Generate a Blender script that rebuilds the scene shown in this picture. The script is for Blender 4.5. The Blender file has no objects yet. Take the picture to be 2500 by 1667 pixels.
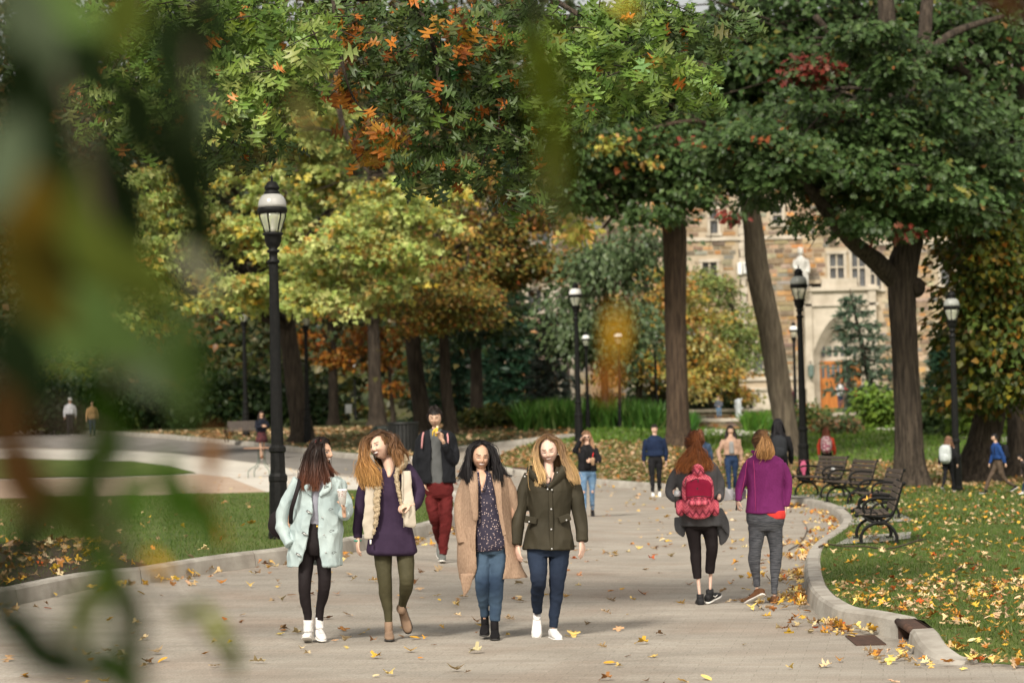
import bpy, bmesh, math, random
import numpy as np
from mathutils import Vector, Matrix
from mathutils.geometry import tessellate_polygon
R = math.radians
rng = np.random.default_rng(7)
random.seed(7)
SC = bpy.context.scene
COL = SC.collection

# ------------------------------------------------------------------ camera
F = 5903.0                       # focal length in pixels of the 2500 px wide photograph (85 mm)
CAMZ, PITCH, ROLL = 1.81, R(1.96), R(1.4)
_f = Vector((0, math.cos(PITCH), math.sin(PITCH)))
_u0 = Vector((0, -math.sin(PITCH), math.cos(PITCH)))
_r0 = Vector((1, 0, 0))
_r = _r0 * math.cos(ROLL) - _u0 * math.sin(ROLL)
_u = _u0 * math.cos(ROLL) + _r0 * math.sin(ROLL)
cam_data = bpy.data.cameras.new('camera')
cam = bpy.data.objects.new('camera', cam_data)
COL.objects.link(cam)
M = Matrix((( _r.x, _u.x, -_f.x, 0), (_r.y, _u.y, -_f.y, 0), (_r.z, _u.z, -_f.z, CAMZ), (0, 0, 0, 1)))
cam.matrix_world = M
cam_data.sensor_width = 36.0
cam_data.lens = 36.0 * F / 2500.0
cam_data.clip_start = 0.1
cam_data.clip_end = 2000
cam_data.dof.use_dof = True
cam_data.dof.focus_distance = 20.6
cam_data.dof.aperture_fstop = 2.8
SC.camera = cam

# ------------------------------------------------------------------ world and sun
SUN_EL, SUN_AZ = R(40), R(-28)         # behind the camera, a little to the left
world = bpy.data.worlds.new('World')
SC.world = world
world.use_nodes = True
wn = world.node_tree
sky = wn.nodes.new('ShaderNodeTexSky')
sky.sky_type = 'NISHITA'
sky.sun_disc = False
sky.sun_elevation = SUN_EL
sky.sun_rotation = math.pi + SUN_AZ
sky.dust_density = 4.0
sky.air_density = 1.0
hsv = wn.nodes.new('ShaderNodeHueSaturation')          # thin cloud veils the sky: much less blue
hsv.inputs['Saturation'].default_value = .30
veil = wn.nodes.new('ShaderNodeMix'); veil.data_type = 'RGBA'; veil.blend_type = 'MULTIPLY'; veil.inputs[0].default_value = 1
veil.inputs[7].default_value = (1.06, 1.0, .90, 1)
wn.links.new(sky.outputs[0], hsv.inputs['Color']); wn.links.new(hsv.outputs[0], veil.inputs[6])
wn.links.new(veil.outputs[2], wn.nodes['Background'].inputs[0])
wn.nodes['Background'].inputs[1].default_value = 0.10
sd = bpy.data.lights.new('sun', 'SUN')
sd.energy = 2.9
sd.angle = R(11.0)
sd.color = (1.0, 0.93, 0.82)
sun = bpy.data.objects.new('sun', sd)
COL.objects.link(sun)
# direction towards the sun
_sv = Vector((math.sin(SUN_AZ) * math.cos(SUN_EL), -math.cos(SUN_AZ) * math.cos(SUN_EL), math.sin(SUN_EL)))
sun.rotation_euler = _sv.to_track_quat('Z', 'Y').to_euler()
SC.view_settings.view_transform = 'Standard'
SC.view_settings.look = 'None'
SC.view_settings.gamma = 1
SC.view_settings.exposure = 0.68
SC.view_settings.use_curve_mapping = False
SC.cycles.use_denoising = True
SC.cycles.max_bounces = 6
SC.cycles.diffuse_bounces = 3
SC.cycles.glossy_bounces = 2
SC.cycles.transmission_bounces = 4
SC.cycles.transparent_max_bounces = 6
SC.render.film_transparent = False

# ------------------------------------------------------------------ photograph pixel <-> place
def ray(px, py):
    return _f * F + _r * (px - 1250.0) + _u * (833.5 - py)
def P(px, py, Y):
    d = ray(px, py)
    d = d * (Y / d.y)
    return Vector((d.x, d.y, d.z + CAMZ))
_YK = [-50, 0, 22, 28, 34, 50, 52, 58, 65, 76, 82, 95, 100, 131, 135, 200, 900]
_ZL = [0, 0, .05, .20, .26, .34, .36, .42, .50, .72, .86, 1.45, 1.55, 2.0, 2.05, 2.3, 2.3]
_ZM = [0, 0, 0, 0, 0, 0, .02, .08, .3, 1.08, 1.25, 1.6, 1.7, 2.12, 2.15, 2.3, 2.3]
_ZR = [0, 0, 0, 0, 0, 0, 0, -.06, -.1, .2, .5, 1.1, 1.3, 2.1, 2.15, 2.3, 2.3]
def tz(x, y):
    x = np.asarray(x, float); y = np.asarray(y, float)
    l, m, r = np.interp(y, _YK, _ZL), np.interp(y, _YK, _ZM), np.interp(y, _YK, _ZR)
    a = np.clip((x + 3) / 5.0, 0, 1); a = a * a * (3 - 2 * a)
    b = np.clip((x - 3) / 8.0, 0, 1); b = b * b * (3 - 2 * b)
    return (l * (1 - a) + m * a) * (1 - b) + r * b
_YS = np.concatenate([np.arange(8, 80, .03), np.arange(80, 400, .2)])
def hit(px, py, dz=0.0):
    d = ray(px, py); d = d / d.y
    z = CAMZ + d.z * _YS
    g = tz(d.x * _YS, _YS) + dz
    i = np.nonzero(z <= g)[0]
    k = i[0] if len(i) else len(_YS) - 1
    Y = float(_YS[k])
    return Vector((d.x * Y, Y, float(g[k])))
def gz(x, y): return float(tz(x, y))

# ------------------------------------------------------------------ names and properties
def tag(o, label=None, cat=None, group=None, kind=None):
    if label: o['label'] = label
    if cat: o['category'] = cat
    if group: o['group'] = group
    if kind: o['kind'] = kind
    return o
def empty(name, loc, label=None, cat=None, group=None, kind=None, rz=0.0, parent=None):
    o = bpy.data.objects.new(name, None)
    COL.objects.link(o)
    o.location = loc
    o.rotation_euler = (0, 0, rz)
    o.empty_display_size = .1
    if parent: o.parent = parent
    return tag(o, label, cat, group, kind)
def link(name, me, mat=None, parent=None, loc=(0, 0, 0)):
    o = bpy.data.objects.new(name, me)
    COL.objects.link(o)
    if mat is not None and not me.materials: me.materials.append(mat)
    if parent: o.parent = parent
    o.location = loc
    return o
def copy_tree(o, parent=None):
    c = o.copy(); COL.objects.link(c)
    if parent: c.parent = parent
    for ch in o.children: copy_tree(ch, c)
    return c
def npmesh(name, v, f, col=None, smooth=False):
    """f: (n,3) or (n,4) array, or list of faces"""
    me = bpy.data.meshes.new(name)
    v = np.asarray(v, np.float32).reshape(-1, 3)
    if isinstance(f, np.ndarray):
        k = f.shape[1]; nf = f.shape[0]
        me.vertices.add(len(v)); me.vertices.foreach_set('co', v.ravel())
        me.loops.add(nf * k); me.loops.foreach_set('vertex_index', f.astype(np.int32).ravel())
        me.polygons.add(nf); me.polygons.foreach_set('loop_start', np.arange(0, nf * k, k, dtype=np.int32))
        me.update(calc_edges=True)
    else:
        me.from_pydata([tuple(map(float, p)) for p in v], [], f)
        me.update()
    if col is not None:
        a = me.color_attributes.new('Col', 'FLOAT_COLOR', 'POINT')
        c = np.ones((len(v), 4), np.float32); c[:, :3] = col
        a.data.foreach_set('color', c.ravel())
    if smooth: me.polygons.foreach_set('use_smooth', np.ones(len(me.polygons), bool))
    return me

# ------------------------------------------------------------------ materials
def mat(name, c=(.5, .5, .5), c2=None, rough=.8, vs=6.0, bump=0.0, bs=60.0, metal=0.0, spec=.3, attr=False,
        trans=0.0, stretch=(1, 1, 1), dist=0.01, detail=4, contrast=(.35, .65), sss=0.0, sheen=0.0, bumptex='NOISE'):
    m = bpy.data.materials.new(name); m.use_nodes = True
    nt = m.node_tree; N = nt.nodes; L = nt.links
    b = N['Principled BSDF']; out = N['Material Output']
    b.inputs['Roughness'].default_value = rough
    b.inputs['Metallic'].default_value = metal
    b.inputs['Specular IOR Level'].default_value = spec
    if sss:
        b.inputs['Subsurface Weight'].default_value = sss
        b.inputs['Subsurface Radius'].default_value = (.012, .005, .003)
    if sheen: b.inputs['Sheen Weight'].default_value = sheen
    tc = N.new('ShaderNodeTexCoord'); mp = N.new('ShaderNodeMapping')
    mp.inputs['Scale'].default_value = stretch
    L.new(tc.outputs['Object'], mp.inputs[0])
    csock = None
    if attr:
        at = N.new('ShaderNodeAttribute'); at.attribute_name = 'Col'; csock = at.outputs['Color']
    if c2 is not None:
        no = N.new('ShaderNodeTexNoise'); no.inputs['Scale'].default_value = vs; no.inputs['Detail'].default_value = detail
        L.new(mp.outputs[0], no.inputs['Vector'])
        mr = N.new('ShaderNodeMapRange'); mr.inputs[1].default_value = contrast[0]; mr.inputs[2].default_value = contrast[1]
        L.new(no.outputs[0], mr.inputs[0])
        mx = N.new('ShaderNodeMix'); mx.data_type = 'RGBA'
        L.new(mr.outputs[0], mx.inputs[0])
        if attr:
            mx.blend_type = 'MULTIPLY'; L.new(csock, mx.inputs[6])
        else: mx.inputs[6].default_value = (*c, 1)
        mx.inputs[7].default_value = (*c2, 1)
        csock = mx.outputs[2]
    if csock is not None: L.new(csock, b.inputs['Base Color'])
    else: b.inputs['Base Color'].default_value = (*c, 1)
    if bump:
        if bumptex == 'NOISE':
            n2 = N.new('ShaderNodeTexNoise'); n2.inputs['Scale'].default_value = bs; n2.inputs['Detail'].default_value = 5
            bo = n2.outputs[0]
        elif bumptex == 'WAVE':
            n2 = N.new('ShaderNodeTexWave'); n2.inputs['Scale'].default_value = bs; n2.inputs['Distortion'].default_value = .6
            n2.bands_direction = 'Z'; bo = n2.outputs['Fac'] if 'Fac' in n2.outputs else n2.outputs[1]
        else:
            n2 = N.new('ShaderNodeTexVoronoi'); n2.inputs['Scale'].default_value = bs; bo = n2.outputs['Distance']
        L.new(mp.outputs[0], n2.inputs['Vector'])
        bp = N.new('ShaderNodeBump'); bp.inputs['Strength'].default_value = bump; bp.inputs['Distance'].default_value = dist
        L.new(bo, bp.inputs['Height']); L.new(bp.outputs[0], b.inputs['Normal'])
    if trans:
        tr = N.new('ShaderNodeBsdfTranslucent')
        if csock is not None: L.new(csock, tr.inputs['Color'])
        else: tr.inputs['Color'].default_value = (*c, 1)
        ms = N.new('ShaderNodeMixShader'); ms.inputs[0].default_value = trans
        L.new(b.outputs[0], ms.inputs[1]); L.new(tr.outputs[0], ms.inputs[2]); L.new(ms.outputs[0], out.inputs['Surface'])
    return m
def glass_mat(name, c=(.8, .85, .8), alpha=.35):
    m = bpy.data.materials.new(name); m.use_nodes = True
    nt = m.node_tree; N = nt.nodes; L = nt.links
    b = N['Principled BSDF']; b.inputs['Base Color'].default_value = (*c, 1); b.inputs['Roughness'].default_value = .1
    t = N.new('ShaderNodeBsdfTransparent'); ms = N.new('ShaderNodeMixShader'); ms.inputs[0].default_value = alpha
    L.new(t.outputs[0], ms.inputs[1]); L.new(b.outputs[0], ms.inputs[2]); L.new(ms.outputs[0], N['Material Output'].inputs['Surface'])
    return m
M_leaf = mat('leaf_green', attr=True, rough=.42, trans=.32, spec=.32)
M_leafn = mat('leaf_near', attr=True, rough=.9, trans=.35, spec=.03)
M_litter = mat('leaf_dry', attr=True, rough=.7, trans=.12, spec=.25)
M_bark = mat('bark', (.088, .068, .050), (.030, .023, .017), rough=.95, vs=4, bump=1, bs=9, stretch=(4, 4, .4), dist=.12, detail=6)
M_barkr = mat('bark_brown', (.105, .072, .047), (.042, .028, .019), rough=.95, vs=4, bump=1, bs=9, stretch=(4, 4, .35), dist=.10, detail=6)
M_bark2 = mat('bark_pale', (.155, .127, .090), (.075, .06, .044), rough=.95, vs=4, bump=1, bs=11, stretch=(4, 4, .4), dist=.08, detail=6)
M_twig = mat('twig_wood', (.06, .043, .03), rough=.9)
M_iron = mat('black_iron', (.006, .0065, .0065), (.011, .011, .0105), rough=.5, vs=20, bump=.15, bs=120, spec=.14)
M_conc = mat('kerb_concrete', (.40, .375, .33), (.27, .245, .21), rough=.9, vs=3.5, bump=.5, bs=45, dist=.01)

# ------------------------------------------------------------------ mesh buffer
def catmull(pts, sub):
    P_ = [np.array(p, float) for p in pts]
    if len(P_) < 3 or sub < 2:
        out = []
        for i in range(len(P_) - 1):
            for k in range(sub): out.append(P_[i] + (P_[i + 1] - P_[i]) * k / sub)
        return np.array(out + [P_[-1]])
    Q = [2 * P_[0] - P_[1]] + P_ + [2 * P_[-1] - P_[-2]]
    out = []
    for i in range(1, len(Q) - 2):
        p0, p1, p2, p3 = Q[i - 1:i + 3]
        for k in range(sub):
            t = k / sub
            out.append(.5 * ((2 * p1) + (-p0 + p2) * t + (2 * p0 - 5 * p1 + 4 * p2 - p3) * t * t + (-p0 + 3 * p1 - 3 * p2 + p3) * t ** 3))
    out.append(P_[-1])
    return np.array(out)
class MB:
    def __init__(s): s.v = []; s.f = []; s.n = 0
    def add(s, v, f):
        v = np.asarray(v, float).reshape(-1, 3)
        s.v.append(v); s.f += [tuple(i + s.n for i in q) for q in f]; s.n += len(v)
        return s
    def rings(s, rings, cap=True, closed=True):
        k = len(rings[0]); f = []
        for i in range(len(rings) - 1):
            for j in range(k if closed else k - 1):
                a, b = i * k + j, i * k + (j + 1) % k
                f.append((a, b, b + k, a + k))
        if cap:
            f.append(tuple(range(k))[::-1]); f.append(tuple((len(rings) - 1) * k + j for j in range(k)))
        return s.add(np.concatenate([np.asarray(r, float) for r in rings]), f)
    def tube(s, pts, r, n=10, sub=3, flat=1.0, flatdir=(0, 1, 0), cap=True):
        if np.isscalar(r): r = [r] * len(pts)
        q = catmull([tuple(p) + (rr,) for p, rr in zip(pts, r)], sub)
        c, rr = q[:, :3], q[:, 3]
        t = np.gradient(c, axis=0); t /= np.linalg.norm(t, axis=1)[:, None] + 1e-9
        fd = np.array(flatdir, float)
        rings = []; prev = None
        for i in range(len(c)):
            a = fd if prev is None else prev
            b = a - t[i] * a.dot(t[i])
            if np.linalg.norm(b) < 1e-3: b = np.array((1., 0, 0)) - t[i] * t[i][0]
            b /= np.linalg.norm(b); prev = b
            e = np.cross(t[i], b)
            an = np.linspace(0, 2 * np.pi, n, endpoint=False)
            rings.append(c[i] + np.outer(np.cos(an), b) * rr[i] * flat + np.outer(np.sin(an), e) * rr[i])
        return s.rings(rings, cap)
    def ell(s, c, r, nu=14, nv=10, rot=None):
        r = (r, r, r) if np.isscalar(r) else r
        th = np.linspace(0, np.pi, nv + 1)[1:-1]; ph = np.linspace(0, 2 * np.pi, nu, endpoint=False)
        v = [(0, 0, 1)] + [(math.sin(a) * math.cos(b), math.sin(a) * math.sin(b), math.cos(a)) for a in th for b in ph] + [(0, 0, -1)]
        v = np.array(v) * np.array(r)
        if rot is not None: v = v @ np.array(rot).T
        f = [(0, 1 + j, 1 + (j + 1) % nu) for j in range(nu)]
        for i in range(nv - 2):
            for j in range(nu):
                a, b = 1 + i * nu + j, 1 + i * nu + (j + 1) % nu
                f.append((a, a + nu, b + nu, b))
        L_ = len(v) - 1; o = 1 + (nv - 2) * nu
        f += [(L_, o + (j + 1) % nu, o + j) for j in range(nu)]
        return s.add(v + np.array(c), f)
    def box(s, c, h, rot=None, taper=1.0):
        """centre, half sizes"""
        v = np.array([(x, y, z) for z in (-1, 1) for y in (-1, 1) for x in (-1, 1)], float)
        v[4:, :2] *= taper
        v = v * np.array(h)
        if rot is not None: v = v @ np.array(rot).T
        return s.add(v + np.array(c), [(0, 2, 3, 1), (4, 5, 7, 6), (0, 1, 5, 4), (2, 6, 7, 3), (0, 4, 6, 2), (1, 3, 7, 5)])
    def lathe(s, prof, n=16, c=(0, 0, 0), flute=0):
        an = np.linspace(0, 2 * np.pi, n, endpoint=False)
        rings = [np.c_[np.cos(an) * r, np.sin(an) * r, np.full(n, z)] + np.array(c) for r, z in prof]
        if flute:
            for k, (r, z) in enumerate(prof):
                m_ = 1 - flute * (np.arange(n) % 2)
                rings[k][:, 0] = np.cos(an) * r * m_ + c[0]; rings[k][:, 1] = np.sin(an) * r * m_ + c[1]
        return s.rings(rings)
    def arrays(s): return np.concatenate(s.v), s.f
    def obj(s, name, m, parent=None, smooth=True, voxel=0, relax=0, wrinkle=None, bevel=0, loc=(0, 0, 0), col=None):
        v, f = s.arrays()
        if voxel: v, f = remesh(v, f, voxel, relax)
        if wrinkle: v = wrinkled(v, f, *wrinkle)
        me = npmesh(name, v, f if isinstance(f, np.ndarray) else f, col=col, smooth=smooth)
        o = link(name, me, m, parent, loc)
        if bevel:
            bm = bmesh.new(); bm.from_mesh(me)
            bmesh.ops.bevel(bm, geom=[e for e in bm.edges if e.calc_face_angle(0) > .6], offset=bevel, segments=1, affect='EDGES')
            bm.to_mesh(me); bm.free()
        return o
_dg = None
def remesh(v, f, voxel, relax=2):
    me = bpy.data.meshes.new('tmp'); me.from_pydata([tuple(p) for p in v], [], f); me.update()
    o = bpy.data.objects.new('tmp', me); COL.objects.link(o)
    md = o.modifiers.new('r', 'REMESH'); md.mode = 'VOXEL'; md.voxel_size = voxel
    if relax:
        sm = o.modifiers.new('s', 'SMOOTH'); sm.iterations = relax; sm.factor = .5
    dg = bpy.context.evaluated_depsgraph_get()
    ev = o.evaluated_get(dg); em = ev.to_mesh()
    nv = len(em.vertices); vv = np.empty(nv * 3, np.float32); em.vertices.foreach_get('co', vv)
    ff = np.empty(len(em.polygons) * 4, np.int32)
    n4 = sum(1 for _ in range(0))
    em.polygons.foreach_get('vertices', ff) if len(em.loops) == len(em.polygons) * 4 else None
    if len(em.loops) != len(em.polygons) * 4:
        ffl = [tuple(p.vertices) for p in em.polygons]
    else: ffl = ff.reshape(-1, 4)
    ev.to_mesh_clear()
    bpy.data.objects.remove(o); bpy.data.meshes.remove(me)
    return vv.reshape(-1, 3).copy(), ffl
def vnormals(v, f):
    v = np.asarray(v, float)
    f = f if isinstance(f, np.ndarray) else np.array([q[:4] if len(q) >= 4 else (*q, q[-1]) for q in f])
    n = np.cross(v[f[:, 2]] - v[f[:, 0]], v[f[:, 3 if f.shape[1] > 3 else 1]] - v[f[:, 1]])
    vn = np.zeros_like(v)
    for k in range(f.shape[1]): np.add.at(vn, f[:, k], n)
    return vn / (np.linalg.norm(vn, axis=1)[:, None] + 1e-9)
def pnoise(v, sc, seed=0, octaves=3):
    """cheap smooth pseudo noise from warped sines"""
    r_ = np.random.default_rng(seed); out = 0; amp = 1
    p = np.asarray(v, float) * np.array(sc)
    for o in range(octaves):
        for _ in range(3):
            d = r_.normal(size=3); d /= np.linalg.norm(d); ph = r_.uniform(0, 6.28, 4)
            w = p + .35 * np.sin(p[:, [1, 2, 0]] * 1.3 + ph[:3])
            out = out + amp * np.sin(w @ d * 2 + ph[3]) / 3
        p = p * 1.9; amp *= .55
    return out
def wrinkled(v, f, amp, sc, seed=1):
    n = vnormals(v, f)
    a = pnoise(v, [q * .9 for q in sc], seed, 2); b = pnoise(v, [q * 1.9 for q in sc], seed + 50, 2)
    w = (1 - np.abs(a) * 1.5) * .9 + (1 - np.abs(b) * 1.6) * .45
    w = np.clip(w, -1.2, 1.2) - .35
    return v + n * (w * amp * 1.35)[:, None]

# ------------------------------------------------------------------ leaves by the thousand
def _leaf(outline, fold=.25, droop=.25):
    """outline: half (x,y) list from base to tip; returns verts, tris"""
    v = []; f = []
    for x, y in outline: v.append((0, y, -droop * y * y))
    k = len(outline)
    for sx in (1, -1):
        base = len(v)
        for x, y in outline: v.append((sx * x, y, fold * x - droop * y * y))
        for i in range(k - 1):
            a, b, c, d = i, i + 1, base + i + 1, base + i
            if outline[i][0] > 1e-6: f.append((a, d, c) if sx > 0 else (a, c, d))
            if True: f.append((a, c, b) if sx > 0 else (a, b, c))
    return np.array(v, float), np.array(f)
OAK = _leaf([(.012, 0), (.02, .12), (.16, .16), (.42, .13), (.26, .32), (.10, .38), (.14, .46), (.62, .56), (.36, .68), (.13, .66), (.17, .76), (.30, 1.0), (.09, .90), (.0, 1.14)], .22, .25)
OAKS = _leaf([(.02, 0), (.12, .15), (.38, .22), (.10, .36), (.52, .58), (.12, .62), (.32, .90), (.0, 1.05)], .22, .25)
MAPLE = _leaf([(0.0, 0), (.30, -.06), (.14, .14), (.50, .22), (.52, .50), (.28, .46), (.20, .62), (.16, .72), (.0, 1.0)], .35, .15)
OVAL = _leaf([(0, 0), (.2, .15), (.28, .42), (.2, .72), (0, 1.0)], .2, .2)
DIAM = (np.array([(0, 0, 0), (.36, .45, .1), (0, 1, -.2), (-.36, .45, .1), (0, .5, 0)], float), np.array([(0, 1, 4), (1, 2, 4), (2, 3, 4), (3, 0, 4)]))
NEED = (np.array([(-.07, 0, 0), (.07, 0, 0), (0, 1, 0), ], float), np.array([(0, 1, 2)]))
BLADE = (np.array([(-.05, 0, 0), (.05, 0, 0), (0.02, 1, .25), ], float), np.array([(0, 1, 2)]))
def basis(d, up):
    """rows of matrices with y axis = d, z axis ~ up; d, up (N,3)"""
    d = d / (np.linalg.norm(d, axis=1)[:, None] + 1e-9)
    x = np.cross(d, up); x /= np.linalg.norm(x, axis=1)[:, None] + 1e-9
    z = np.cross(x, d)
    return np.stack([x, d, z], axis=2)
def scatter_mesh(name, tmpl, pos, B, size, col):
    tv, tf = tmpl; n = len(pos); k = len(tv)
    v = np.einsum('nij,kj->nki', B, tv) * size[:, None, None] + pos[:, None, :]
    f = (tf[None] + (np.arange(n) * k)[:, None, None]).reshape(-1, 3)
    return npmesh(name, v.reshape(-1, 3), f, col=np.repeat(col, k, axis=0))
def srgb(h):
    h = h.lstrip('#'); c = [int(h[i:i + 2], 16) / 255 for i in (0, 2, 4)]
    return tuple(((x + .055) / 1.055) ** 2.4 if x > .04 else x / 12.92 for x in c)
def pick(pal, n, r_=rng):
    """pal: list of (weight, (r,g,b)); values are base colours"""
    w = np.array([p[0] for p in pal], float); w /= w.sum()
    c = np.array([p[1] for p in pal])[r_.choice(len(pal), n, p=w)]
    return c * r_.uniform(.72, 1.3, (n, 1)) * r_.uniform(.92, 1.08, (n, 3))
def crown_points(blobs, ntwig, per, spread=.3, shell=.5, layer=.45, group=14, sr=1.0):
    """blobs: (x,y,z,rx,ry,rz[,w]); leaves gathered in flat sprays with gaps between; returns positions, outward dirs, twig ids, twig tips"""
    w = np.array([(b[6] if len(b) > 6 else 1) * (b[3] * b[5]) for b in blobs]); w /= w.sum()
    ns = max(1, ntwig // group); ntwig = ns * group
    bi = rng.choice(len(blobs), ns, p=w)
    B = np.array([b[:6] for b in blobs])[bi]
    d = rng.normal(size=(ns, 3)); d /= np.linalg.norm(d, axis=1)[:, None]
    r = rng.uniform(shell ** 3, 1, ns) ** (1 / 3)
    r *= 1 + .15 * rng.normal(size=ns)
    sp = B[:, :3] + d * r[:, None] * B[:, 3:6] * .92
    rad = np.minimum(sr, B[:, 5] * .75) * rng.uniform(.6, 1.3, ns)
    sp = np.repeat(sp, group, axis=0); ds = np.repeat(d, group, axis=0); rr = np.repeat(rad, group)
    a = rng.uniform(0, 6.283, ntwig); q = np.sqrt(rng.uniform(0, 1, ntwig)) * rr
    to = np.c_[np.cos(a) * q, np.sin(a) * q, -.55 * q * q / rr + rng.normal(size=ntwig) * .06 * rr - .25 * (np.cos(a) * ds[:, 0] + np.sin(a) * ds[:, 1]) * q]
    tw = sp + to
    tp = np.repeat(tw, per, axis=0); dd = np.repeat(ds * .6 + to / rr[:, None] * .8, per, axis=0)
    off = rng.normal(size=tp.shape) * spread * .8; off[:, 2] *= layer * .8
    tp = tp + off
    return tp, dd + off / spread * .5, np.repeat(np.arange(ntwig), per), tw
def leaf_basis(dirs, droop=.5, tilt=.55):
    n = len(dirs)
    d = dirs.copy(); d[:, 2] = d[:, 2] * .4 - droop * rng.uniform(.2, 1.2, n)
    d += rng.normal(size=d.shape) * .5
    up = np.tile((0, -.35, 1.0), (n, 1)) + rng.normal(size=d.shape) * tilt
    return basis(d, up)
# ================================================================== ground
def world_line(pts, dz=0.0, sub=4):
    w = [tuple(hit(x, y, dz)) for x, y in pts]
    return catmull(w, sub) if sub > 1 else np.array(w)
def drape(name, poly, m, dz, step=2.0, label=None, kind='structure'):
    """poly: (n,2) world outline; a sheet laid on the terrain dz above it"""
    bm = bmesh.new()
    vs = [bm.verts.new((p[0], p[1], 0)) for p in poly]
    f = bm.faces.new(vs)
    bmesh.ops.triangulate(bm, faces=[f])
    xs = [p[0] for p in poly]; ys = [p[1] for p in poly]
    for a0, a1, ax in ((min(xs), max(xs), 0), (min(ys), max(ys), 1)):
        t = math.ceil(a0 / step) * step
        while t < a1:
            st = step if (ax == 1 and t < 100) or (ax == 0 and abs(t) < 20) else step * 4
            co = [0, 0, 0]; co[ax] = t; no = [0, 0, 0]; no[ax] = 1
            bmesh.ops.bisect_plane(bm, geom=bm.verts[:] + bm.edges[:] + bm.faces[:], plane_co=co, plane_no=no, dist=1e-5)
            t += st
    for v in bm.verts: v.co.z = gz(v.co.x, v.co.y) + (dz(v.co.x, v.co.y) if callable(dz) else dz)
    for f in bm.faces:
        if f.normal.z < 0: f.normal_flip()
    bmesh.ops.recalc_face_normals(bm, faces=bm.faces)
    if sum(f.normal.z for f in bm.faces) < 0:
        for f in bm.faces: f.normal_flip()
    me = bpy.data.meshes.new(name); bm.to_mesh(me); bm.free()
    o = link(name, me, m)
    tag(o, label, kind=kind)
    return o
def inside(poly, x, y):
    poly = np.asarray(poly)[:, :2]; c = np.zeros(len(x), bool)
    x1, y1 = poly[:, 0], poly[:, 1]; x2, y2 = np.roll(x1, -1), np.roll(y1, -1)
    for a, b, c2, d in zip(x1, y1, x2, y2):
        k = ((b > y) != (d > y)) & (x < (c2 - a) * (y - b) / (d - b + 1e-12) + a)
        c ^= k
    return c
# --- materials of the ground
def paving_mat():
    m = mat('grey_paving', (.39, .36, .315), (.30, .275, .238), rough=.85, vs=.9, bump=.6, bs=70, dist=.008, detail=8, contrast=(.3, .7))
    nt = m.node_tree; N = nt.nodes; L = nt.links; b = N['Principled BSDF']
    old = b.inputs['Base Color'].links[0].from_socket
    br = N.new('ShaderNodeTexBrick'); br.inputs['Scale'].default_value = 1.0
    br.inputs['Brick Width'].default_value = .30; br.inputs['Row Height'].default_value = .15; br.inputs['Mortar Size'].default_value = .004
    br.inputs['Color1'].default_value = (1, .985, .96, 1); br.inputs['Color2'].default_value = (.90, .86, .82, 1); br.inputs['Mortar'].default_value = (.66, .63, .58, 1)
    br.inputs['Mortar Smooth'].default_value = .6; br.inputs['Bias'].default_value = -.1
    tc = N.new('ShaderNodeTexCoord'); mp = N.new('ShaderNodeMapping'); mp.inputs['Rotation'].default_value = (0, 0, R(9))
    L.new(tc.outputs['Object'], mp.inputs[0]); L.new(mp.outputs[0], br.inputs['Vector'])
    mx = N.new('ShaderNodeMix'); mx.data_type = 'RGBA'; mx.blend_type = 'MULTIPLY'; mx.inputs[0].default_value = .9
    L.new(old, mx.inputs[6]); L.new(br.outputs['Color'], mx.inputs[7])
    # reddish worn patches and dark grit
    n2 = N.new('ShaderNodeTexNoise'); n2.inputs['Scale'].default_value = .55; n2.inputs['Detail'].default_value = 7
    L.new(tc.outputs['Object'], n2.inputs['Vector'])
    mr = N.new('ShaderNodeMapRange'); mr.inputs[1].default_value = .5; mr.inputs[2].default_value = .72; mr.inputs[4].default_value = .55
    L.new(n2.outputs[0], mr.inputs[0])
    m3 = N.new('ShaderNodeMix'); m3.data_type = 'RGBA'; m3.blend_type = 'MULTIPLY'
    L.new(mr.outputs[0], m3.inputs[0]); L.new(mx.outputs[2], m3.inputs[6]); m3.inputs[7].default_value = (.82, .66, .58, 1)
    n3 = N.new('ShaderNodeTexNoise'); n3.inputs['Scale'].default_value = 60; n3.inputs['Detail'].default_value = 3
    L.new(tc.outputs['Object'], n3.inputs['Vector'])
    mr3 = N.new('ShaderNodeMapRange'); mr3.inputs[1].default_value = .35; mr3.inputs[2].default_value = .7; mr3.inputs[3].default_value = .78; mr3.inputs[4].default_value = 1.15
    L.new(n3.outputs[0], mr3.inputs[0])
    m4 = N.new('ShaderNodeVectorMath'); m4.operation = 'SCALE'
    L.new(m3.outputs[2], m4.inputs[0]); L.new(mr3.outputs[0], m4.inputs['Scale'])
    n5 = N.new('ShaderNodeTexNoise'); n5.inputs['Scale'].default_value = 1.0; n5.inputs['Detail'].default_value = 6
    mp5 = N.new('ShaderNodeMapping'); mp5.inputs['Scale'].default_value = (.9, 2.2, 1); mp5.inputs['Rotation'].default_value = (0, 0, R(6))
    L.new(tc.outputs['Object'], mp5.inputs[0]); L.new(mp5.outputs[0], n5.inputs['Vector'])
    mr5 = N.new('ShaderNodeMapRange'); mr5.inputs[1].default_value = .35; mr5.inputs[2].default_value = .68; mr5.inputs[3].default_value = .90; mr5.inputs[4].default_value = 1.06
    L.new(n5.outputs[0], mr5.inputs[0])
    m6 = N.new('ShaderNodeVectorMath'); m6.operation = 'SCALE'
    L.new(m4.outputs[0], m6.inputs[0]); L.new(mr5.outputs[0], m6.inputs['Scale'])
    L.new(m6.outputs[0], b.inputs['Base Color'])
    return m
M_pave = paving_mat()
M_grass = mat('lawn_turf', (.065, .10, .018), (.10, .13, .03), rough=.9, vs=1.3, bump=.6, bs=60, dist=.03, detail=8)
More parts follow.
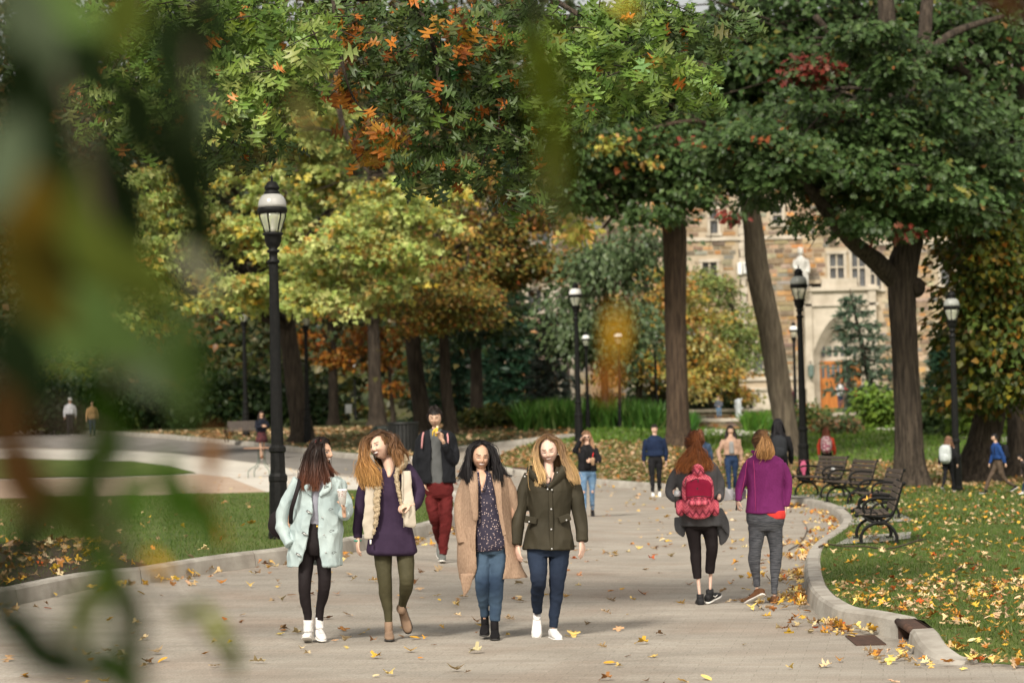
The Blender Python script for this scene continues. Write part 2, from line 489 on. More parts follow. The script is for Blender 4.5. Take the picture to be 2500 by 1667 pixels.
M_soil = mat('park_floor', (.10, .085, .035), (.055, .085, .018), rough=.95, vs=.35, bump=.6, bs=20, dist=.05, detail=8)
M_mulch = mat('mulch', (.035, .024, .018), (.07, .045, .032), rough=.95, vs=30, bump=.9, bs=60, dist=.03)
M_white = mat('pale_concrete', (.55, .52, .46), (.47, .44, .39), rough=.85, vs=1, bump=.2, bs=60)
M_tan = mat('tan_concrete', (.43, .33, .25), (.36, .27, .2), rough=.85, vs=1, bump=.2, bs=60)
M_asph = mat('grey_asphalt', (.21, .195, .18), (.15, .14, .125), rough=.9, vs=1.2, bump=.4, bs=90)
M_pad = mat('slab_concrete', (.33, .32, .29), (.25, .24, .21), rough=.9, vs=4, bump=.4, bs=70)

KH = .16
# base sheet, far larger than the view
gx = np.concatenate([np.linspace(-600, -40, 12), np.linspace(-36, 40, 39), np.linspace(60, 600, 12)])
gy = np.concatenate([[-60, -20], np.arange(0, 150, 2.0), np.linspace(160, 900, 16)])
GX, GY = np.meshgrid(gx, gy)
GZ = tz(GX, GY) - .05
idx = np.arange(GX.size).reshape(GX.shape)
gf = np.stack([idx[:-1, :-1], idx[:-1, 1:], idx[1:, 1:], idx[1:, :-1]], -1).reshape(-1, 4)
ground = link('ground', npmesh('ground', np.stack([GX, GY, GZ], -1), gf, smooth=True), M_soil)
tag(ground, 'park ground of thin grass and leaf litter', kind='structure')

# kerb lines (foot of the face on the path side), traced on the ground
kr = world_line([(1926, 1231), (1960, 1236), (1996, 1245), (2026, 1256), (2046, 1272), (2055, 1288), (2050, 1302), (2030, 1319), (1996, 1343), (1972, 1370), (1963, 1405), (1968, 1458), (1994, 1498), (2042, 1530), (2110, 1542), (2187, 1559)])
kr2 = world_line([(2216, 1584), (2236, 1602), (2258, 1612), (2290, 1620), (2349, 1624)], sub=3)
kf = world_line([(1203, 1141), (1207, 1148), (1222, 1154), (1260, 1160), (1310, 1167), (1380, 1176), (1460, 1185), (1560, 1193), (1650, 1200), (1760, 1207), (1860, 1217), (1926, 1231)])
kl = world_line([(-260, 1540), (-60, 1497), (0, 1486), (215, 1440), (367, 1423), (440, 1411), (607, 1385), (700, 1374), (836, 1352), (920, 1336), (1015, 1315), (1075, 1298), (1109, 1284), (1128, 1268), (1133, 1250), (1118, 1228), (1090, 1215)])
kfar = world_line([(-200, 1062), (-50, 1060), (180, 1058), (343, 1066), (480, 1078), (598, 1088), (698, 1100), (790, 1112), (864, 1120), (940, 1125), (1010, 1126), (1070, 1119), (1110, 1108), (1140, 1100), (1200, 1092), (1317, 1079), (1420, 1070)])
kside = world_line([(1420, 1078), (1330, 1090), (1250, 1106), (1212, 1120), (1203, 1132), (1203, 1141)], sub=3)

def offset(line, w):
    """offset to the left of travel by w"""
    t = np.gradient(line[:, :2], axis=0); t /= np.linalg.norm(t, axis=1)[:, None] + 1e-9
    n = np.c_[-t[:, 1], t[:, 0]]
    o = line.copy(); o[:, :2] += n * w
    return o
kerbs = empty('kerb', (0, 0, 0), 'pale concrete kerb edging the paved paths', kind='structure')
def kerb(line, w, h=KH, seg=2.4, taper_end=0, hgt=None):
    s_ = np.r_[0, np.cumsum(np.linalg.norm(np.diff(line[:, :2], axis=0), axis=1))]
    n = max(1, round(s_[-1] / seg)); L_ = s_[-1] / n
    for k in range(n):
        a, b = k * L_ + (.006 if k else 0), (k + 1) * L_ - (.006 if k < n - 1 else 0)
        ss = np.unique(np.r_[a, s_[(s_ > a) & (s_ < b)], b])
        l = np.c_[np.interp(ss, s_, line[:, 0]), np.interp(ss, s_, line[:, 1])]
        # smooth normals from the whole line
        t = np.gradient(line[:, :2], axis=0); t /= np.linalg.norm(t, axis=1)[:, None] + 1e-9
        tx = np.c_[np.interp(ss, s_, t[:, 0]), np.interp(ss, s_, t[:, 1])]
        nn = np.c_[-tx[:, 1], tx[:, 0]] * np.sign(w)
        rings = []
        jit = random.uniform(-.006, .006)
        for p, q, sv in zip(l, nn, ss):
            z0 = gz(*p)
            hh = (h + jit) * (1 - max(0, (sv - (s_[-1] - taper_end)) / taper_end) * .85 if taper_end else 1)
            W = abs(w)
            prof = [(0, -.08), (0, 0), (.012, hh * .55), (.022, hh - .025), (.045, hh), (W - .02, hh + .004), (W, hh - .015), (W, -.08)]
            rings.append([(p[0] + q[0] * u_, p[1] + q[1] * u_, z0 + z_) for u_, z_ in prof])
        MB().rings(rings).obj('kerb_segment', M_conc, kerbs, smooth=False)
KW = .19
kerb(kf, KW); kerb(kr, KW); kerb(kr2, .22, taper_end=1.2); kerb(kl, KW, h=.18); kerb(kfar, KW); kerb(kside, KW)
gh = lambda x, y: tuple(hit(x, y))
pave = [(-60, 5), (22, 5), (22, 118), (-60, 118)]
drape('paved_path', pave, M_pave, 0.0, label='wide grey paved path curving through the park')
lawnL = [tuple(p) for p in offset(kl, KW)] + [gh(1000, 1213), gh(830, 1214), gh(665, 1219), gh(333, 1228), gh(-200, 1238)]
drape('lawn', lawnL, M_grass, .165, label='mown lawn tongue in front of the first lamp post')
a_ = gh(1420, 1078)
endx = gh(2700, 1640)
lawnR = ([tuple(p) for p in offset(kside, KW)] + [tuple(p) for p in offset(kf, KW)[1:]] + [tuple(p) for p in offset(kr, KW)[1:]]
         + [(gh(2245, 1575)[0] + .12, gh(2245, 1575)[1] + .5, 0)] + [tuple(p) for p in offset(kr2, .22)] + [endx, (60, endx[1] - 2), (60, 170), (a_[0] * 2, 170)])
_e0, _e1 = np.array(offset(kr2, .22)[-1][:2]), np.array(endx[:2])
def lawn_dz(x, y):
    p = np.array([x, y]); d = _e1 - _e0; L_ = np.linalg.norm(d); d = d / L_
    t = (p - _e0) @ d; q = _e0 + d * np.clip(t, 0, L_)
    r_ = np.linalg.norm(p - q)
    return .004 + .146 * min(1, r_ / 1.2)
drape('lawn', lawnR, M_grass, lawn_dz, label='lawn with yellow leaves behind the curved kerb and benches')
b_ = gh(1420, 1070)
lawnF = [tuple(p) for p in offset(kfar, KW)] + [(b_[0] * 2, 169), (-60, 169), (-60, kfar[0][1])]
drape('lawn', lawnF, M_soil, .15, label='leaf covered lawn beyond the far kerb')
# pale and tan slabs, asphalt lane at the left
wh = [gh(*p) for p in [(-200, 1093), (310, 1101), (420, 1108), (532, 1119), (665, 1136), (731, 1149), (860, 1166), (1000, 1183), (1110, 1198), (1118, 1212), (1000, 1214), (665, 1222), (333, 1230), (-200, 1238)]]
drape('pale_pavement', wh, M_white, .006, label='pale concrete pavement band')
asph = [tuple(p) for p in kfar[:40:2]] + [gh(*p) for p in [(860, 1155), (731, 1146), (665, 1134), (532, 1117), (420, 1106), (310, 1099), (-200, 1090)]]
asph = [gh(*p) for p in [(-200, 1063), (180, 1059), (343, 1067), (480, 1079), (598, 1089), (698, 1101), (790, 1113), (864, 1121), (940, 1126), (1000, 1127), (960, 1150), (860, 1158), (731, 1146), (665, 1134), (532, 1117), (420, 1106), (310, 1099), (-200, 1090)]]
drape('asphalt_lane', asph, M_asph, .004, label='grey asphalt lane behind the pale pavement')
tan = [gh(*p) for p in [(-200, 1176), (333, 1166), (490, 1158), (560, 1165), (690, 1216), (665, 1221), (333, 1230), (-200, 1240)]]
drape('tan_pavement', tan, M_tan, .012, label='tan concrete slab beside the lawn')
wedge = [gh(*p) for p in [(-200, 1118), (316, 1127), (400, 1138), (480, 1156), (400, 1161), (330, 1164), (-200, 1173)]]
drape('grass_wedge', wedge, M_grass, .03, label='small wedge of grass between pale and tan pavement')
# mulch bed near left
mul = [gh(*p) for p in [(-260, 1480), (0, 1440), (150, 1410), (270, 1385), (300, 1400), (180, 1425), (60, 1446), (0, 1462), (-260, 1510)]]
mulw = [gh(*p) for p in [(-260, 1400), (0, 1360), (180, 1345), (290, 1360), (300, 1400)]] + [tuple(p) for p in offset(kl, KW + .02)[18:0:-1]]
drape('mulch_bed', mulw, M_mulch, .18, label='dark mulch bed behind the kerb', kind='structure')
# pale paths far behind
def path_on_lawn(name, pts, dz, m, label):
    drape(name, [tuple(hit(x, y, .15)) for x, y in pts], m, dz, label=label)
path_on_lawn('far_path', [(2140, 1048), (2260, 1056), (2380, 1072), (2600, 1092), (2600, 1075), (2380, 1058), (2260, 1044), (2140, 1040)], .165, M_white, 'pale path crossing the far lawn')
path_on_lawn('far_path', [(1700, 1062), (1900, 1052), (1990, 1050), (1990, 1041), (1850, 1041), (1700, 1048)], .165, M_white, 'pale paving in front of the fountain')
# bench pads
for k, q in enumerate([[(2040, 1331), (2075, 1312), (2225, 1300), (2222, 1316), (2150, 1325)], [(2078, 1282), (2083, 1266), (2200, 1256), (2233, 1272), (2160, 1277)], [(2036, 1240), (2070, 1232), (2155, 1224), (2160, 1236), (2070, 1243)], [(1926, 1214), (1960, 1209), (2075, 1203), (2078, 1208), (1984, 1219)]]):
    drape('bench_slab', [tuple(hit(x, y, .15)) for x, y in q], M_pad, .165, label='concrete slab under a park bench')

# ------------------------------------------------------------------ curb inlet and plate
M_rust = mat('brown_steel', (.085, .045, .03), (.05, .03, .022), rough=.75, vs=14, bump=.3, bs=60)
a, b2 = kr[-1] + np.array([.02, 0, 0]), kr2[0] + np.array([.04, 0, 0])
def inlet(pa, pb, lab, grate=True):
    pa, pb = np.array(pa)[:2], np.array(pb)[:2]
    mid = (pa + pb) / 2; d = pb - pa; w = np.linalg.norm(d); d /= w; n = np.array([-d[1], d[0]])
    if n[0] < 0: n = -n
    z = gz(*mid)
    root = empty('storm_drain', (mid[0], mid[1], z), lab, 'storm drain')
    rot = np.array([[d[0], n[0], 0], [d[1], n[1], 0], [0, 0, 1]])
    MB().tube([(*(-d * w * .5), .138), (*(d * w * .5), .138)], .028, n=12, sub=1).obj('hood_edge', M_rust, root)
    MB().box((*(n * .07), .148), (w / 2, .07, .012), rot).obj('hood', M_rust, root, smooth=False)
    MB().box((*(n * .135), .03), (w / 2, .01, .13), rot).obj('back_plate', M_rust, root, smooth=False)
    for s_ in (-1, 1): MB().box((*(n * .07 + d * s_ * w * .49), .04), (.012, .07, .09), rot).obj('side_plate', M_rust, root, smooth=False)
    if grate:
        MB().box((*(-n * .28 - d * w * .35), .006), (w * .45, .12, .005), rot).obj('cover_plate', M_rust, root, smooth=False)
    return root
inlet(a, b2, 'brown steel storm drain set in the kerb gap at the lower right')
q1, q2 = hit(1253, 1157), hit(1300, 1161)
ro = empty('storm_drain', q1, 'small brown drain hood in the kerb behind the olive jacket woman', 'storm drain')
MB().tube([(0, -.06, .14), (q2.x - q1.x, q2.y - q1.y - .06, .14)], .05, n=10, sub=1).obj('hood_edge', M_rust, ro)
MB().box(((q2.x - q1.x) / 2, (q2.y - q1.y) / 2 - .05, .06), ((q2.x - q1.x) / 2, .04, .06)).obj('opening', mat('drain_shade', (.02, .015, .012)), ro, smooth=False)  # solid box, its dark colour paints the shade inside the drain mouth
# ================================================================== stone hall behind the trees
M_mortar = mat('mortar', (.42, .35, .26), (.34, .28, .2), rough=.95, vs=2)
M_stone = mat('wall_stone', attr=True, c2=(.72, .7, .68), rough=.9, vs=5, bump=.5, bs=7, dist=.04)
M_lime = mat('limestone', (.50, .445, .37), (.37, .325, .26), rough=.85, vs=1.4, bump=.25, bs=12, dist=.03)
M_pane = mat('window_glass', (.05, .055, .06), (.12, .13, .14), rough=.12, vs=1.2, spec=.6)
M_lead = mat('leading', (.09, .085, .08), rough=.6)
M_oakd = mat('orange_oak_door', (.42, .155, .035), (.30, .10, .02), rough=.5, vs=2, stretch=(6, 6, .6), bump=.2, bs=8)
STONES = [(4, (.34, .255, .165)), (3, (.27, .20, .13)), (2, (.42, .26, .12)), (2, (.40, .33, .24)), (2, (.21, .17, .13)), (1.2, (.46, .23, .09)), (1.3, (.25, .24, .21)), (1, (.16, .12, .09))]
BY = 136.0
def FX(px, py=800, Y=BY): return P(px, py, Y).x
def FZ(px, py, Y=BY): return P(px, py, Y).z
hall = empty('stone_hall', (FX(2000), BY, 2.1), 'long brown sandstone hall with limestone portal and orange doors', 'building')
HB = Vector(hall.location)
def rectpx(x0, y0, x1, y1, Y=BY):
    cx, cy = (x0 + x1) / 2, (y0 + y1) / 2; c = P(cx, cy, Y); s_ = F / Y
    return [c.x - abs(x1 - x0) / 2 / s_, c.z - abs(y1 - y0) / 2 / s_, c.x + abs(x1 - x0) / 2 / s_, c.z + abs(y1 - y0) / 2 / s_]
holes = []
def bx(o, x0, z0, x1, z1, yf, depth, name, m, bevel=0):
    """box in world x, z with its front face at y = yf"""
    b = MB().box(((x0 + x1) / 2, yf + depth / 2, (z0 + z1) / 2) - np.array(o_loc(o)), ((x1 - x0) / 2, depth / 2, (z1 - z0) / 2))
    return b.obj(name, m, o, smooth=False, bevel=bevel)
def o_loc(o):
    v = Vector(o.location); p = o.parent
    while p: v += Vector(p.location); p = p.parent
    return v
def stone_field(x0, z0, x1, z1, yf, holes, hmin=.2, hmax=.34):
    out = []
    z = z0
    while z < z1:
        h = random.uniform(hmin, hmax); x = x0 - random.uniform(0, .4)
        while x < x1:
            w = random.uniform(.28, .8) * (1.15 if h > .28 else 1)
            a, b, c, d = x, z, min(x + w, x1), min(z + h, z1)
            if not any(a < H[2] and c > H[0] and b < H[3] and d > H[1] for H in holes) and c - a > .06:
                if h > .27 and random.random() < .25:
                    out.append((a, b, c, b + h / 2)); out.append((a, b + h / 2, c, d))
                else: out.append((a, b, c, d))
            x += w
        z += h
    return out
def stones_mesh(L_, yf, o, name, m=M_stone, pal=STONES, gap=.022):
    v = []; f = []; cols = pick(pal, len(L_)); c8 = []
    for k, (a, b, c, d) in enumerate(L_):
        pr = random.uniform(.015, .06); g = gap / 2; e = .02
        base = len(v); j = lambda: random.uniform(-.008, .008)
        v += [(a + g + j(), yf + .02, b + g), (c - g + j(), yf + .02, b + g), (c - g, yf + .02, d - g + j()), (a + g, yf + .02, d - g),
              (a + g + e, yf - pr, b + g + e), (c - g - e, yf - pr + j(), b + g + e), (c - g - e, yf - pr + j(), d - g - e), (a + g + e, yf - pr + j(), d - g - e)]
        f += [(base + 4, base + 5, base + 6, base + 7)] + [(base + i, base + (i + 1) % 4, base + 4 + (i + 1) % 4, base + 4 + i) for i in range(4)]
        c8 += [cols[k]] * 8
    v = np.array(v) - np.array(o_loc(o))
    return link(name, npmesh(name, v, f, col=np.array(c8)), m, o)
def window(o, r, yf, nx=2, nz=2, fr=.14, mull=.09, arch=False, label=None):
    """stone framed window with leaded panes; r = x0,z0,x1,z1 of the opening"""
    x0, z0, x1, z1 = r; L0 = np.array(o_loc(o))
    b = MB(); F_ = lambda a, c_, d, e, y0, dep: b.box(((a + d) / 2 - L0[0], y0 + dep / 2 - L0[1], (c_ + e) / 2 - L0[2]), ((d - a) / 2, dep / 2, (e - c_) / 2))
    F_(x0 - fr, z0, x0, z1, yf - .08, .3); F_(x1, z0, x1 + fr, z1, yf - .08, .3)
    F_(x0 - fr - .05, z1, x1 + fr + .05, z1 + fr * 1.3, yf - .11, .33)
    F_(x0 - fr - .08, z0 - fr * 1.1, x1 + fr + .08, z0, yf - .16, .4)
    w = b.obj('window', M_lime, o, smooth=False)
    if label: w['label'] = label
    loc0 = o_loc(w)
    dx, dz_ = (x1 - x0) / nx, (z1 - z0) / nz
    for i in range(1, nx): bx(w, x0 + i * dx - mull / 2, z0 + .002, x0 + i * dx + mull / 2, z1 - .002, yf + .0, .12, 'mullion', M_lime)
    for j in range(1, nz): bx(w, x0 + .002, z0 + j * dz_ * 1.15 - mull / 2, x1 - .002, z0 + j * dz_ * 1.15 + mull / 2, yf - .015, .14, 'transom', M_lime)
    for i in range(nx):
        for j in range(nz):
            za = z0 + (j * dz_ * 1.15 if j else 0); zb = z1 if j == nz - 1 else z0 + (j + 1) * dz_ * 1.15
            bx(w, x0 + i * dx, za, x0 + (i + 1) * dx, zb, yf + .16, .02, 'pane', M_pane)
    lb = MB(); k = 1
    X = x0 + .0
    while X < x1:
        lb.box((X - loc0.x, yf + .15 - loc0.y, (z0 + z1) / 2 - loc0.z), (.008, .005, (z1 - z0) / 2)); X += .16
    Z = z0 + .1
    while Z < z1:
        lb.box(((x0 + x1) / 2 - loc0.x, yf + .152 - loc0.y, Z - loc0.z), ((x1 - x0) / 2, .005, .008)); Z += .22
    lb.obj('leading', M_lead, w, smooth=False)
    holes.append((x0 - fr, z0 - fr * 1.1, x1 + fr, z1 + fr * 1.3))
    return w
wspecs = [((1733, 512, 1752, 570), 1, 2), ((1886, 506, 1909, 547), 1, 2), ((1715, 640, 1750, 685), 2, 1), ((2026, 620, 2060, 695), 2, 2), ((2080, 616, 2112, 703), 2, 2),
          ((2125, 640, 2150, 705), 2, 2), ((2296, 612, 2317, 695), 1, 2), ((1840, 840, 1862, 905), 1, 2), ((2300, 860, 2330, 930), 1, 2), ((2150, 470, 2175, 540), 2, 2), ((2296, 430, 2320, 500), 1, 2),
          ((2400, 620, 2430, 700), 2, 2), ((1790, 340, 1815, 400), 2, 2), ((2020, 300, 2060, 380), 2, 2), ((2420, 300, 2450, 380), 2, 2), ((1640, 640, 1665, 700), 2, 2)]
for r, nx, nz in wspecs: window(hall, rectpx(*r), BY, nx, nz)
# portal
pc = P(2050, 900, BY); s43 = F / BY
pX0, pX1 = FX(1962), FX(2140); pZ0, pZ1 = FZ(2050, 1003), FZ(2050, 706)
holes.append((pX0, pZ0 - 1, pX1, pZ1 + .35))
cx = (FX(2000) + FX(2102)) / 2; hw = (FX(2102) - FX(2000)) / 2; spring = FZ(2050, 868)
portal = MB(); L0 = np.array(HB)
def prism(outline, y0, y1):
    """outline list of (x,z) -> extruded ring mesh"""
    n = len(outline)
    return [[(x - L0[0], y0 - L0[1], z - L0[2]) for x, z in outline], [(x - L0[0], y1 - L0[1], z - L0[2]) for x, z in outline]]
def archpts(w, zs, z0, rise, n=10):
    """pointed arch outline from left foot to right foot"""
    L_ = [(cx - w, z0), (cx - w, zs)]
    for k in range(1, n): t = k / n; L_.append((cx - w * (1 - t) ** .9 * math.cos(t * .35), zs + rise * math.sin(t * math.pi / 2) ** .95))
    L_.append((cx, zs + rise))
    for k in range(n - 1, 0, -1): t = k / n; L_.append((cx + w * (1 - t) ** .9 * math.cos(t * .35), zs + rise * math.sin(t * math.pi / 2) ** .95))
    return L_ + [(cx + w, zs), (cx + w, z0)]
def arch_band(win, wout, y0, y1, name, zs=spring):
    a = archpts(win, zs, pZ0, win * 1.35); b = archpts(wout, zs, pZ0, wout * 1.35); n = len(a)
    v = []; f = []
    for L_, y in ((a, y0), (b, y0), (b, y1), (a, y1)):
        v += [(x - L0[0], y - L0[1], z - L0[2]) for x, z in L_]
    for i in range(n - 1):
        f += [(i, i + 1, n + i + 1, n + i), (n + i, n + i + 1, 2 * n + i + 1, 2 * n + i), (3 * n + i, 3 * n + i + 1, i + 1, i)]
    return link(name, npmesh(name, v, f), M_lime, hall)
w_ = hw
for k in range(4): arch_band(w_ + k * .13, w_ + (k + 1) * .13 - .02, BY + .35 - k * .15, BY + .9, 'archivolt')
aw = w_ + 4 * .13
# spandrel wall around the arch
a = archpts(aw - .04, spring, pZ0, (aw - .04) * 1.35); v = []; f = []
top = [(pX0, pZ0)] + [(pX0, pZ1)] * 0
n = len(a)
out = []
for (x, z) in a:
    if x <= cx - aw + .1 and z < spring + .01: out.append((pX0, z))
    elif x >= cx + aw - .1 and z < spring + .01: out.append((pX1, z))
    else: out.append((pX0 + (pX1 - pX0) * (x - (cx - aw)) / (2 * aw), pZ1))
for L_, y in ((a, BY - .22), (out, BY - .22), (out, BY + .3)):
    v += [(x - L0[0], y - L0[1], z - L0[2]) for x, z in L_]
for i in range(n - 1): f += [(i, i + 1, n + i + 1, n + i), (n + i, n + i + 1, 2 * n + i + 1, 2 * n + i)]
link('portal_face', npmesh('portal_face', v, f), M_lime, hall)
bx(hall, pX0 - .15, pZ1 - .1, pX1 + .15, pZ1 + .12, BY - .42, .6, 'ledge', M_lime)
bx(hall, pX0 - .1, pZ1 - .95, pX1 + .1, pZ1 - .80, BY - .34, .3, 'string_course', M_lime)
bx(hall, cx - 1.0, pZ1 + .125, cx + 1.0, pZ1 + .6, BY - .3, .4, 'parapet', M_lime)
for sx in (pX0 + .25, pX1 - .25): bx(hall, sx - .22, pZ0, sx + .22, pZ1 + .2, BY - .34, .2, 'buttress', M_lime, bevel=.03)
# inside the arch: tympanum, doors
dz1 = FZ(2050, 880)
bx(hall, cx - hw, dz1, cx + hw, spring + hw * 1.2, BY + .8, .1, 'tympanum', M_lime)
tr = MB()
for i in range(6):
    tr.box((cx - hw * .75 + i * hw * .3 - L0[0], BY + .77 - L0[1], dz1 + .55 - L0[2]), (.10, .02, .28))
tr.obj('tympanum_glass', M_pane, hall, smooth=False)
door = None
for sx in (-1, 1):
    xa, xb = (cx - hw, cx - .02 - .35) if sx < 0 else (cx + .02, cx + hw)
    if sx < 0: xb = cx + .12
    else: xa = cx + .62
    d = bx(hall, xa, pZ0 + .01, xb, dz1, BY + .55, .09, 'door', M_oakd)
    d['label'] = 'open orange oak door leaf'
    nb = 4; wd = (xb - xa)
    for i in range(nb): bx(d, xa + .08 + i * (wd - .16) / nb + .05, dz1 - .95, xa + .08 + (i + 1) * (wd - .16) / nb - .05, dz1 - .22, BY + .54, .02, 'pane', M_pane)
    for z_ in (pZ0 + .08, pZ0 + 1.0, pZ0 + 1.45):
        bx(d, xa + .1, z_, xb - .1, z_ + .1, BY + .53, .03, 'rail', M_oakd)
    for i in range(nb + 1): bx(d, xa + .05 + i * (wd - .14) / nb - .02, pZ0 + .2, xa + .05 + i * (wd - .14) / nb + .03, pZ0 + .98, BY + .535, .02, 'stile', M_oakd)
    bx(d, xa + .15, pZ0 + 1.12, xa + wd * .8, pZ0 + 1.2, BY + .515, .03, 'strap_hinge', M_iron)
bx(hall, cx + .12, pZ0, cx + .62, dz1, BY + .9, .05, 'doorway', mat('interior_shade', (.02, .015, .012)))  # near-black sheet paints in the shade of the interior between the leaves
# string courses
for (a_, b_2, y) in ((1600, 1962, 583), (2140, 2560, 590), (1600, 1962, 927)):
    z = FZ((a_ + b_2) / 2, y)
    bx(hall, FX(a_), z - .1, FX(b_2), z + .1, BY - .13, .3, 'string_course', M_lime); holes.append((FX(a_), z - .1, FX(b_2), z + .1))
xa, xb = FX(1824), FX(1960); z1_ = FZ(1890, 955)
bx(hall, xa, 1.9, xb, z1_, BY - .35, .5, 'plinth', M_lime); bx(hall, xa - .1, z1_ + .001, xb + .05, z1_ + .22, BY - .45, .55, 'plinth_cap', M_lime, bevel=.05)
holes.append((xa, 0, xb, z1_ + .22))
# quoins at the offset
for k in range(28):
    z = 4.6 + k * .42; w2 = .28 if k % 2 else .42
    bx(hall, FX(1818) - w2 / 2, z, FX(1818) + w2 / 2, z + .40, BY - .09, .2, 'quoin', M_lime, bevel=.015)
holes.append((FX(1818) - .21, 4.6, FX(1818) + .21, 16.3))
# wall backing and stones
X0, X1 = FX(1560), FX(2640)
def wall_back(o, x0, z0, x1, z1, y, hs, nm='wall'):
    xs = sorted({x0, x1, *[min(max(h[0], x0), x1) for h in hs], *[min(max(h[2], x0), x1) for h in hs]}); b = MB(); L_ = np.array(o_loc(o))
    for a, c in zip(xs[:-1], xs[1:]):
        if c - a < 1e-4: continue
        m_ = (a + c) / 2; iv = sorted([(h[1], h[3]) for h in hs if h[0] < m_ < h[2]]); z = z0
        for p, q in iv:
            if p > z: b.box(((a + c) / 2 - L_[0], y + .2 - L_[1], (z + p) / 2 - L_[2]), ((c - a) / 2, .2, (p - z) / 2))
            z = max(z, q)
        if z < z1: b.box(((a + c) / 2 - L_[0], y + .2 - L_[1], (z + z1) / 2 - L_[2]), ((c - a) / 2, .2, (z1 - z) / 2))
    return b.obj(nm, M_mortar, o, smooth=False)
wall = wall_back(hall, X0, 1.5, X1, 24, BY, holes)
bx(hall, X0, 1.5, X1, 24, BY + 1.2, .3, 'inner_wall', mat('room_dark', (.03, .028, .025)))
bx(hall, X0 - .2, 24.001, X1, 24.5, BY - .3, 12, 'roof', mat('slate', (.12, .12, .13)))
SF = stone_field(X0, 1.6, X1, 24, BY, holes)
def keyv(q):
    x, z = (q[0] + q[2]) / 2, (q[1] + q[3]) / 2
    px = 1250 + (x / BY) * F; py = 1018 - (z - CAMZ) * s43
    vis = 1 if (1730 < px < 1960 and 585 < py < 820) or (1980 < px < 2130 and 570 < py < 630) or (1930 < px < 2030 and 585 < py < 700) or (2260 < px < 2300 and 560 < py < 900) else 0
    return -(vis * 10 + (q[2] - q[0]) * (q[3] - q[1]))
SF.sort(key=keyv)
for q in SF[:290]: stones_mesh([q], BY, wall, 'stone')
st = stones_mesh(SF[290:], BY, wall, 'stonework'); st['kind'] = 'stuff'
# quatrefoil wall lantern, air units
lan = MB().tube([(0, 0, .35), (0, 0, .28), (0, 0, -.3), (0, 0, -.45)], [.05, .19, .17, .04], n=8, sub=1)
o = lan.obj('wall_lantern', mat('bronze_green', (.14, .19, .17), rough=.5, metal=.3), None, smooth=False, loc=P(1980, 905, BY - .6))
tag(o, 'grey green hanging lantern beside the orange doors', 'lantern')
MB().box((0, .15, .5), (.03, .15, .03)).obj('bracket', M_iron, o, smooth=False)
for k, (x, y) in enumerate(((1806, 656), (1823, 654))):
    o = MB().box((0, 0, 0), (.13 if k == 0 else .2, .12, .34)).obj('air_unit', mat('white_box', (.72, .72, .7)), None, smooth=False, loc=P(x, y, BY - .2), bevel=.03)
    tag(o, 'slim white box fixed to the stone wall' if k == 0 else 'wide white slatted box fixed to the stone wall', 'air unit')
    if k:
        for j in range(5): MB().box((0, -.125, -.22 + j * .1), (.16, .008, .02)).obj('vent_slat', mat('vent_grey', (.35, .36, .38)) if j == 0 else bpy.data.materials['vent_grey'], o, smooth=False)
# statue on a bracket
sp = P(1957, 706, BY - .55)
stt = empty('statue', sp, 'white stone statue of a robed figure on the hall front', 'statue')
Mst = mat('white_stone', (.52, .51, .48), (.40, .39, .37), rough=.7, vs=4)
b = MB()
b.tube([(0, 0, .0), (0, 0, .5), (0, 0, 1.1), (0, 0, 1.6), (0, 0, 1.82)], [.30, .33, .28, .33, .16], n=14, flat=.8)
b.tube([(-.3, 0, 1.65), (-.4, -.05, 1.3), (-.25, -.25, 1.1)], [.11, .1, .07]); b.tube([(.3, 0, 1.65), (.42, -.02, 1.25), (.38, -.12, .9)], [.12, .11, .1])
b.tube([(.28, 0, 1.0), (.3, 0, .5), (.26, 0, 0)], [.14, .12, .1]); b.ell((0, 0, 2.1), (.17, .19, .22)); b.tube([(0, 0, 1.8), (0, 0, 2.0)], .09); b.tube([(0, 0, 2.25), (0, 0, 2.36)], [.2, .12])
b.obj('figure', Mst, stt, voxel=.035, relax=2)
MB().lathe([(.3, -.02), (.38, -.03), (.34, -.2), (.12, -.6)], 12).obj('bracket', M_lime, stt)

# left wing, farther back
WY = 152.0
wing = empty('stone_wing', (FX(1330, Y=WY), WY, 2.1), 'far wing of the hall with mullioned windows seen between conifers', 'building')
holes2 = []
keep = holes; holes = holes2
window(wing, rectpx(1290, 707, 1341, 760, WY), WY, 3, 1, mull=.16)
window(wing, rectpx(1368, 708, 1400, 757, WY), WY, 2, 1, mull=.16)
window(wing, rectpx(1300, 560, 1341, 640, WY), WY, 2, 2, mull=.16)
holes = keep
zt = FZ(1350, 765, WY)
bx(wing, FX(1343, Y=WY), zt, FX(1366, Y=WY), zt + 1.75, WY - .25, .3, 'pier', M_lime, bevel=.05)
d0 = rectpx(1364, 811, 1401, 1000, WY)
bx(wing, d0[0], 2, d0[0] + .25, d0[3], WY - .2, .4, 'door_surround', M_lime); bx(wing, d0[2] - .25, 2, d0[2], d0[3], WY - .2, .4, 'door_surround', M_lime)
bx(wing, d0[0] - .1, d0[3], d0[2] + .1, d0[3] + .3, WY - .25, .4, 'door_head', M_lime); bx(wing, d0[0] + .25, 2, d0[2] - .25, d0[3], WY + .1, .1, 'door', mat('dark_door', (.05, .035, .03)))
holes2.append((d0[0], 0, d0[2], d0[3] + .3)); holes2.append((FX(1343, Y=WY), zt, FX(1366, Y=WY), zt + 1.75))
W0, W1 = FX(1150, Y=WY), FX(1600, Y=WY)
ww = wall_back(wing, W0, 1.5, W1, 18, WY, holes2)
ws = stones_mesh(stone_field(W0, 1.6, W1, 17.9, WY, holes2, .3, .42), WY, wing, 'stonework'); ws['kind'] = 'stuff'
bx(wing, W0, 18.001, W1, 18.5, WY - .2, 10, 'roof', bpy.data.materials['slate'])

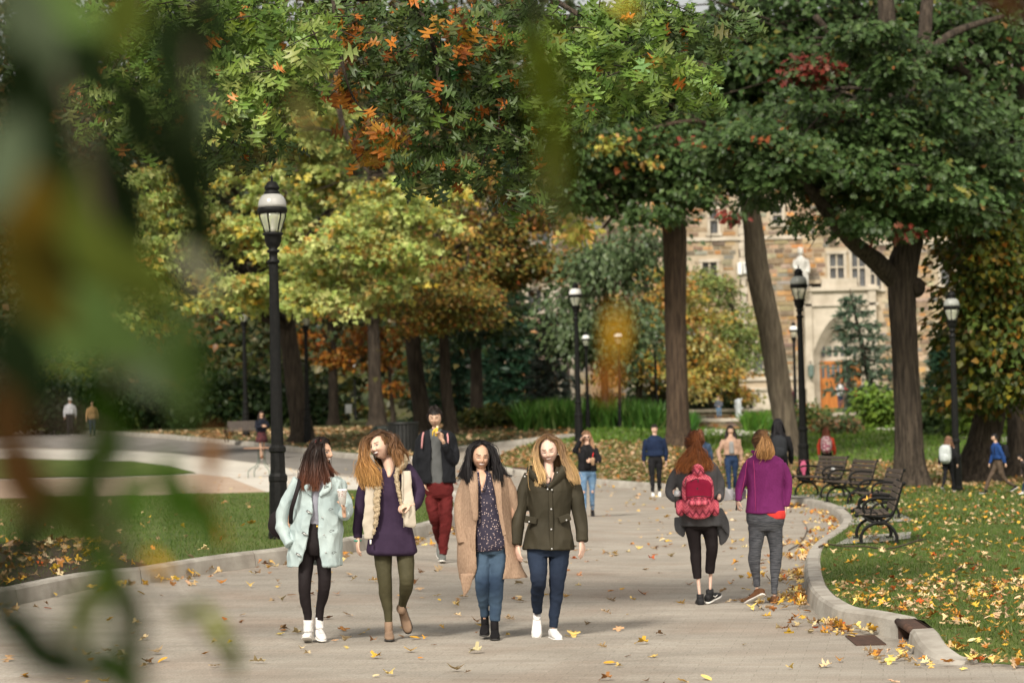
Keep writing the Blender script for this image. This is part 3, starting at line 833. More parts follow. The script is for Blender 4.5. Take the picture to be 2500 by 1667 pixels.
# terrace walls, fountain
def low_wall(x0, y0, x1, y1, capy, label, cat='wall', back=False, name='terrace_wall'):
    """stone faced wall from foot pixel (x0,y0) to (x1,y1), top at pixel row capy at x0"""
    a, b_ = hit(x0, y0, .1), hit(x1, y1, .1)
    Y = a.y; top_ = P(x0, capy, Y).z
    L_ = (b_ - a).length; ang = math.atan2(b_.y - a.y, b_.x - a.x)
    root = empty(name, (a.x, a.y, a.z), label, cat, rz=ang)
    h = top_ - a.z
    MB().box((L_ / 2, .25, h / 2 - .3), (L_ / 2, .24, h / 2 + .1)).obj('core', M_mortar, root, smooth=False)
    sl = [q for q in stone_field(0, -.1, L_, h - .17, 0, [], .14, .24)]
    for q in sl[:140]:
        oo = stones_mesh([q], 0, root_local, 'stone'); oo.parent = root
    if len(sl) > 140:
        oo = stones_mesh(sl[140:], 0, root_local, 'stonework'); oo.parent = root; oo['kind'] = 'stuff'
    n = max(2, int(L_ / 1.4))
    for k in range(n):
        MB().box((L_ * (k + .5) / n, .2, h - .06), (L_ / n / 2 - .01, .34, .075)).obj('cap_stone', M_lime, root, smooth=False, bevel=.02)
    return root
root_local = bpy.data.objects.new('tmp_root', None)
low_wall(1690, 1030, 1860, 1024, 1000, 'low stone terrace wall behind the fountain with pale capping')
low_wall(2012, 1044, 2120, 1046, 1009, 'low stone wall in front of the orange doors')
low_wall(1930, 1046, 2010, 1050, 1020, 'low stone wall partly hidden behind the bushes')
bpy.data.objects.remove(root_local)
# fountain basin: round, low, stone faced
fa = hit(1714, 1048, .1); fb = hit(1905, 1046, .1)
fr_ = (fb.x - fa.x) / 2; fz = (fa.z); fcx = (fa.x + fb.x) / 2; fcy = fa.y + fr_
ftn = empty('fountain', (fcx, fcy, fz), 'round stone fountain basin with pale rim and one white jet', 'fountain')
htop = P(1800, 1020, fa.y).z - fz
n = 44
b = MB()
MB().lathe([(fr_ - .05, -.4), (fr_ - .05, htop - .1), (fr_ - .4, htop - .1), (fr_ - .4, -.2), (.01, -.2)], 48).obj('basin', M_mortar, ftn)
bl = empty('tmp', (0, 0, 0))
for row in range(3):
    for k in range(n):
        a0 = (k + (row % 2) * .5) / n * 2 * math.pi; a1 = a0 + 2 * math.pi / n
        am = (a0 + a1) / 2
        if math.sin(am) > .25: continue
        z0, z1 = row * (htop - .13) / 3, (row + 1) * (htop - .13) / 3
        rr = fr_ + random.uniform(-.01, .03); wv = fr_ * math.pi / n * .94
        rot = np.array([[-math.sin(am), math.cos(am), 0], [math.cos(am), math.sin(am), 0], [0, 0, 1]]).T
        rot = np.array([[-math.sin(am), math.cos(am), 0], [math.cos(am), math.sin(am), 0], [0, 0, 1]]).T
        q = MB().box((math.cos(am) * rr, math.sin(am) * rr, (z0 + z1) / 2), (wv, .06, (z1 - z0) / 2 - .012), rot)
        v_, f_ = q.arrays()
        link('stone', npmesh('stone', v_, f_, col=np.repeat(pick(STONES, 1), 8, axis=0)), M_stone, ftn)
for k in range(20):
    a0, a1 = k / 20 * 2 * math.pi + .004, (k + 1) / 20 * 2 * math.pi - .004
    rg = [[(math.cos(t) * r, math.sin(t) * r, z) for r, z in ((fr_ + .12, htop - .13), (fr_ + .12, htop - .02), (fr_ + .08, htop), (fr_ - .38, htop), (fr_ - .38, htop - .13))] for t in np.linspace(a0, a1, 5)]
    MB().rings(rg).obj('rim_stone', M_lime, ftn, smooth=False)
MB().lathe([(fr_ - .39, htop - .22), (.01, htop - .215)], 40).obj('water', mat('fountain_water', (.25, .26, .16), rough=.08, spec=.6), ftn)
jw = P(1803, 1010, fcy)
b = MB(); r_ = random.Random(3)
b.tube([(0, 0, htop - .25), (0, 0, htop + .35), (0, 0, htop + .68), (0, 0, htop + .78)], [.14, .12, .13, .04], n=10)
for k in range(50):
    a_ = r_.uniform(0, 6.28); rr = r_.uniform(.05, .17); z = htop + r_.uniform(-.1, .75); b.ell((math.cos(a_) * rr, math.sin(a_) * rr, z), (.03, .03, .05), 5, 4)
b.obj('jet', mat('white_water', (.8, .84, .86), rough=.3, trans=.3), ftn, loc=(jw.x - fcx, 0, 0))
bpy.data.objects.remove(bl)
MB()
# ================================================================== trees
def pal(*a): return list(a)
G_OAK = [(5, (.07, .125, .03)), (4, (.085, .15, .035)), (2, (.13, .19, .06)), (1.0, (.16, .15, .03)), (.35, (.38, .13, .02))]
G_YEL = [(4, (.29, .38, .09)), (4, (.42, .49, .15)), (2.4, (.54, .57, .22)), (1.0, (.70, .50, .06)), (.7, (.55, .22, .05)), (1.8, (.14, .22, .05))]
G_ORG = [(4, (.36, .13, .02)), (2, (.42, .20, .03)), (1.5, (.26, .07, .02)), (1, (.12, .13, .03))]
G_DRK = [(4, (.036, .070, .020)), (4, (.055, .098, .028)), (3, (.085, .14, .045)), (.22, (.24, .18, .03)), (.07, (.34, .05, .02))]
G_VINE = [(5, (.06, .10, .02)), (3, (.10, .13, .025)), (1.2, (.25, .20, .02)), (1.0, (.28, .11, .015))]
G_OLV = [(4, (.14, .16, .035)), (3, (.24, .20, .04)), (2.4, (.32, .16, .03)), (1.2, (.30, .08, .025)), (1.5, (.07, .10, .03))]
G_PINE = [(4, (.022, .060, .034)), (3, (.032, .075, .04)), (1, (.05, .095, .05))]
G_BLUE = [(4, (.06, .105, .08)), (3, (.09, .14, .11)), (1, (.13, .18, .14))]
G_HEDGE = [(5, (.020, .042, .014)), (3, (.035, .062, .018)), (1, (.07, .09, .02))]
G_BRIGHT = [(4, (.12, .20, .025)), (3, (.18, .27, .04)), (2, (.07, .13, .02))]

def bark_tube(b, pts, n=14, sub=6, rough=.05, seed=0):
    """pts rows: (x,y,z,r)"""
    q = catmull(pts, sub); c = q[:, :3]; rr = q[:, 3]
    t = np.gradient(c, axis=0); t /= np.linalg.norm(t, axis=1)[:, None] + 1e-9
    prev = np.array((0, 1., 0)); rings = []; r_ = np.random.default_rng(seed); ph = r_.uniform(0, 6.28, 3)
    an = np.linspace(0, 2 * np.pi, n, endpoint=False)
    for i in range(len(c)):
        a = prev - t[i] * prev.dot(t[i])
        if np.linalg.norm(a) < 1e-3: a = np.array((1., 0, 0))
        a /= np.linalg.norm(a); prev = a; e = np.cross(t[i], a)
        m_ = 1 + rough * (np.sin(an * 3 + ph[0] + i * .12) + .7 * np.sin(an * 5 + ph[1] - i * .1)) + r_.normal(size=n) * rough * .4
        rings.append(c[i] + np.outer(np.cos(an) * m_, a) * rr[i] + np.outer(np.sin(an) * m_, e) * rr[i])
    b.rings(rings)
def px4(x, y, Y, rpx): p = P(x, y, Y); return (p.x, p.y, p.z, rpx * Y / F)
def tree(name, label, base, trunk, limbs=(), blobs=(), ntwig=200, per=10, spread=.35, size=.14, palette=G_DRK, tmpl=DIAM, m=M_bark,
         group=None, cat='tree', dY=0, shell=.45, branches=14, droop=.5, extra=None, layer=.45, flare=1.5, sr=1.0):
    """base: foot pixel; trunk: [(px,py,halfwidth px)...] from foot up; limbs: lists of (px,py,halfwidth,dy); blobs: (px,py,rx px,rz px,dy m,ry m[,w])"""
    h0 = hit(*base, .1); Y = h0.y
    root = empty(name, h0, label, cat, group)
    O = np.array(h0)
    b = MB()
    tp = [px4(x, y, Y + (r_[0] if r_ else 0), w) for x, y, w, *r_ in trunk]
    x0, y0, z0, r0 = tp[0]
    tp = [(x0, y0, z0 - .25, r0 * flare * 1.1), (x0, y0, z0 + .1, r0 * (1 + (flare - 1) * .6))] + [(x0 + (tp[1][0] - x0) * .1, y0, z0 + .55, r0)] + tp[1:]
    bark_tube(b, [tuple(np.array(p[:3]) - O) + (p[3],) for p in tp], n=40, sub=12, rough=.035, seed=int(x0 * 10) % 97)
    for L_ in limbs:
        bark_tube(b, [tuple(np.array(px4(x, y, Y + dy, w)[:3]) - O) + (w * Y / F,) for x, y, w, dy in L_], n=10, seed=3)
    bl = []
    for q in blobs:
        x, y, rx, rz, dy, ry = q[:6]; c = P(x, y, Y + dy)
        bl.append((c.x, c.y, c.z, rx * Y / F, ry, rz * Y / F, q[6] if len(q) > 6 else 1))
    # branches from the trunk and limbs into the crown
    src = [np.array(p) for p in tp[2:]] + [np.array(px4(x, y, Y + dy, w)) for L_ in limbs for x, y, w, dy in L_]
    if bl:
        pos, dirs, tid, tw = crown_points(bl, ntwig, per, spread, shell, layer, 14, sr); ntwig = len(tw)
        for k in range(branches):
            t_ = tw[rng.integers(len(tw))]
            s_ = min(src, key=lambda p: np.linalg.norm(p[:3] - t_) + (6 if p[2] > t_[2] + .5 else 0) + abs(p[2] - t_[2]) * .3)
            d_ = np.linalg.norm(s_[:3] - t_); r1 = min(s_[3] * .5, .02 + d_ * .016)
            mid = (s_[:3] + t_) / 2 + np.array([0, 0, d_ * .08]) + rng.normal(size=3) * d_ * .06
            bark_tube(b, [tuple(s_[:3] - O) + (r1,), tuple(mid - O) + (r1 * .65,), tuple(t_ - O) + (.012,)], n=6, sub=4)
            for _ in range(2):
                t2 = t_ + rng.normal(size=3) * spread * 2
                bark_tube(b, [tuple(mid - O) + (r1 * .4,), tuple((mid + t2) / 2 - O + (0, 0, .1)) + (r1 * .25,), tuple(t2 - O) + (.008,)], n=5, sub=2)
    b.obj('trunk', m, root)
    if bl:
        scol = np.repeat(rng.uniform(.72, 1.3, (ntwig // 14, 1)), 14, axis=0); tcol = (pick(palette, ntwig) * scol)[tid]
        col = tcol * .55 + pick(palette, len(pos)) * .45
        sz = size * rng.uniform(.6, 1.25, len(pos))
        B = leaf_basis(dirs, droop)
        me = scatter_mesh('crown', tmpl, pos - O, B, sz, col)
        c = link('crown', me, M_leaf, root); c['kind'] = 'stuff'
    return root

# --- right and middle: dark oaks
tree('oak_tree', 'broad dark oak with a low fork and limb reaching left, behind the benches', (2224, 1192),
     [(2224, 1190, 40), (2220, 1050, 34), (2208, 850, 32), (2200, 720, 34), (2205, 650, 37), (2228, 560, 30), (2222, 420, 27), (2200, 300, 27), (2190, 200, 32), (2170, 90, 23), (2160, -60, 18)],
     limbs=[[(2190, 690, 26, 0), (2140, 640, 24, -.4), (2080, 590, 19, -1.2), (2030, 530, 17, -2), (1985, 470, 13, -2.5), (1940, 400, 9, -3)],
            [(2205, 230, 22, 0), (2250, 130, 18, .3), (2262, 20, 16, .6), (2270, -60, 12, 1)], [(2150, 160, 14, 0), (2060, 120, 10, -.5), (1990, 40, 8, -1)],
            [(2255, 140, 12, 0), (2330, 80, 10, .4), (2450, 40, 6, 1)]],
     blobs=[(2090, 400, 190, 90, -2, 2.6), (1930, 410, 130, 70, -3, 2.2), (2260, 450, 150, 110, -1.5, 2.6), (2000, 300, 200, 90, -1, 3), (2240, 300, 190, 100, -1, 3), (2290, 520, 50, 30, -1, 1, .4),
            (1905, 570, 20, 40, -3, .5, .25), (1950, 560, 30, 28, -3, .5, .3), (2010, 575, 34, 24, -3, .5, .35), (2080, 540, 50, 28, -3, .8, .5), (2120, 500, 60, 40, -3, 1, .6), (2170, 150, 80, 45, -3, 1.2, .35), (2270, 70, 80, 50, -3, 1.2, .35), (2100, 60, 80, 50, -3, 1.2, .35), (2400, 400, 120, 90, 0, 2.5), (1800, 350, 120, 60, -3, 2), (1850, 620, 14, 22, -3, .3, .12)],
     ntwig=2300, per=13, spread=.30, size=.175, tmpl=OAKS, branches=60, shell=.2, sr=.95)
tree('oak_tree', 'slim pale trunk leaning left in front of the stone hall', (1926, 1118),
     [(1926, 1118, 29), (1905, 960, 29), (1880, 800, 28), (1850, 660, 28), (1838, 560, 24), (1825, 480, 22), (1812, 360, 18), (1803, 270, 10)],
     blobs=[(1760, 370, 150, 70, -1, 3), (1850, 310, 170, 80, 1, 3), (1700, 300, 170, 90, 0, 3), (1862, 545, 18, 50, -1, .5, .25), (1880, 470, 50, 30, -1, 1, .3), (1790, 455, 60, 24, -1, 1, .3)],
     ntwig=1000, per=11, spread=.45, size=.24, branches=26, m=M_bark2)
tree('oak_tree', 'straight thick brown trunk beside the bed of tall green blades', (1657, 1092),
     [(1657, 1092, 31), (1655, 980, 27), (1650, 800, 26), (1648, 640, 28), (1646, 570, 29), (1650, 520, 23), (1660, 400, 18), (1668, 280, 9)],
     limbs=[[(1640, 585, 16, 0), (1622, 530, 15, 0), (1600, 450, 12, -.5), (1560, 330, 9, -1)], [(1620, 440, 8, -.5), (1540, 480, 5, -1.5), (1470, 560, 3, -2)], [(1640, 400, 7, -1), (1720, 300, 6, -2), (1560, 330, 5, -2), (1450, 470, 3, -3)]],
     blobs=[(1560, 380, 170, 90, -1, 3), (1440, 340, 150, 100, -2, 2.6), (1650, 455, 100, 45, -2, 2.2), (1560, 500, 100, 40, -2, 2, .8), (1680, 330, 190, 90, 0, 3), (1500, 240, 210, 90, 1, 3), (1390, 450, 70, 60, -2, 2, .6), (1580, 560, 36, 24, -2, .6, .3), (1700, 490, 40, 30, -2, 1, .3), (1480, 540, 40, 30, -2, 1, .3)],
     ntwig=1700, per=11, spread=.42, size=.24, branches=44, m=M_barkr, sr=1.2)
tree('oak_tree', 'tall dark tree whose high crown fills the top right corner', (2560, 1120),
     [(2560, 1120, 40), (2550, 800, 34), (2520, 400, 28), (2480, 0, 20)],
     blobs=[(2380, 160, 190, 170, 0, 3), (2100, 120, 220, 140, 0, 3), (2480, 330, 140, 150, 0, 3), (1820, 130, 240, 120, 0, 3), (1560, 110, 230, 110, 1, 3), (2300, 20, 300, 90, 0, 3), (1960, 10, 260, 80, 0, 3)],
     ntwig=2300, per=11, spread=.55, size=.30, branches=40, shell=.2, sr=1.5)
tree('vine_clad_tree', 'dark low-branched tree hung with yellowing leaves at the far right', (2392, 1182),
     [(2392, 1182, 52), (2400, 1080, 40), (2420, 1000, 38), (2445, 900, 30), (2470, 780, 24), (2500, 600, 20)],
     limbs=[[(2425, 1000, 22, 0), (2470, 930, 18, 0), (2530, 850, 14, 0)], [(2430, 980, 18, 0), (2400, 880, 14, 0), (2380, 760, 10, 0)]],
     blobs=[(2420, 640, 90, 90, -2, 2), (2425, 780, 70, 100, -2, 2), (2440, 900, 90, 80, -1.5, 2), (2480, 720, 80, 130, -1, 2), (2370, 960, 70, 50, -2, 1.2, .6), (2440, 520, 110, 90, -1, 2), (2480, 1000, 60, 30, -1, 1, .5)],
     ntwig=1700, per=12, spread=.34, size=.20, palette=G_VINE, branches=30, droop=.9)
tree('oak_tree', 'brown trunk cut by the right edge of the picture', (2494, 1168), [(2494, 1150, 36), (2492, 1000, 32), (2490, 800, 30), (2500, 400, 26)], ntwig=0)
# --- left middle: sunny yellow-green maples
tree('maple_tree', 'sunlit yellow green maple with a dark leaning trunk behind the first lamp post', (737, 1082),
     [(737, 1080, 28), (722, 960, 24), (702, 800, 21), (690, 690, 19), (700, 560, 18), (730, 400, 14), (760, 260, 10)],
     limbs=[[(700, 700, 12, 0), (640, 560, 9, -2), (560, 450, 6, -4)], [(705, 640, 12, 0), (820, 500, 9, -3), (930, 420, 6, -5)], [(760, 300, 8, 0), (820, 190, 6, 0), (850, 80, 4, 0)], [(815, 200, 8, -10), (845, 330, 6, -10), (905, 430, 4, -10)]],
     blobs=[(820, 320, 110, 90, -8, 2), (700, 330, 90, 80, -6, 2), (960, 470, 120, 80, -11, 2), (860, 560, 130, 90, -12, 2), (1010, 570, 90, 80, -12, 1.8), (780, 690, 110, 80, -11, 1.8), (640, 560, 120, 100, -9, 2),
            (500, 480, 90, 90, -8, 2), (400, 560, 110, 110, -8, 2), (330, 700, 80, 90, -8, 2), (600, 700, 90, 60, -9, 2), (560, 380, 90, 70, -6, 2), (760, 800, 40, 55, -11, 1, .6), (960, 680, 50, 60, -12, 1, .5), (420, 430, 80, 60, -6, 2), (530, 790, 30, 50, -10, .8, .4), (760, 450, 90, 70, -6, 2), (1060, 450, 60, 50, -9, 1.4, .6)],
     ntwig=2350, per=12, spread=.24, size=.20, palette=G_YEL, tmpl=MAPLE, branches=70, shell=.25, layer=.6, sr=.85)
tree('maple_tree', 'brown trunk with yellow and olive leaves left of the banana eater', (1034, 1060),
     [(1034, 1060, 24), (1020, 940, 20), (1005, 800, 18), (992, 700, 16), (985, 560, 15), (1000, 400, 10)], limbs=[[(1000, 760, 9, 0), (1080, 690, 7, -2), (1140, 650, 4, -3)]],
     blobs=[(1040, 660, 110, 90, -3, 2.5), (1130, 720, 110, 70, -2, 2.5), (900, 700, 90, 60, -2, 2), (1120, 570, 120, 80, 0, 2.5), (1190, 480, 120, 70, 1, 3), (980, 790, 120, 28, -3, 1.5, .4)],
     ntwig=1300, per=11, spread=.4, size=.19, palette=G_OLV, branches=30)
tree('maple_tree', 'slender trunk just right of the brown maple trunk', (1100, 1062),
     [(1100, 1060, 17), (1090, 960, 14), (1082, 800, 12), (1072, 640, 12), (1060, 420, 8)], blobs=[(1180, 600, 110, 90, 2, 3), (1250, 640, 90, 50, 3, 2), (1300, 520, 100, 70, 3, 3), (1230, 420, 130, 80, 3, 3), (1350, 620, 70, 50, 3, 2)], ntwig=900, per=11, spread=.5, size=.22, palette=G_OLV, branches=20)
for k, (bx_, tr_, lab) in enumerate([((815, 1040), [(815, 1035, 13), (812, 900, 11), (806, 700, 9)], 'thin bare trunk in the shade behind the two left lamps'),
    ((922, 1044), [(922, 1040, 21), (915, 930, 16), (912, 800, 14), (908, 700, 12)], 'stout dark trunk in the shade behind the laughing woman'),
    ((430, 1046), [(430, 1040, 12), (424, 950, 9), (418, 850, 7)], 'thin pale trunk standing in front of the dark hedge'),
    ((1165, 1046), [(1165, 1040, 17), (1163, 900, 14), (1160, 760, 10)], 'dark trunk under the conifer boughs'),
    ((880, 1020), [(880, 1018, 9), (876, 900, 7), (870, 760, 6)], 'very thin trunk between two stout shaded trunks')]):
    tree('tree_trunk', lab, bx_, tr_, blobs=[(tr_[-1][0], tr_[-1][1] - 20, 90, 80, 1, 3)] if k != 2 else [(420, 850, 60, 30, 0, 1.5)], ntwig=220, per=10, spread=.6, size=.28, palette=G_HEDGE if k != 1 else G_OLV, branches=6, m=M_bark if k != 2 else M_bark2)
# orange sprays in front of the dark conifers
tree('maple_sapling', 'low orange leaved maple in the shade behind the long haired women', (960, 1040), [(960, 1036, 6), (955, 960, 5), (950, 900, 4), (940, 820, 3)],
     blobs=[(860, 800, 80, 50, 0, 1.5), (960, 900, 60, 35, 0, 1), (840, 870, 50, 30, 0, 1), (900, 820, 80, 40, 0, 1), (980, 880, 40, 30, 0, 1), (720, 830, 60, 40, 0, 1, .3), (1000, 700, 60, 40, 0, 1, .4)], ntwig=260, per=9, spread=.5, size=.25, palette=G_ORG, branches=10)
# small orange tree near the fountain
tree('maple_tree', 'rounded orange and yellow tree left of the fountain', (1560, 1025), [(1560, 1022, 8), (1562, 900, 8), (1570, 780, 6), (1580, 680, 5)],
     blobs=[(1600, 760, 100, 80, 0, 2.5), (1560, 860, 100, 80, -1, 2.5), (1660, 900, 100, 70, -1, 2.5), (1740, 890, 80, 70, 0, 2), (1700, 790, 100, 70, 0, 2.5), (1610, 660, 70, 60, 0, 2), (1790, 940, 60, 30, 0, 1.5, .6), (1500, 900, 50, 50, 0, 1, .5)],
     ntwig=1050, per=11, spread=.38, size=.22, palette=[(3, (.38, .20, .03)), (3, (.34, .28, .06)), (3.5, (.18, .23, .05)), (1.2, (.38, .12, .02)), (2, (.36, .34, .14))], branches=30, shell=.2)
tree('birch_tree', 'light green young tree against the stone hall', (1800, 1021), [(1800, 1026, 7), (1798, 900, 6), (1790, 760, 4)],
     blobs=[(1790, 770, 60, 60, 0, 1.8), (1800, 850, 60, 60, 0, 2), (1720, 700, 60, 50, 0, 2), (1840, 900, 30, 40, 0, 1, .5)], ntwig=560, per=10, spread=.4, size=.2, palette=[(4, (.16, .22, .06)), (2, (.18, .22, .07)), (1, (.28, .20, .04))], branches=12)
tree('weeping_tree', 'grey green weeping tree between the pale lamp globes', (1480, 1043), [(1480, 1038, 10), (1476, 850, 8), (1480, 700, 6)],
     blobs=[(1480, 640, 90, 80, 0, 2.5), (1430, 760, 60, 110, 0, 2), (1500, 780, 60, 110, 0, 2), (1560, 600, 70, 70, 0, 2)], ntwig=620, per=11, spread=.5, size=.24, palette=[(4, (.085, .13, .055)), (3, (.12, .165, .075)), (2, (.05, .085, .03))], droop=2.0, branches=14, layer=1.2)

# --- conifers: tiers of boughs
def conifer(name, label, base, top, halfw, palette, n=5200, nlen=.30, gap=.0, tiers=13, group=None, low=.06):
    h0 = hit(*base, .1); Y = h0.y; O = np.array(h0)
    root = empty(name, h0, label, 'tree', group)
    H = P(top[0], top[1], Y).z - h0.z; dx = P(top[0], top[1], Y).x - h0.x; W = halfw * Y / F
    b = MB(); bark_tube(b, [(0, 0, -.2, .2), (dx * .3, 0, H * .3, .15), (dx * .7, 0, H * .7, .08), (dx, 0, H, .02)], n=8)
    pos = []; dirs = []
    for t in range(tiers):
        u = low + (1 - low) * (t / tiers) ** .95; z = H * u; rad = W * (1 - u) ** .8 * rng.uniform(.85, 1.12)
        nb = int(7 + 7 * (1 - u))
        for k in range(nb):
            a = k / nb * 6.28 + t * 1.3 + rng.uniform(-.2, .2); L_ = rad * rng.uniform(.75, 1.1)
            d = np.array([math.cos(a), math.sin(a), 0]); tip = np.array([dx * u, 0, z]) + d * L_ + np.array([0, 0, -L_ * .22 + .1 * L_])
            s_ = np.array([dx * u, 0, z])
            b.tube([s_, (s_ + tip) / 2 + (0, 0, -.08 * L_), tip], [.045 * (1 - u) + .015, .02, .008], n=4, sub=2)
            m_ = max(6, int(n / tiers / nb * (rad / W + .3)))
            tt = rng.uniform(.15, 1.02, m_)
            p = s_[None] + (tip - s_)[None] * tt[:, None]; p[:, 2] -= .3 * L_ * tt * (1 - tt) * .8
            side = rng.normal(size=(m_, 3)) * (np.array([.20, .20, .07]) * (.35 + L_ * .3) * (1.1 - tt)[:, None] + .04)
            pos.append(p + side); dirs.append(d[None] * .8 + side * 2 + rng.normal(size=(m_, 3)) * .45)
    b.obj('trunk', M_bark, root)
    pos = np.concatenate(pos); dirs = np.concatenate(dirs); N_ = len(pos)
    up = rng.normal(size=(N_, 3)) * .6 + np.array([0, -.4, 1])
    B = basis(dirs, up)
    fan = (np.array([(0, 0, 0), (-.28, .8, .02), (-.12, .55, .0), (0, 1, -.05), (.12, .55, 0), (.28, .8, .02)], float), np.array([(0, 2, 1), (0, 3, 2), (0, 4, 3), (0, 5, 4)]))
    c = link('crown', scatter_mesh('crown', fan, pos, B, nlen * rng.uniform(.6, 1.3, N_), pick(palette, N_)), M_leaf, root); c['kind'] = 'stuff'
    return root
conifer('blue_spruce', 'grey blue spruce standing in front of the orange doors', (2146, 1036), (2075, 705), 165, [(4, (.07, .115, .07)), (3, (.10, .15, .10)), (1, (.14, .18, .13))], n=2300, nlen=.34, low=.30, tiers=8)
conifer('spruce_tree', 'wide dark spruce left of the tall green bed', (1255, 1030), (1215, 560), 120, G_PINE, n=9000, nlen=.42)
conifer('spruce_tree', 'dark spruce behind the brown maple trunk', (1120, 1032), (1120, 600), 150, G_PINE, n=7000, nlen=.42)
conifer('blue_spruce', 'small grey spruce below the far mullioned windows', (1345, 1036), (1335, 760), 75, [(3, (.06, .08, .065)), (2, (.10, .12, .10)), (2, (.03, .05, .035))], n=2600, nlen=.34)
conifer('pine_tree', 'dark green pine between the broad oak and the right lamp', (2292, 1050), (2300, 810), 62, G_PINE, n=3000, nlen=.34)
conifer('spruce_tree', 'dark spruce in the shade far left behind the first lamp', (860, 1024), (850, 620), 190, G_PINE, n=8000, nlen=.5)

# --- shrubs, hedges, beds
def shrub(name, label, base, blobs, palette, ntwig, per=9, spread=.2, size=.12, tmpl=DIAM, droop=.2, group=None, cat='shrub', dz=.12):
    h0 = hit(*base, dz); Y = h0.y; O = np.array(h0); root = empty(name, h0, label, cat, group)
    bl = []
    for x, y, rx, rz, ry in blobs:
        c = P(x, y, Y + ry * .6); bl.append((c.x, c.y, c.z, rx * Y / F, ry, rz * Y / F))
    pos, dirs, tid, tw = crown_points(bl, ntwig, per, spread, .3, .8, 7, .5); ntwig = len(tw)
    k = pos[:, 2] > O[2] - .02; pos, dirs, tid = pos[k], dirs[k], tid[k]
    b = MB()
    for q in rng.integers(0, len(tw), 12):
        b.tube([(0 + rng.normal() * .1, 0, 0), (tw[q] - O) * .6, tw[q] - O], [.03, .02, .008], n=4, sub=2)
    b.obj('stem', M_twig, root)
    col = pick(palette, ntwig)[tid] * .5 + pick(palette, len(pos)) * .5
    c = link('foliage', scatter_mesh('foliage', tmpl, pos - O, leaf_basis(dirs, droop), size * rng.uniform(.6, 1.3, len(pos)), col), M_leaf, root); c['kind'] = 'stuff'
    return root
shrub('bright_shrub', 'bright lime green bush at the corner of the terrace wall', (2150, 1046), [(2150, 1000, 38, 36, 1.2), (2130, 975, 25, 22, 1), (2175, 1020, 26, 26, 1)], G_BRIGHT, 420, size=.24, spread=.3)
shrub('dark_shrub', 'loose dark rose bush by the middle lamp base', (1980, 1052), [(1975, 1020, 26, 34, 1)], [(3, (.05, .09, .02)), (1, (.3, .12, .04)), (2, (.09, .13, .03))], 170, size=.2, spread=.3)
shrub('dark_shrub', 'thin straggly bush in front of the terrace wall', (2040, 1060), [(2035, 1038, 40, 20, 1), (2070, 1045, 40, 14, 1)], [(3, (.06, .10, .03)), (1, (.3, .14, .07))], 150, size=.18, spread=.3)
shrub('dark_shrub', 'dark clipped bush beside the door steps', (2100, 1008), [(2098, 985, 16, 20, .8)], [(3, (.04, .07, .04))], 80, size=.22, spread=.25)
shrub('dark_shrub', 'dark low bush in front of the rightmost pine', (2290, 1060), [(2285, 1010, 40, 38, 1.5)], G_DRK, 260, size=.24, spread=.3)
shrub('bright_shrub', 'lime green bush glowing behind the vine clad tree', (2470, 1066), [(2455, 1020, 40, 32, 1.5), (2360, 1010, 20, 40, 1.2)], [(3, (.16, .25, .03)), (2, (.08, .14, .02))], 260, size=.24, spread=.3)
shrub('dark_shrub', 'dark green rounded bush under the orange tree', (1600, 1022), [(1600, 985, 70, 40, 2), (1700, 985, 70, 40, 2), (1760, 980, 50, 36, 2), (1480, 990, 60, 36, 2)], G_HEDGE, 700, size=.26, spread=.35)
shrub('dark_shrub', 'olive bush at the left end of the tall green bed', (1230, 1044), [(1215, 1015, 50, 26, 1.5), (1180, 1020, 40, 20, 1.5)], [(3, (.08, .10, .02)), (2, (.05, .08, .02)), (1, (.20, .16, .03))], 300, size=.22, spread=.3)
shrub('hedge', 'long dark hedge behind the far left kerb', (330, 1050), [(x, 975 + (x % 50) * .3, 75, 68, 2.4) for x in range(-60, 780, 62)], G_HEDGE, 2600, size=.34, spread=.5, cat='hedge')
shrub('dark_shrub', 'yellowish bush at the left behind the two distant walkers', (230, 1046), [(290, 960, 40, 40, 1.5), (150, 930, 50, 80, 2)], [(3, (.12, .15, .02)), (2, (.20, .20, .03))], 300, size=.28, spread=.4)

def blades(name, label, polyfn, n, h, cols, cat='plant', w=.05, root_at=None):
    pos = polyfn(n); n = len(pos)
    d = rng.normal(size=(n, 3)) * .28; d[:, 2] = 1; up = rng.normal(size=(n, 3)); up[:, 1] -= 1.0
    t = (np.array([(-1, 0, 0), (1, 0, 0), (.8, .55, .08), (-.8, .55, .08), (0, 1, .35)], float) * np.array([w, 1, 1]), np.array([(0, 1, 2), (0, 2, 3), (3, 2, 4)]))
    o = pos.mean(0)
    ob = link(name, scatter_mesh(name, t, pos - o, basis(d, up), h * rng.uniform(.55, 1.15, n), pick(cols, n)), M_leaf, None, o)
    tag(ob, label, cat); return ob
def bedfn(x0, x1, y, depth):
    def fn(n):
        a, b_ = hit(x0, y, .1), hit(x1, y, .1); t = rng.uniform(0, 1, n); r_ = rng.uniform(0, depth, n)
        X = a.x + (b_.x - a.x) * t; Yy = a.y + (b_.y - a.y) * t + r_; return np.c_[X, Yy, tz(X, Yy) + .1]
    return fn
blades('tall_grass_bed', 'bed of tall bright green blades behind the third lamp', bedfn(1268, 1625, 1056, 7), 5200, 1.05, [(3, (.05, .125, .022)), (2, (.08, .18, .03)), (1, (.13, .21, .05))])
blades('tall_grass_bed', 'narrow clump of bright green blades right of the thick trunk', bedfn(1680, 1700, 1058, 3), 360, .75, [(3, (.06, .18, .03)), (2, (.10, .24, .04))])
blades('tall_grass_bed', 'clump of tall green blades in front of the fountain rim', bedfn(1822, 1888, 1058, 2), 800, .8, [(3, (.08, .20, .025)), (2, (.14, .28, .04))])

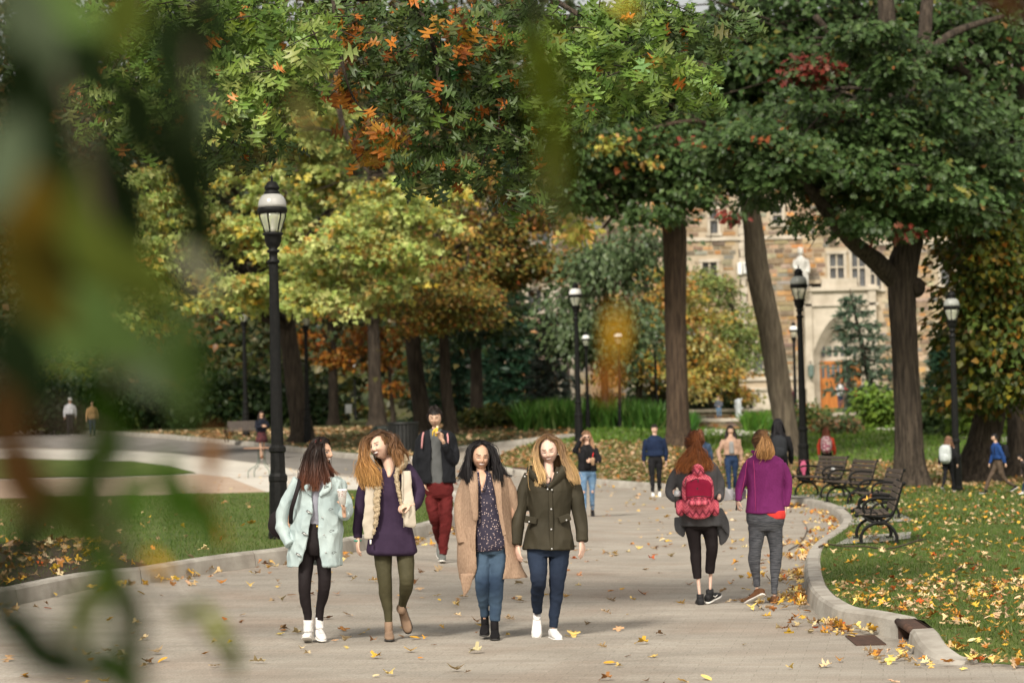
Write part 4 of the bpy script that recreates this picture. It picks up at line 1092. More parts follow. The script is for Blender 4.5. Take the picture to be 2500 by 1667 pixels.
# --- far woodland and hillside closing the view
def hillz(x, y): return 2.0 + 70 * np.clip((y - 200) / 260, 0, 1) ** 1.1 + 0 * x
hx, hy = np.meshgrid(np.linspace(-260, 260, 40), np.linspace(198, 640, 26)); idx = np.arange(hx.size).reshape(hx.shape)
hillo = link('wooded_hill', npmesh('wooded_hill', np.stack([hx, hy, hillz(hx, hy) + rng.normal(size=hx.shape) * 1.2 - 2.2], -1), np.stack([idx[:-1, :-1], idx[:-1, 1:], idx[1:, 1:], idx[1:, :-1]], -1).reshape(-1, 4), smooth=True), mat('hill_woods', (.03, .045, .015), (.06, .055, .02), rough=1, vs=.15, bump=1, bs=.6, dist=1))
tag(hillo, 'wooded hillside far behind the trees', kind='structure')
def wood(name, label, n, box, size, palette, clump=3.0):
    nc = n // 40
    c = np.c_[rng.uniform(box[0], box[1], nc), rng.uniform(box[2], box[3], nc), rng.uniform(box[4], box[5], nc)]
    pos = np.repeat(c, 40, axis=0) + rng.normal(size=(nc * 40, 3)) * clump * np.array([.6, .5, .4])
    pos[:, 2] = np.maximum(pos[:, 2], 2.1)
    col = np.repeat(pick(palette, nc), 40, axis=0) * .6 + pick(palette, nc * 40) * .4
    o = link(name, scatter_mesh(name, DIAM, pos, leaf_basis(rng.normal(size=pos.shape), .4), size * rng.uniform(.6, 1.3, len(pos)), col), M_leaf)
    tag(o, label, kind='stuff'); return o
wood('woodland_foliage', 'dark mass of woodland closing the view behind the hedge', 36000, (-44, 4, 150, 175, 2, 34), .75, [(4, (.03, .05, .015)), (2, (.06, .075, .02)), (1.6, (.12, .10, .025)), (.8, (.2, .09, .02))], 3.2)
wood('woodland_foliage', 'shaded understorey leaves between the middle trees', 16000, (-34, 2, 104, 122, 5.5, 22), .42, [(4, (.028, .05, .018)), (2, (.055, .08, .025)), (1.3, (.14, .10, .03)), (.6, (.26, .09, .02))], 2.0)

def add_spray(root, Yd, items, palette, name='spray', tmpl=OAKS, size=.2):
    O = np.array(root.location); Y = root.location.y + Yd; bl = []
    for x, y, rx, rz in items: c = P(x, y, Y); bl.append((c.x, c.y, c.z, rx * Y / F, .5, rz * Y / F))
    pos, dirs, tid, tw = crown_points(bl, 7 * 14, 5, .22, .2, .5, 7, .35)
    o = link(name, scatter_mesh(name, tmpl, pos - O, leaf_basis(dirs, .5), size * rng.uniform(.7, 1.2, len(pos)), pick(palette, len(pos))), M_leaf, root); o['kind'] = 'stuff'
RED = [(3, (.20, .035, .025)), (2, (.15, .05, .03)), (4, (.055, .09, .028))]
oaks = [o for o in bpy.data.objects if o.name.startswith('oak_tree')]
big = [o for o in oaks if 'broad dark oak' in o.get('label', '')][0]; mid = [o for o in oaks if 'straight thick' in o.get('label', '')][0]
add_spray(big, -3.2, [(1985, 165, 50, 26), (2205, 555, 16, 22), (1985, 465, 10, 12)], RED, 'red_spray')
add_spray(mid, -3.5, [(1685, 330, 26, 18), (1852, 378, 18, 12), (1790, 520, 16, 16), (1660, 150, 20, 20)], RED, 'red_spray')
add_spray(mid, -3.5, [(1490, 350, 40, 22), (1400, 560, 36, 30), (1590, 380, 20, 16)], [(3, (.42, .40, .08)), (2, (.5, .28, .08)), (1, (.2, .25, .05))], 'yellow_spray')
p_ = P(2240, 702, big.location.y - .05); b = MB(); b.ell(np.array(p_) - np.array(big.location), (.17, .22, .24), 12, 9); b.obj('burl', M_bark, big, wrinkle=(.02, (6, 6, 6), 1))
# ================================================================== the near oak whose boughs hang into the top of the picture (at the focus distance)
OY = 20.5
nr = empty('pin_oak', (-11.5, 22, gz(-11.5, 22)), 'near pin oak whose sharp lobed leaves hang into the top of the view', 'tree')
NO = np.array(nr.location)
def P3(x, y, Y): return np.array(P(x, y, Y))
b = MB()
bark_tube(b, [(-11.5, 22, -.3, .55), (-11.5, 22, .6, .42), (-11.4, 22, 4, .36), (-11, 22, 8, .3), (-10.5, 22, 12, .15)] if False else [tuple(np.array(q[:3]) - NO) + (q[3],) for q in [(-11.5, 22, -.3, .55), (-11.5, 22, .6, .42), (-11.4, 22, 4, .36), (-11, 22, 8, .3), (-10.5, 22, 12, .15)]], n=18)
limbs_ = [[(-11, 22, 7.5, .16), (-7, 21.5, 7.6, .11), (-3.6, 21, 7.0, .07), tuple(P3(700, -40, 21)) + (.05,), tuple(P3(1000, -20, 21)) + (.04,), tuple(P3(1250, -60, 21)) + (.03,), tuple(P3(1700, -90, 21)) + (.02,)],
          [(-11.2, 22, 6, .12), (-8, 21, 6.3, .08), (-4.6, 20.6, 6.2, .05), tuple(P3(100, 60, 20.5)) + (.03,), tuple(P3(350, 120, 20.5)) + (.015,)],
          [tuple(P3(1000, -20, 21)) + (.035,), tuple(P3(1060, 120, 20.8)) + (.02,), tuple(P3(1080, 300, 20.6)) + (.01,)],
          [tuple(P3(1250, -60, 21)) + (.03,), tuple(P3(1450, 60, 20.8)) + (.018,), tuple(P3(1640, 190, 20.6)) + (.008,)],
          [tuple(P3(700, -40, 21)) + (.03,), tuple(P3(640, 100, 20.6)) + (.018,), tuple(P3(600, 240, 20.4)) + (.008,)],
          [tuple(P3(810, -20, 20.8)) + (.02,), tuple(P3(835, 150, 20.6)) + (.014,), tuple(P3(870, 250, 20.6)) + (.008,), tuple(P3(945, 310, 20.5)) + (.005,)],
          [tuple(P3(350, -60, 21)) + (.03,), tuple(P3(300, 120, 20.6)) + (.016,), tuple(P3(200, 300, 20.4)) + (.008,)]]
for L_ in limbs_: bark_tube(b, [tuple(np.array(q[:3]) - NO) + (q[3],) for q in L_], n=8, sub=5, rough=.03)
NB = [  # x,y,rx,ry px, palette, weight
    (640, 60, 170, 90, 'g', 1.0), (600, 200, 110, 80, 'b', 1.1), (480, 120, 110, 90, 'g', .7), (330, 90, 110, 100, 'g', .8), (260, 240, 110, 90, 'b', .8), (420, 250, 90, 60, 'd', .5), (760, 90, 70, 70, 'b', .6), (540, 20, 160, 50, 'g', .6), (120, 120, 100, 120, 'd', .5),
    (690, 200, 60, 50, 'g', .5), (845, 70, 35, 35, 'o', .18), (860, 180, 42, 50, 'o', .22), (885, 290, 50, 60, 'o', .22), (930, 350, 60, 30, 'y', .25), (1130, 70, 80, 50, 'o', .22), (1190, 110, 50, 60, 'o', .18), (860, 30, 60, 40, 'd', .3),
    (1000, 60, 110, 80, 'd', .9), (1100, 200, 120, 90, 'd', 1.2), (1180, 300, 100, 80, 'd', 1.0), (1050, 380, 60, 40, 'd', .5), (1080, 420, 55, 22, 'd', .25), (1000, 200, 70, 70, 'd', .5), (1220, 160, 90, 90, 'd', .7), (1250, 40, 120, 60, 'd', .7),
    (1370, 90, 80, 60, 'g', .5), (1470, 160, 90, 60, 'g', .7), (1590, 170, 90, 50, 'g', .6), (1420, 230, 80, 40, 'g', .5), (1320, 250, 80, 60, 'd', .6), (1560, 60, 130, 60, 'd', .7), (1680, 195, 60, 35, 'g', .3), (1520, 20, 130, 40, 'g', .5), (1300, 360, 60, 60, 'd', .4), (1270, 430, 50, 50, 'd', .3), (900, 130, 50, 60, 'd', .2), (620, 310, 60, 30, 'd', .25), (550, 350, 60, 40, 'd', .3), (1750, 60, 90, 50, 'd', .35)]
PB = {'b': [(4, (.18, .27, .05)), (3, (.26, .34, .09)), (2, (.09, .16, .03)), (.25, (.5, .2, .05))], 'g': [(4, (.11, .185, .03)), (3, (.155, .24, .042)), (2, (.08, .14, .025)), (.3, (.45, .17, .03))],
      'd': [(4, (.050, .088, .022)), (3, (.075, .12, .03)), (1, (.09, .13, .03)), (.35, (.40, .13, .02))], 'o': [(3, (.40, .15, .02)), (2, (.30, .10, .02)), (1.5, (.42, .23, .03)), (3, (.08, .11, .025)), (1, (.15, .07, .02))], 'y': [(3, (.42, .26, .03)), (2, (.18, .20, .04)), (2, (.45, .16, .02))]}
allp, alld, allc = [], [], []
for x, y, rx, ry, k, w in NB:
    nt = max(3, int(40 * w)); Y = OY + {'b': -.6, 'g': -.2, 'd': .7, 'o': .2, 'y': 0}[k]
    for _ in range(nt):
        a = random.uniform(0, 6.28); r_ = math.sqrt(random.random())
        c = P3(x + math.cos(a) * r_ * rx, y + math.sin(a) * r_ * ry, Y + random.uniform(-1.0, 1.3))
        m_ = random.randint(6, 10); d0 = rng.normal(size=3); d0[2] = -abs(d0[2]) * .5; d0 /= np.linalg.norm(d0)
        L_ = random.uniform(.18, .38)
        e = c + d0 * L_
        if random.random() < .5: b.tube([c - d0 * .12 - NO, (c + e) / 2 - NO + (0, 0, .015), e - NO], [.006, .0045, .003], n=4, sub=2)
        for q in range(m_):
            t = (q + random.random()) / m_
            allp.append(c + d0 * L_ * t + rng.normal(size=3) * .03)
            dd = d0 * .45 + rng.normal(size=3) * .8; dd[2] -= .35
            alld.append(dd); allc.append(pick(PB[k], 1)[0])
b.obj('trunk', M_bark, nr)
allp, alld, allc = np.array(allp), np.array(alld), np.array(allc)
n = len(allp); up = rng.normal(size=(n, 3)) * .5 + np.array([-.15, -1.2, .75])
Bm = basis(alld, up); sz = rng.uniform(.085, .150, n)
# the leaves that show largest are parts of their own
face = np.abs(Bm[:, 1, 2]) * sz; o_ = np.argsort(-face + rng.uniform(0, .02, n)); near = o_[:300]; rest = o_[300:]
cr = link('crown', scatter_mesh('crown', OAK, allp[rest] - NO, Bm[rest], sz[rest], allc[rest]), M_leaf, nr); cr['kind'] = 'stuff'
buckets = {}
for i in near:
    c = tuple(np.round(allc[i] * 14) / 14 + .02)
    if c not in buckets:
        buckets[c] = npmesh('leaf', OAK[0], OAK[1], col=np.repeat([c], len(OAK[0]), axis=0))
    me = buckets[c]
    o = link('leaf', me, M_leaf, nr)
    S_ = Matrix([[*(Bm[i][r_] * sz[i]), allp[i][r_] - NO[r_]] for r_ in range(3)] + [[0, 0, 0, 1]])
    o.matrix_local = S_
# ================================================================== lamp posts
M_globe = mat('lamp_dome', (.34, .34, .32), (.29, .29, .275), rough=.25, vs=3, spec=.5)
M_lglass = glass_mat('lantern_glass', (.75, .78, .62), .38)
def lamp_post(label, base, top_y, detail=True, dome=M_globe, Y=None, group='acorn lamp posts along the paths'):
    h = hit(*base, .12)
    if Y: h = P(base[0], base[1], Y)
    H = P(base[0] - (base[1] - top_y) * .0244, top_y, h.y).z - h.z; k = H / 5.0
    root = empty('street_lamp', h, label, 'lamp post', group)
    n = 20 if detail else 12
    S = lambda pr: [(r * k, z * k) for r, z in pr]
    MB().lathe(S([(.15, -.1), (.15, .12), (.135, .16), (.125, .70), (.12, .82), (.13, .84), (.13, .9), (.105, .94), (.098, 1.22), (.118, 1.24), (.118, 1.29), (.085, 1.33)]), n, flute=.06).obj('base', M_iron, root, smooth=False)
    MB().lathe(S([(.085, 1.32), (.080, 2.2), (.07, 3.0), (.062, 3.83)]), n * 2, flute=.05).obj('pole', M_iron, root, smooth=False)
    MB().lathe(S([(.062, 3.82), (.086, 3.84), (.086, 3.865), (.058, 3.89), (.058, 3.97), (.088, 3.99), (.088, 4.01), (.055, 4.03), (.09, 4.07), (.115, 4.14), (.118, 4.21), (.142, 4.225), (.142, 4.245), (.11, 4.26)]), n).obj('collar', M_iron, root)
    MB().lathe(S([(.108, 4.262), (.118, 4.30), (.145, 4.38), (.172, 4.46), (.176, 4.52)]), n).obj('lantern_glass', M_lglass, root)
    b = MB()
    for q in range(6):
        a = q / 6 * 6.283 + .25
        b.tube([(math.cos(a) * r * k, math.sin(a) * r * k, z * k) for r, z in [(.115, 4.26), (.124, 4.31), (.15, 4.39), (.178, 4.47), (.183, 4.53)]], .011 * k, n=6, sub=2)
    b.obj('lantern_frame', M_iron, root)
    if detail:
        MB().lathe(S([(.03, 4.25), (.035, 4.32), (.02, 4.33), (.03, 4.36), (.03, 4.42), (.01, 4.46)]), 8).obj('bulb', mat('bulb_grey', (.35, .34, .3), rough=.3) if 'bulb_grey' not in bpy.data.materials else bpy.data.materials['bulb_grey'], root)
    MB().lathe(S([(.18, 4.515), (.205, 4.53), (.207, 4.585), (.198, 4.60), (.19, 4.602)]), n).obj('rim', M_iron, root)
    MB().lathe(S([(.196, 4.60), (.197, 4.64), (.185, 4.70), (.155, 4.755), (.115, 4.785), (.09, 4.79)]), n).obj('dome', dome, root)
    MB().lathe(S([(.112, 4.785), (.108, 4.82), (.088, 4.83), (.092, 4.85), (.105, 4.855), (.105, 4.89), (.085, 4.91), (.075, 4.94), (.05, 4.96), (.018, 4.97), (.012, 4.99), (.016, 5.0), (.003, 5.06)]), n).obj('cap', M_iron, root)
    return root
M_dimg = mat('lamp_dome_grey', (.26, .27, .25), rough=.3)
M_wh = mat('lamp_dome_white', (.82, .82, .80), rough=.2)
lamp_post('tall near black lamp post standing in the left lawn behind the denim jacket', (682, 1322), 437)
lamp_post('black lamp post with pink ribbon between the black haired girl and the far bench', (1964, 1182), 652, dome=M_dimg)
rl = lamp_post('black lamp post on the right lawn in front of the grey backpack', (2337, 1202), 708, dome=M_dimg)
lamp_post('black lamp post with white dome above the phone girl', (1414, 1082), 688, dome=M_wh)
lamp_post('dim black lamp post by the far bench under the maples', (601, 1066), 736, dome=M_dimg)
lamp_post('small distant lamp post with white dome beside the third lamp', (1436, 1049), 808, False, M_wh)
lamp_post('small distant lamp with white dome in front of the orange tree', (1515, 1048), 803, False, M_wh)
lamp_post('distant grey lamp post close beside the leaning pale trunk', (1944, 1044), 785, False, M_wh)
lamp_post('distant white domed lamp deep in shade left of the brown trunks', (868, 1020), 884, False, M_wh, Y=150)
lamp_post('dark lamp post partly behind the maple trunk at the left', (752, 1083), 745, True, M_dimg)
lamp_post('distant white domed lamp half hidden by the orange leaves', (1604, 1040), 806, False, M_wh)
# pink ribbon on the middle lamp
h = hit(1964, 1182, .12); s_ = h.y / F
M_pink = mat('pink_ribbon', (.42, .08, .16), rough=.6)
root = empty('ribbon', (h.x, h.y, h.z + (1182 - 1127) * s_), 'pink ribbon tied round the lamp post by the far bench', 'ribbon')
MB().lathe([(.125, -.03), (.132, -.02), (.132, .04), (.125, .05)], 16).obj('band', M_pink, root)
MB().tube([(-.02, -.13, .02), (.0, -.17, -.1), (-.03, -.15, -.3), (.02, -.16, -.42)], [.03, .05, .04, .03], n=8, flat=.3).obj('tail', M_pink, root)
MB().tube([(-.02, -.13, .02), (-.08, -.17, -.1), (-.06, -.15, -.26)], [.03, .04, .02], n=8, flat=.3).obj('tail', M_pink, root)

# ================================================================== benches
M_slat = mat('brown_slats', (.085, .064, .05), (.055, .042, .034), rough=.6, vs=4, stretch=(1, 8, 8), bump=.3, bs=20)
def make_bench(L_=1.75):
    """x = depth (front is -x), y = length, z up"""
    root = empty('park_bench', (0, 0, 0))
    for y in (-L_ / 2, L_ / 2):
        T = lambda pts, r, n=8: MB().tube([(x, y, z) for x, z in pts], r, n=n, sub=5, flat=.75, flatdir=(0, 1, 0))
        T([(-.27, 0), (-.28, .10), (-.22, .22), (-.10, .29), (0, .31)], [.028, .026, .024, .026, .03]).obj('front_leg', M_iron, root)
        T([(.24, 0), (.25, .10), (.19, .22), (.10, .29), (0, .31)], [.028, .026, .024, .026, .03]).obj('rear_leg', M_iron, root)
        b = MB()
        for pts, r in (([(-.33, .42), (-.30, .45), (-.2, .425), (0, .40), (.16, .42), (.24, .52), (.29, .68), (.34, .84), (.37, .88)], .024),
                       ([(0, .31), (-.14, .34), (-.22, .40), (-.26, .44)], .018), ([(0, .31), (.12, .34), (.2, .42), (.23, .5)], .018)):
            b.tube([(x, y, z) for x, z in pts], r, n=8, sub=5)
        b.ell((.375, y, .885), .032, 8, 6); b.ell((-.335, y, .425), .034, 8, 6); b.box((0, y, .30), (.045, .02, .03))
        for x0 in (-.27, .24): b.box((x0 - .01, y, .012), (.06, .03, .012))
        b.obj('end_frame', M_iron, root)
        b = MB()
        b.tube([(x, y, z) for x, z in [(.29, .66), (.18, .66), (.02, .675), (-.12, .66), (-.21, .60), (-.235, .52), (-.20, .455), (-.14, .45), (-.115, .49), (-.135, .525), (-.165, .52)]], [.022] * 6 + [.02, .018, .016, .014, .014], n=8, sub=5)
        b.tube([(x, y, z) for x, z in [(.0, .42), (-.05, .46), (-.1, .45), (-.1, .42)]], .013, n=6, sub=4)
        b.obj('armrest', M_iron, root)
    for k in range(5):
        x = -.27 + k * .095; z = .445 - .012 * math.sin(k / 4 * math.pi)
        MB().box((x, 0, z), (.040, L_ / 2 + .03, .014)).obj('seat_slat', M_slat, root, smooth=False, bevel=.006)
    for k in range(5):
        z = .52 + k * .085; x = .215 + (z - .52) * .33
        rot = np.array([[math.cos(.32), 0, math.sin(.32)], [0, 1, 0], [-math.sin(.32), 0, math.cos(.32)]])
        MB().box((x, 0, z), (.013, L_ / 2 + .03, .036), rot).obj('back_slat', M_slat, root, smooth=False, bevel=.005)
    b = MB(); b.tube([(-.02, -L_ / 2, .33), (-.02, L_ / 2, .33)], .016, n=8, sub=1).obj('stretcher', M_iron, root)
    return root
bench0 = make_bench()
def place_bench(first, foot, rz, label, sc=1.0, dz=.17):
    """foot: pixel of the near front foot"""
    o = first if first is not None else copy_tree(bench0)
    h = hit(foot[0], foot[1], dz)
    o.rotation_euler = (0, 0, rz); o.scale = (sc, sc, sc)
    off = Vector((-.27 * sc, -.875 * sc, 0)); off.rotate(Matrix.Rotation(rz, 3, 'Z'))
    o.location = (h.x - off.x, h.y - off.y, h.z - .002)
    tag(o, label, 'park bench', 'iron and slat benches around the kerb')
    return o
BN = place_bench(bench0, (2104, 1327), R(-6), 'nearest iron armed bench seen end on with leaves on its seat', .86)
place_bench(None, (2126, 1266), R(0), 'second iron armed bench almost hidden directly behind the nearest bench', .86)
B3 = place_bench(None, (2072, 1230), R(7), 'third bench with scrolled arms seen from its end near the trunk', .90)
B4 = place_bench(None, (2006, 1214), R(12), 'far bench by the ribboned lamp with a small white plaque on its back', .92)
pl = MB().box((.20, -.35, .62), (.006, .10, .02)).obj('plaque', mat('plaque_white', (.75, .77, .78), rough=.4), B4, smooth=False)
B5 = copy_tree(bench0); h = hit(600, 1078, .15); B5.location = h; B5.rotation_euler = (0, 0, R(80)); tag(B5, 'dim bench by the far kerb behind the girl in the plaid skirt', 'park bench', 'iron and slat benches around the kerb')

# ================================================================== litter bins, small table, far signs
M_bin = mat('bin_black', (.014, .015, .015), rough=.45, spec=.5)
h = hit(985, 1103, .15)
t = empty('litter_bin', h, 'round black slatted litter bin left of the banana eater', 'litter bin')
rb = 37 * h.y / F; hb = (1103 - 1033) * h.y / F
MB().lathe([(rb * .9, 0), (rb * .92, hb * .95), (rb * .85, hb * .95), (rb * .85, .02)], 24).obj('liner', M_bin, t)
for k in range(26):
    a = k / 26 * 6.283
    MB().box((math.cos(a) * rb, math.sin(a) * rb, hb * .48), (.012, .045, hb * .46), np.array([[math.cos(a), -math.sin(a), 0], [math.sin(a), math.cos(a), 0], [0, 0, 1]])).obj('slat', M_bin, t, smooth=False)
MB().lathe([(rb * 1.0, hb * .93), (rb * 1.08, hb * .97), (rb * 1.08, hb * 1.03), (rb * .8, hb * 1.04), (rb * .78, hb * .96)], 24).obj('rim', M_bin, t)
h = hit(940, 1101, .15)
t = empty('recycling_bin', h, 'dark recycling bin with a white notice behind the laughing woman', 'recycling bin'); rb = 36 * h.y / F; hb = (1101 - 1038) * h.y / F
MB().lathe([(rb * .92, 0), (rb, .05), (rb, hb * .8), (rb * .7, hb * .97), (.02, hb)], 24).obj('body', mat('bin_green', (.02, .03, .025), rough=.5), t)
for k in range(9): MB().box((-.18 + k * .045, -rb * .99, hb * .9), (.008, .02, .05)).obj('vent_slat', mat('bin_grey', (.2, .21, .2)) if k == 0 else bpy.data.materials['bin_grey'], t, smooth=False)
MB().tube([(.10, -rb * 1.0, hb * .68), (.22, -rb * .93, hb * .68), (.33, -rb * .78, hb * .68)], .1, n=4, sub=3, flat=.05, flatdir=(0, 1, 0)).obj('notice', mat('notice_white', (.7, .72, .72)), t, smooth=False)
# small round cafe table
h = hit(640, 1165, 0)
t = empty('cafe_table', h, 'small round tan table with thin green legs left of the first lamp', 'table'); tr_ = 44 * h.y / F; th = (1165 - 1092) * h.y / F
MB().lathe([(.02, th - .03), (tr_, th - .03), (tr_ + .01, th - .01), (tr_, th), (.02, th)], 28).obj('tabletop', mat('table_tan', (.34, .20, .13), rough=.5), t)
Mgl = mat('green_metal', (.12, .17, .14), rough=.5)
for a in (.6, 2.2, 3.7, 5.3):
    MB().tube([(math.cos(a) * .1, math.sin(a) * .1, th - .03), (math.cos(a) * .14, math.sin(a) * .14, th * .45), (math.cos(a) * .40, math.sin(a) * .40, th * .25), (math.cos(a) * .42, math.sin(a) * .42, 0)], .013, n=6).obj('leg', Mgl, t)
# little white marker sign in the shade, grey rock tent
h = hit(852, 1040, .1)
t = empty('marker_sign', h, 'small white sign on a thin stake under the shaded trees', 'sign')
MB().box((0, 0, .35), (.02, .02, .35)).obj('stake', M_iron, t, smooth=False); MB().box((0, -.03, .85), (.16, .012, .22)).obj('board', mat('sign_white', (.6, .62, .63)), t, smooth=False)
h = hit(2345, 1052, .12)
b = MB().lathe([(.95, -.1), (.8, .18), (.35, .55), (.05, .72)], 9)
o = b.obj('boulder', mat('pale_rock', (.42, .42, .43), (.3, .3, .31), rough=.9, vs=4, bump=.4, bs=9), smooth=False, loc=h); tag(o, 'pale grey pointed boulder on the far lawn at the right', 'boulder')
# dry sticks
def stick(label, pts, r, dz=.02, name='fallen_branch', side=()):
    w = [np.array(hit(x, y, dz)) + (0, 0, .015) for x, y in pts]; o_ = w[0]
    b = MB().tube([tuple(p - o_) for p in w], [r] + [r * .8] * (len(w) - 2) + [r * .4], n=6, sub=4)
    for i, j in side:
        b.tube([tuple(w[i] - o_), tuple((w[i] + w[j]) / 2 - o_ + (random.uniform(-.1, .1), .25, .05)), ], [r * .5, r * .3], n=5, sub=2)
    o = b.obj(name, M_twig, loc=tuple(o_)); tag(o, label, 'branch'); return o
stick('long thin dead branch lying on the grass in front of the nearest bench', [(2000, 1337), (2020, 1331), (2060, 1336), (2110, 1336), (2170, 1342), (2240, 1322), (2262, 1318)], .014, .17, side=((5, 6), (1, 2)))
stick('short dark stick in the gutter under the far bench', [(1923, 1236), (1940, 1237), (1955, 1233)], .03, .01)
stick('curved thin twig on the path right of the purple fleece', [(1925, 1345), (1950, 1330), (1966, 1308), (1970, 1290), (1958, 1272)], .008, .0)
stick('thin crack like twig lying below the mocassins', [(1830, 1455), (1850, 1480), (1865, 1492)], .008, .0)
stick('thin twig lying in the leaves at the lower right lawn', [(2330, 1400), (2360, 1380), (2400, 1385)], .008, .17)
# ================================================================== people
SKIN = {'light': (.61, .40, .30), 'fair': (.65, .44, .35), 'tan': (.52, .32, .22), 'asian': (.52, .34, .24), 'dummy': (.3, .2, .1), 'brown': (.28, .16, .10)}
M_skin = mat('skin', attr=True, rough=.5, sss=.08, spec=.35, bump=.05, bs=200)
M_hair = mat('hair', attr=True, rough=.5, spec=.22)
M_sole = mat('rubber_white', (.70, .68, .64), rough=.6)
M_solek = mat('rubber_dark', (.03, .028, .026), rough=.6)
def cloth_mat(name, c, c2=None, vs=9, bump=.35, bs=160, rough=.85, dist=.004, **k):
    if name in bpy.data.materials: return bpy.data.materials[name]
    return mat(name, c, c2 or tuple(x * .78 for x in c), rough=rough, vs=vs, bump=bump, bs=bs, dist=dist, sheen=0, spec=.15, **k)
def rotm(yaw=0, pitch=0, roll=0):
    return np.array(Matrix.Rotation(yaw, 3, 'Z') @ Matrix.Rotation(pitch, 3, 'X') @ Matrix.Rotation(roll, 3, 'Y'))

def head_arrays(c, k, rot, skin, smile=0, eyes='open', lips=(.52, .22, .19), brow=(.05, .03, .02), glasses=False, n=124, jaw=1.0, teeth=False, beard=None):
    """a head with face: forward -y, k scales a .225 m tall head"""
    nu, nv = n, int(n * 1.05)
    th = np.linspace(0, np.pi, nv + 1)[1:-1]; ph = np.linspace(0, 2 * np.pi, nu, endpoint=False)
    # pack more columns to the front
    ph = ph - .55 * np.sin(ph)
    T, Pp = np.meshgrid(th, ph, indexing='ij')
    d = np.stack([np.sin(T) * np.sin(Pp), -np.sin(T) * np.cos(Pp), np.cos(T)], -1).reshape(-1, 3)
    d = np.vstack([[0, 0, 1], d, [0, 0, -1]])
    x, y, z = d.T
    rx = .076 * np.ones(len(d)); ry = .092 * np.ones(len(d)); rz = .107 * np.ones(len(d))
    X = x * rx; Y = y * ry; Z = z * rz
    low = np.clip(-z, 0, 1)
    X *= 1 - .27 * low ** 2
    Y = np.where(y < 0, Y * (1 - .12 * low), Y * (1 - .45 * low ** .8))
    Y = np.where((y < 0) & (z > .2), Y * (1 - .10 * (z - .2)), Y)
    fr = np.clip(-y, 0, 1) ** 1.5
    g = lambda cx_, cz, sx, sz: np.exp(-((X - cx_) / sx) ** 2 - ((Z - cz) / sz) ** 2) * fr
    ga = lambda cx_, cz, sx, sz: g(cx_, cz, sx, sz) + g(-cx_, cz, sx, sz)
    Y = Y - .018 * g(0, -.016, .012, .015) - .010 * g(0, .008, .008, .022)          # nose
    Y = Y - .006 * ga(.010, -.024, .007, .007)
    Y = Y + .011 * ga(.031, .012, .016, .011)                                         # sockets
    Y = Y - .005 * ga(.030, .031, .02, .007)                                          # brow ridge
    Y = Y - .007 * ga(.040, -.022, .018, .018) * (1 + smile)                          # cheeks
    Y = Y - .009 * g(0, -.050, .022, .008) - .008 * g(0, -.088, .02, .014)            # lips, chin
    Y = Y + .004 * g(0, -.071, .02, .006)
    ear = ga(0, 0, 1, 1) * 0
    V = np.stack([X, Y, Z], -1)
    col = np.tile(np.array(skin), (len(d), 1))
    def paint(w, c_): 
        w = np.clip(w, 0, 1)[:, None]
        return col * (1 - w) + np.array(c_) * w
    col = paint(.18 * ga(.042, -.02, .018, .014), (skin[0] * 1.02, skin[1] * .72, skin[2] * .72))
    front = y < -.2
    if beard: col = paint(((Z < -.045) & front) * .7, beard)
    mw = .0215 + .007 * min(smile, 1.3)
    zl = -.048 + min(smile, 1.2) * (np.abs(X) / mw) ** 2 * .006
    lipz = np.abs(Z - zl); lipx = np.abs(X) < mw
    hgt = (.0070 + .0040 * smile) * np.clip(1 - (X / mw) ** 2, 0, 1) + .0015
    col = paint(((lipz < hgt) & lipx & front) * .75, lips)
    if teeth:
        tw = mw * .78
        hh = (hgt - .0042)
        col = paint((((Z - zl) < hh) & ((Z - zl) > -hh * .6) & (np.abs(X) < tw) & front) * .95, (.72, .66, .62))
        if smile > 1.5: col = paint((((Z - zl) < -hh * .2) & ((Z - zl) > -hh * 1.1) & (np.abs(X) < tw * .7) & front) * .8, (.12, .02, .02))
    ax = np.abs(X)
    bz = .033 + .10 * np.clip(ax - .02, 0, 1) - 6 * np.clip(ax - .034, 0, 1) ** 2
    col = paint(((np.abs(Z - bz) < .0038) & (ax > .012) & (ax < .050) & front) * .85, brow)
    if eyes == 'open':
        e = ((ax - .031) / .0155) ** 2 + ((Z - .011) / .0068) ** 2
        col = paint((e < 1.2) * front * .7, (.05, .03, .025))
        col = paint((e < .6) * front * .9, (.66, .62, .58)); col = paint((((ax - .031) / .0065) ** 2 + ((Z - .011) / .006) ** 2 < 1) * front, (.03, .018, .012))
    elif eyes == 'closed':
        zc = .006 + 8 * (ax - .031) ** 2 * .6
        col = paint(((np.abs(Z - zc) < .0036) & (np.abs(ax - .031) < .0165)) * front * .9, (.035, .018, .014))
    elif eyes == 'dark':
        e = ((ax - .033) / .026) ** 4 + ((Z - .010) / .017) ** 4
        col = paint((e < 1) * front, (.01, .01, .012)); V[:, 1] -= .006 * (e < 1) * front
    V = V * k; V = V @ rot.T + np.array(c)
    f = [(0, 1 + (j + 1) % nu, 1 + j) for j in range(nu)]
    for i in range(nv - 2):
        for j in range(nu):
            a, b_ = 1 + i * nu + j, 1 + i * nu + (j + 1) % nu; f.append((a, b_, b_ + nu, a + nu))
    L_ = len(V) - 1; o = 1 + (nv - 2) * nu; f += [(L_, o + j, o + (j + 1) % nu) for j in range(nu)]
    return V, f, col

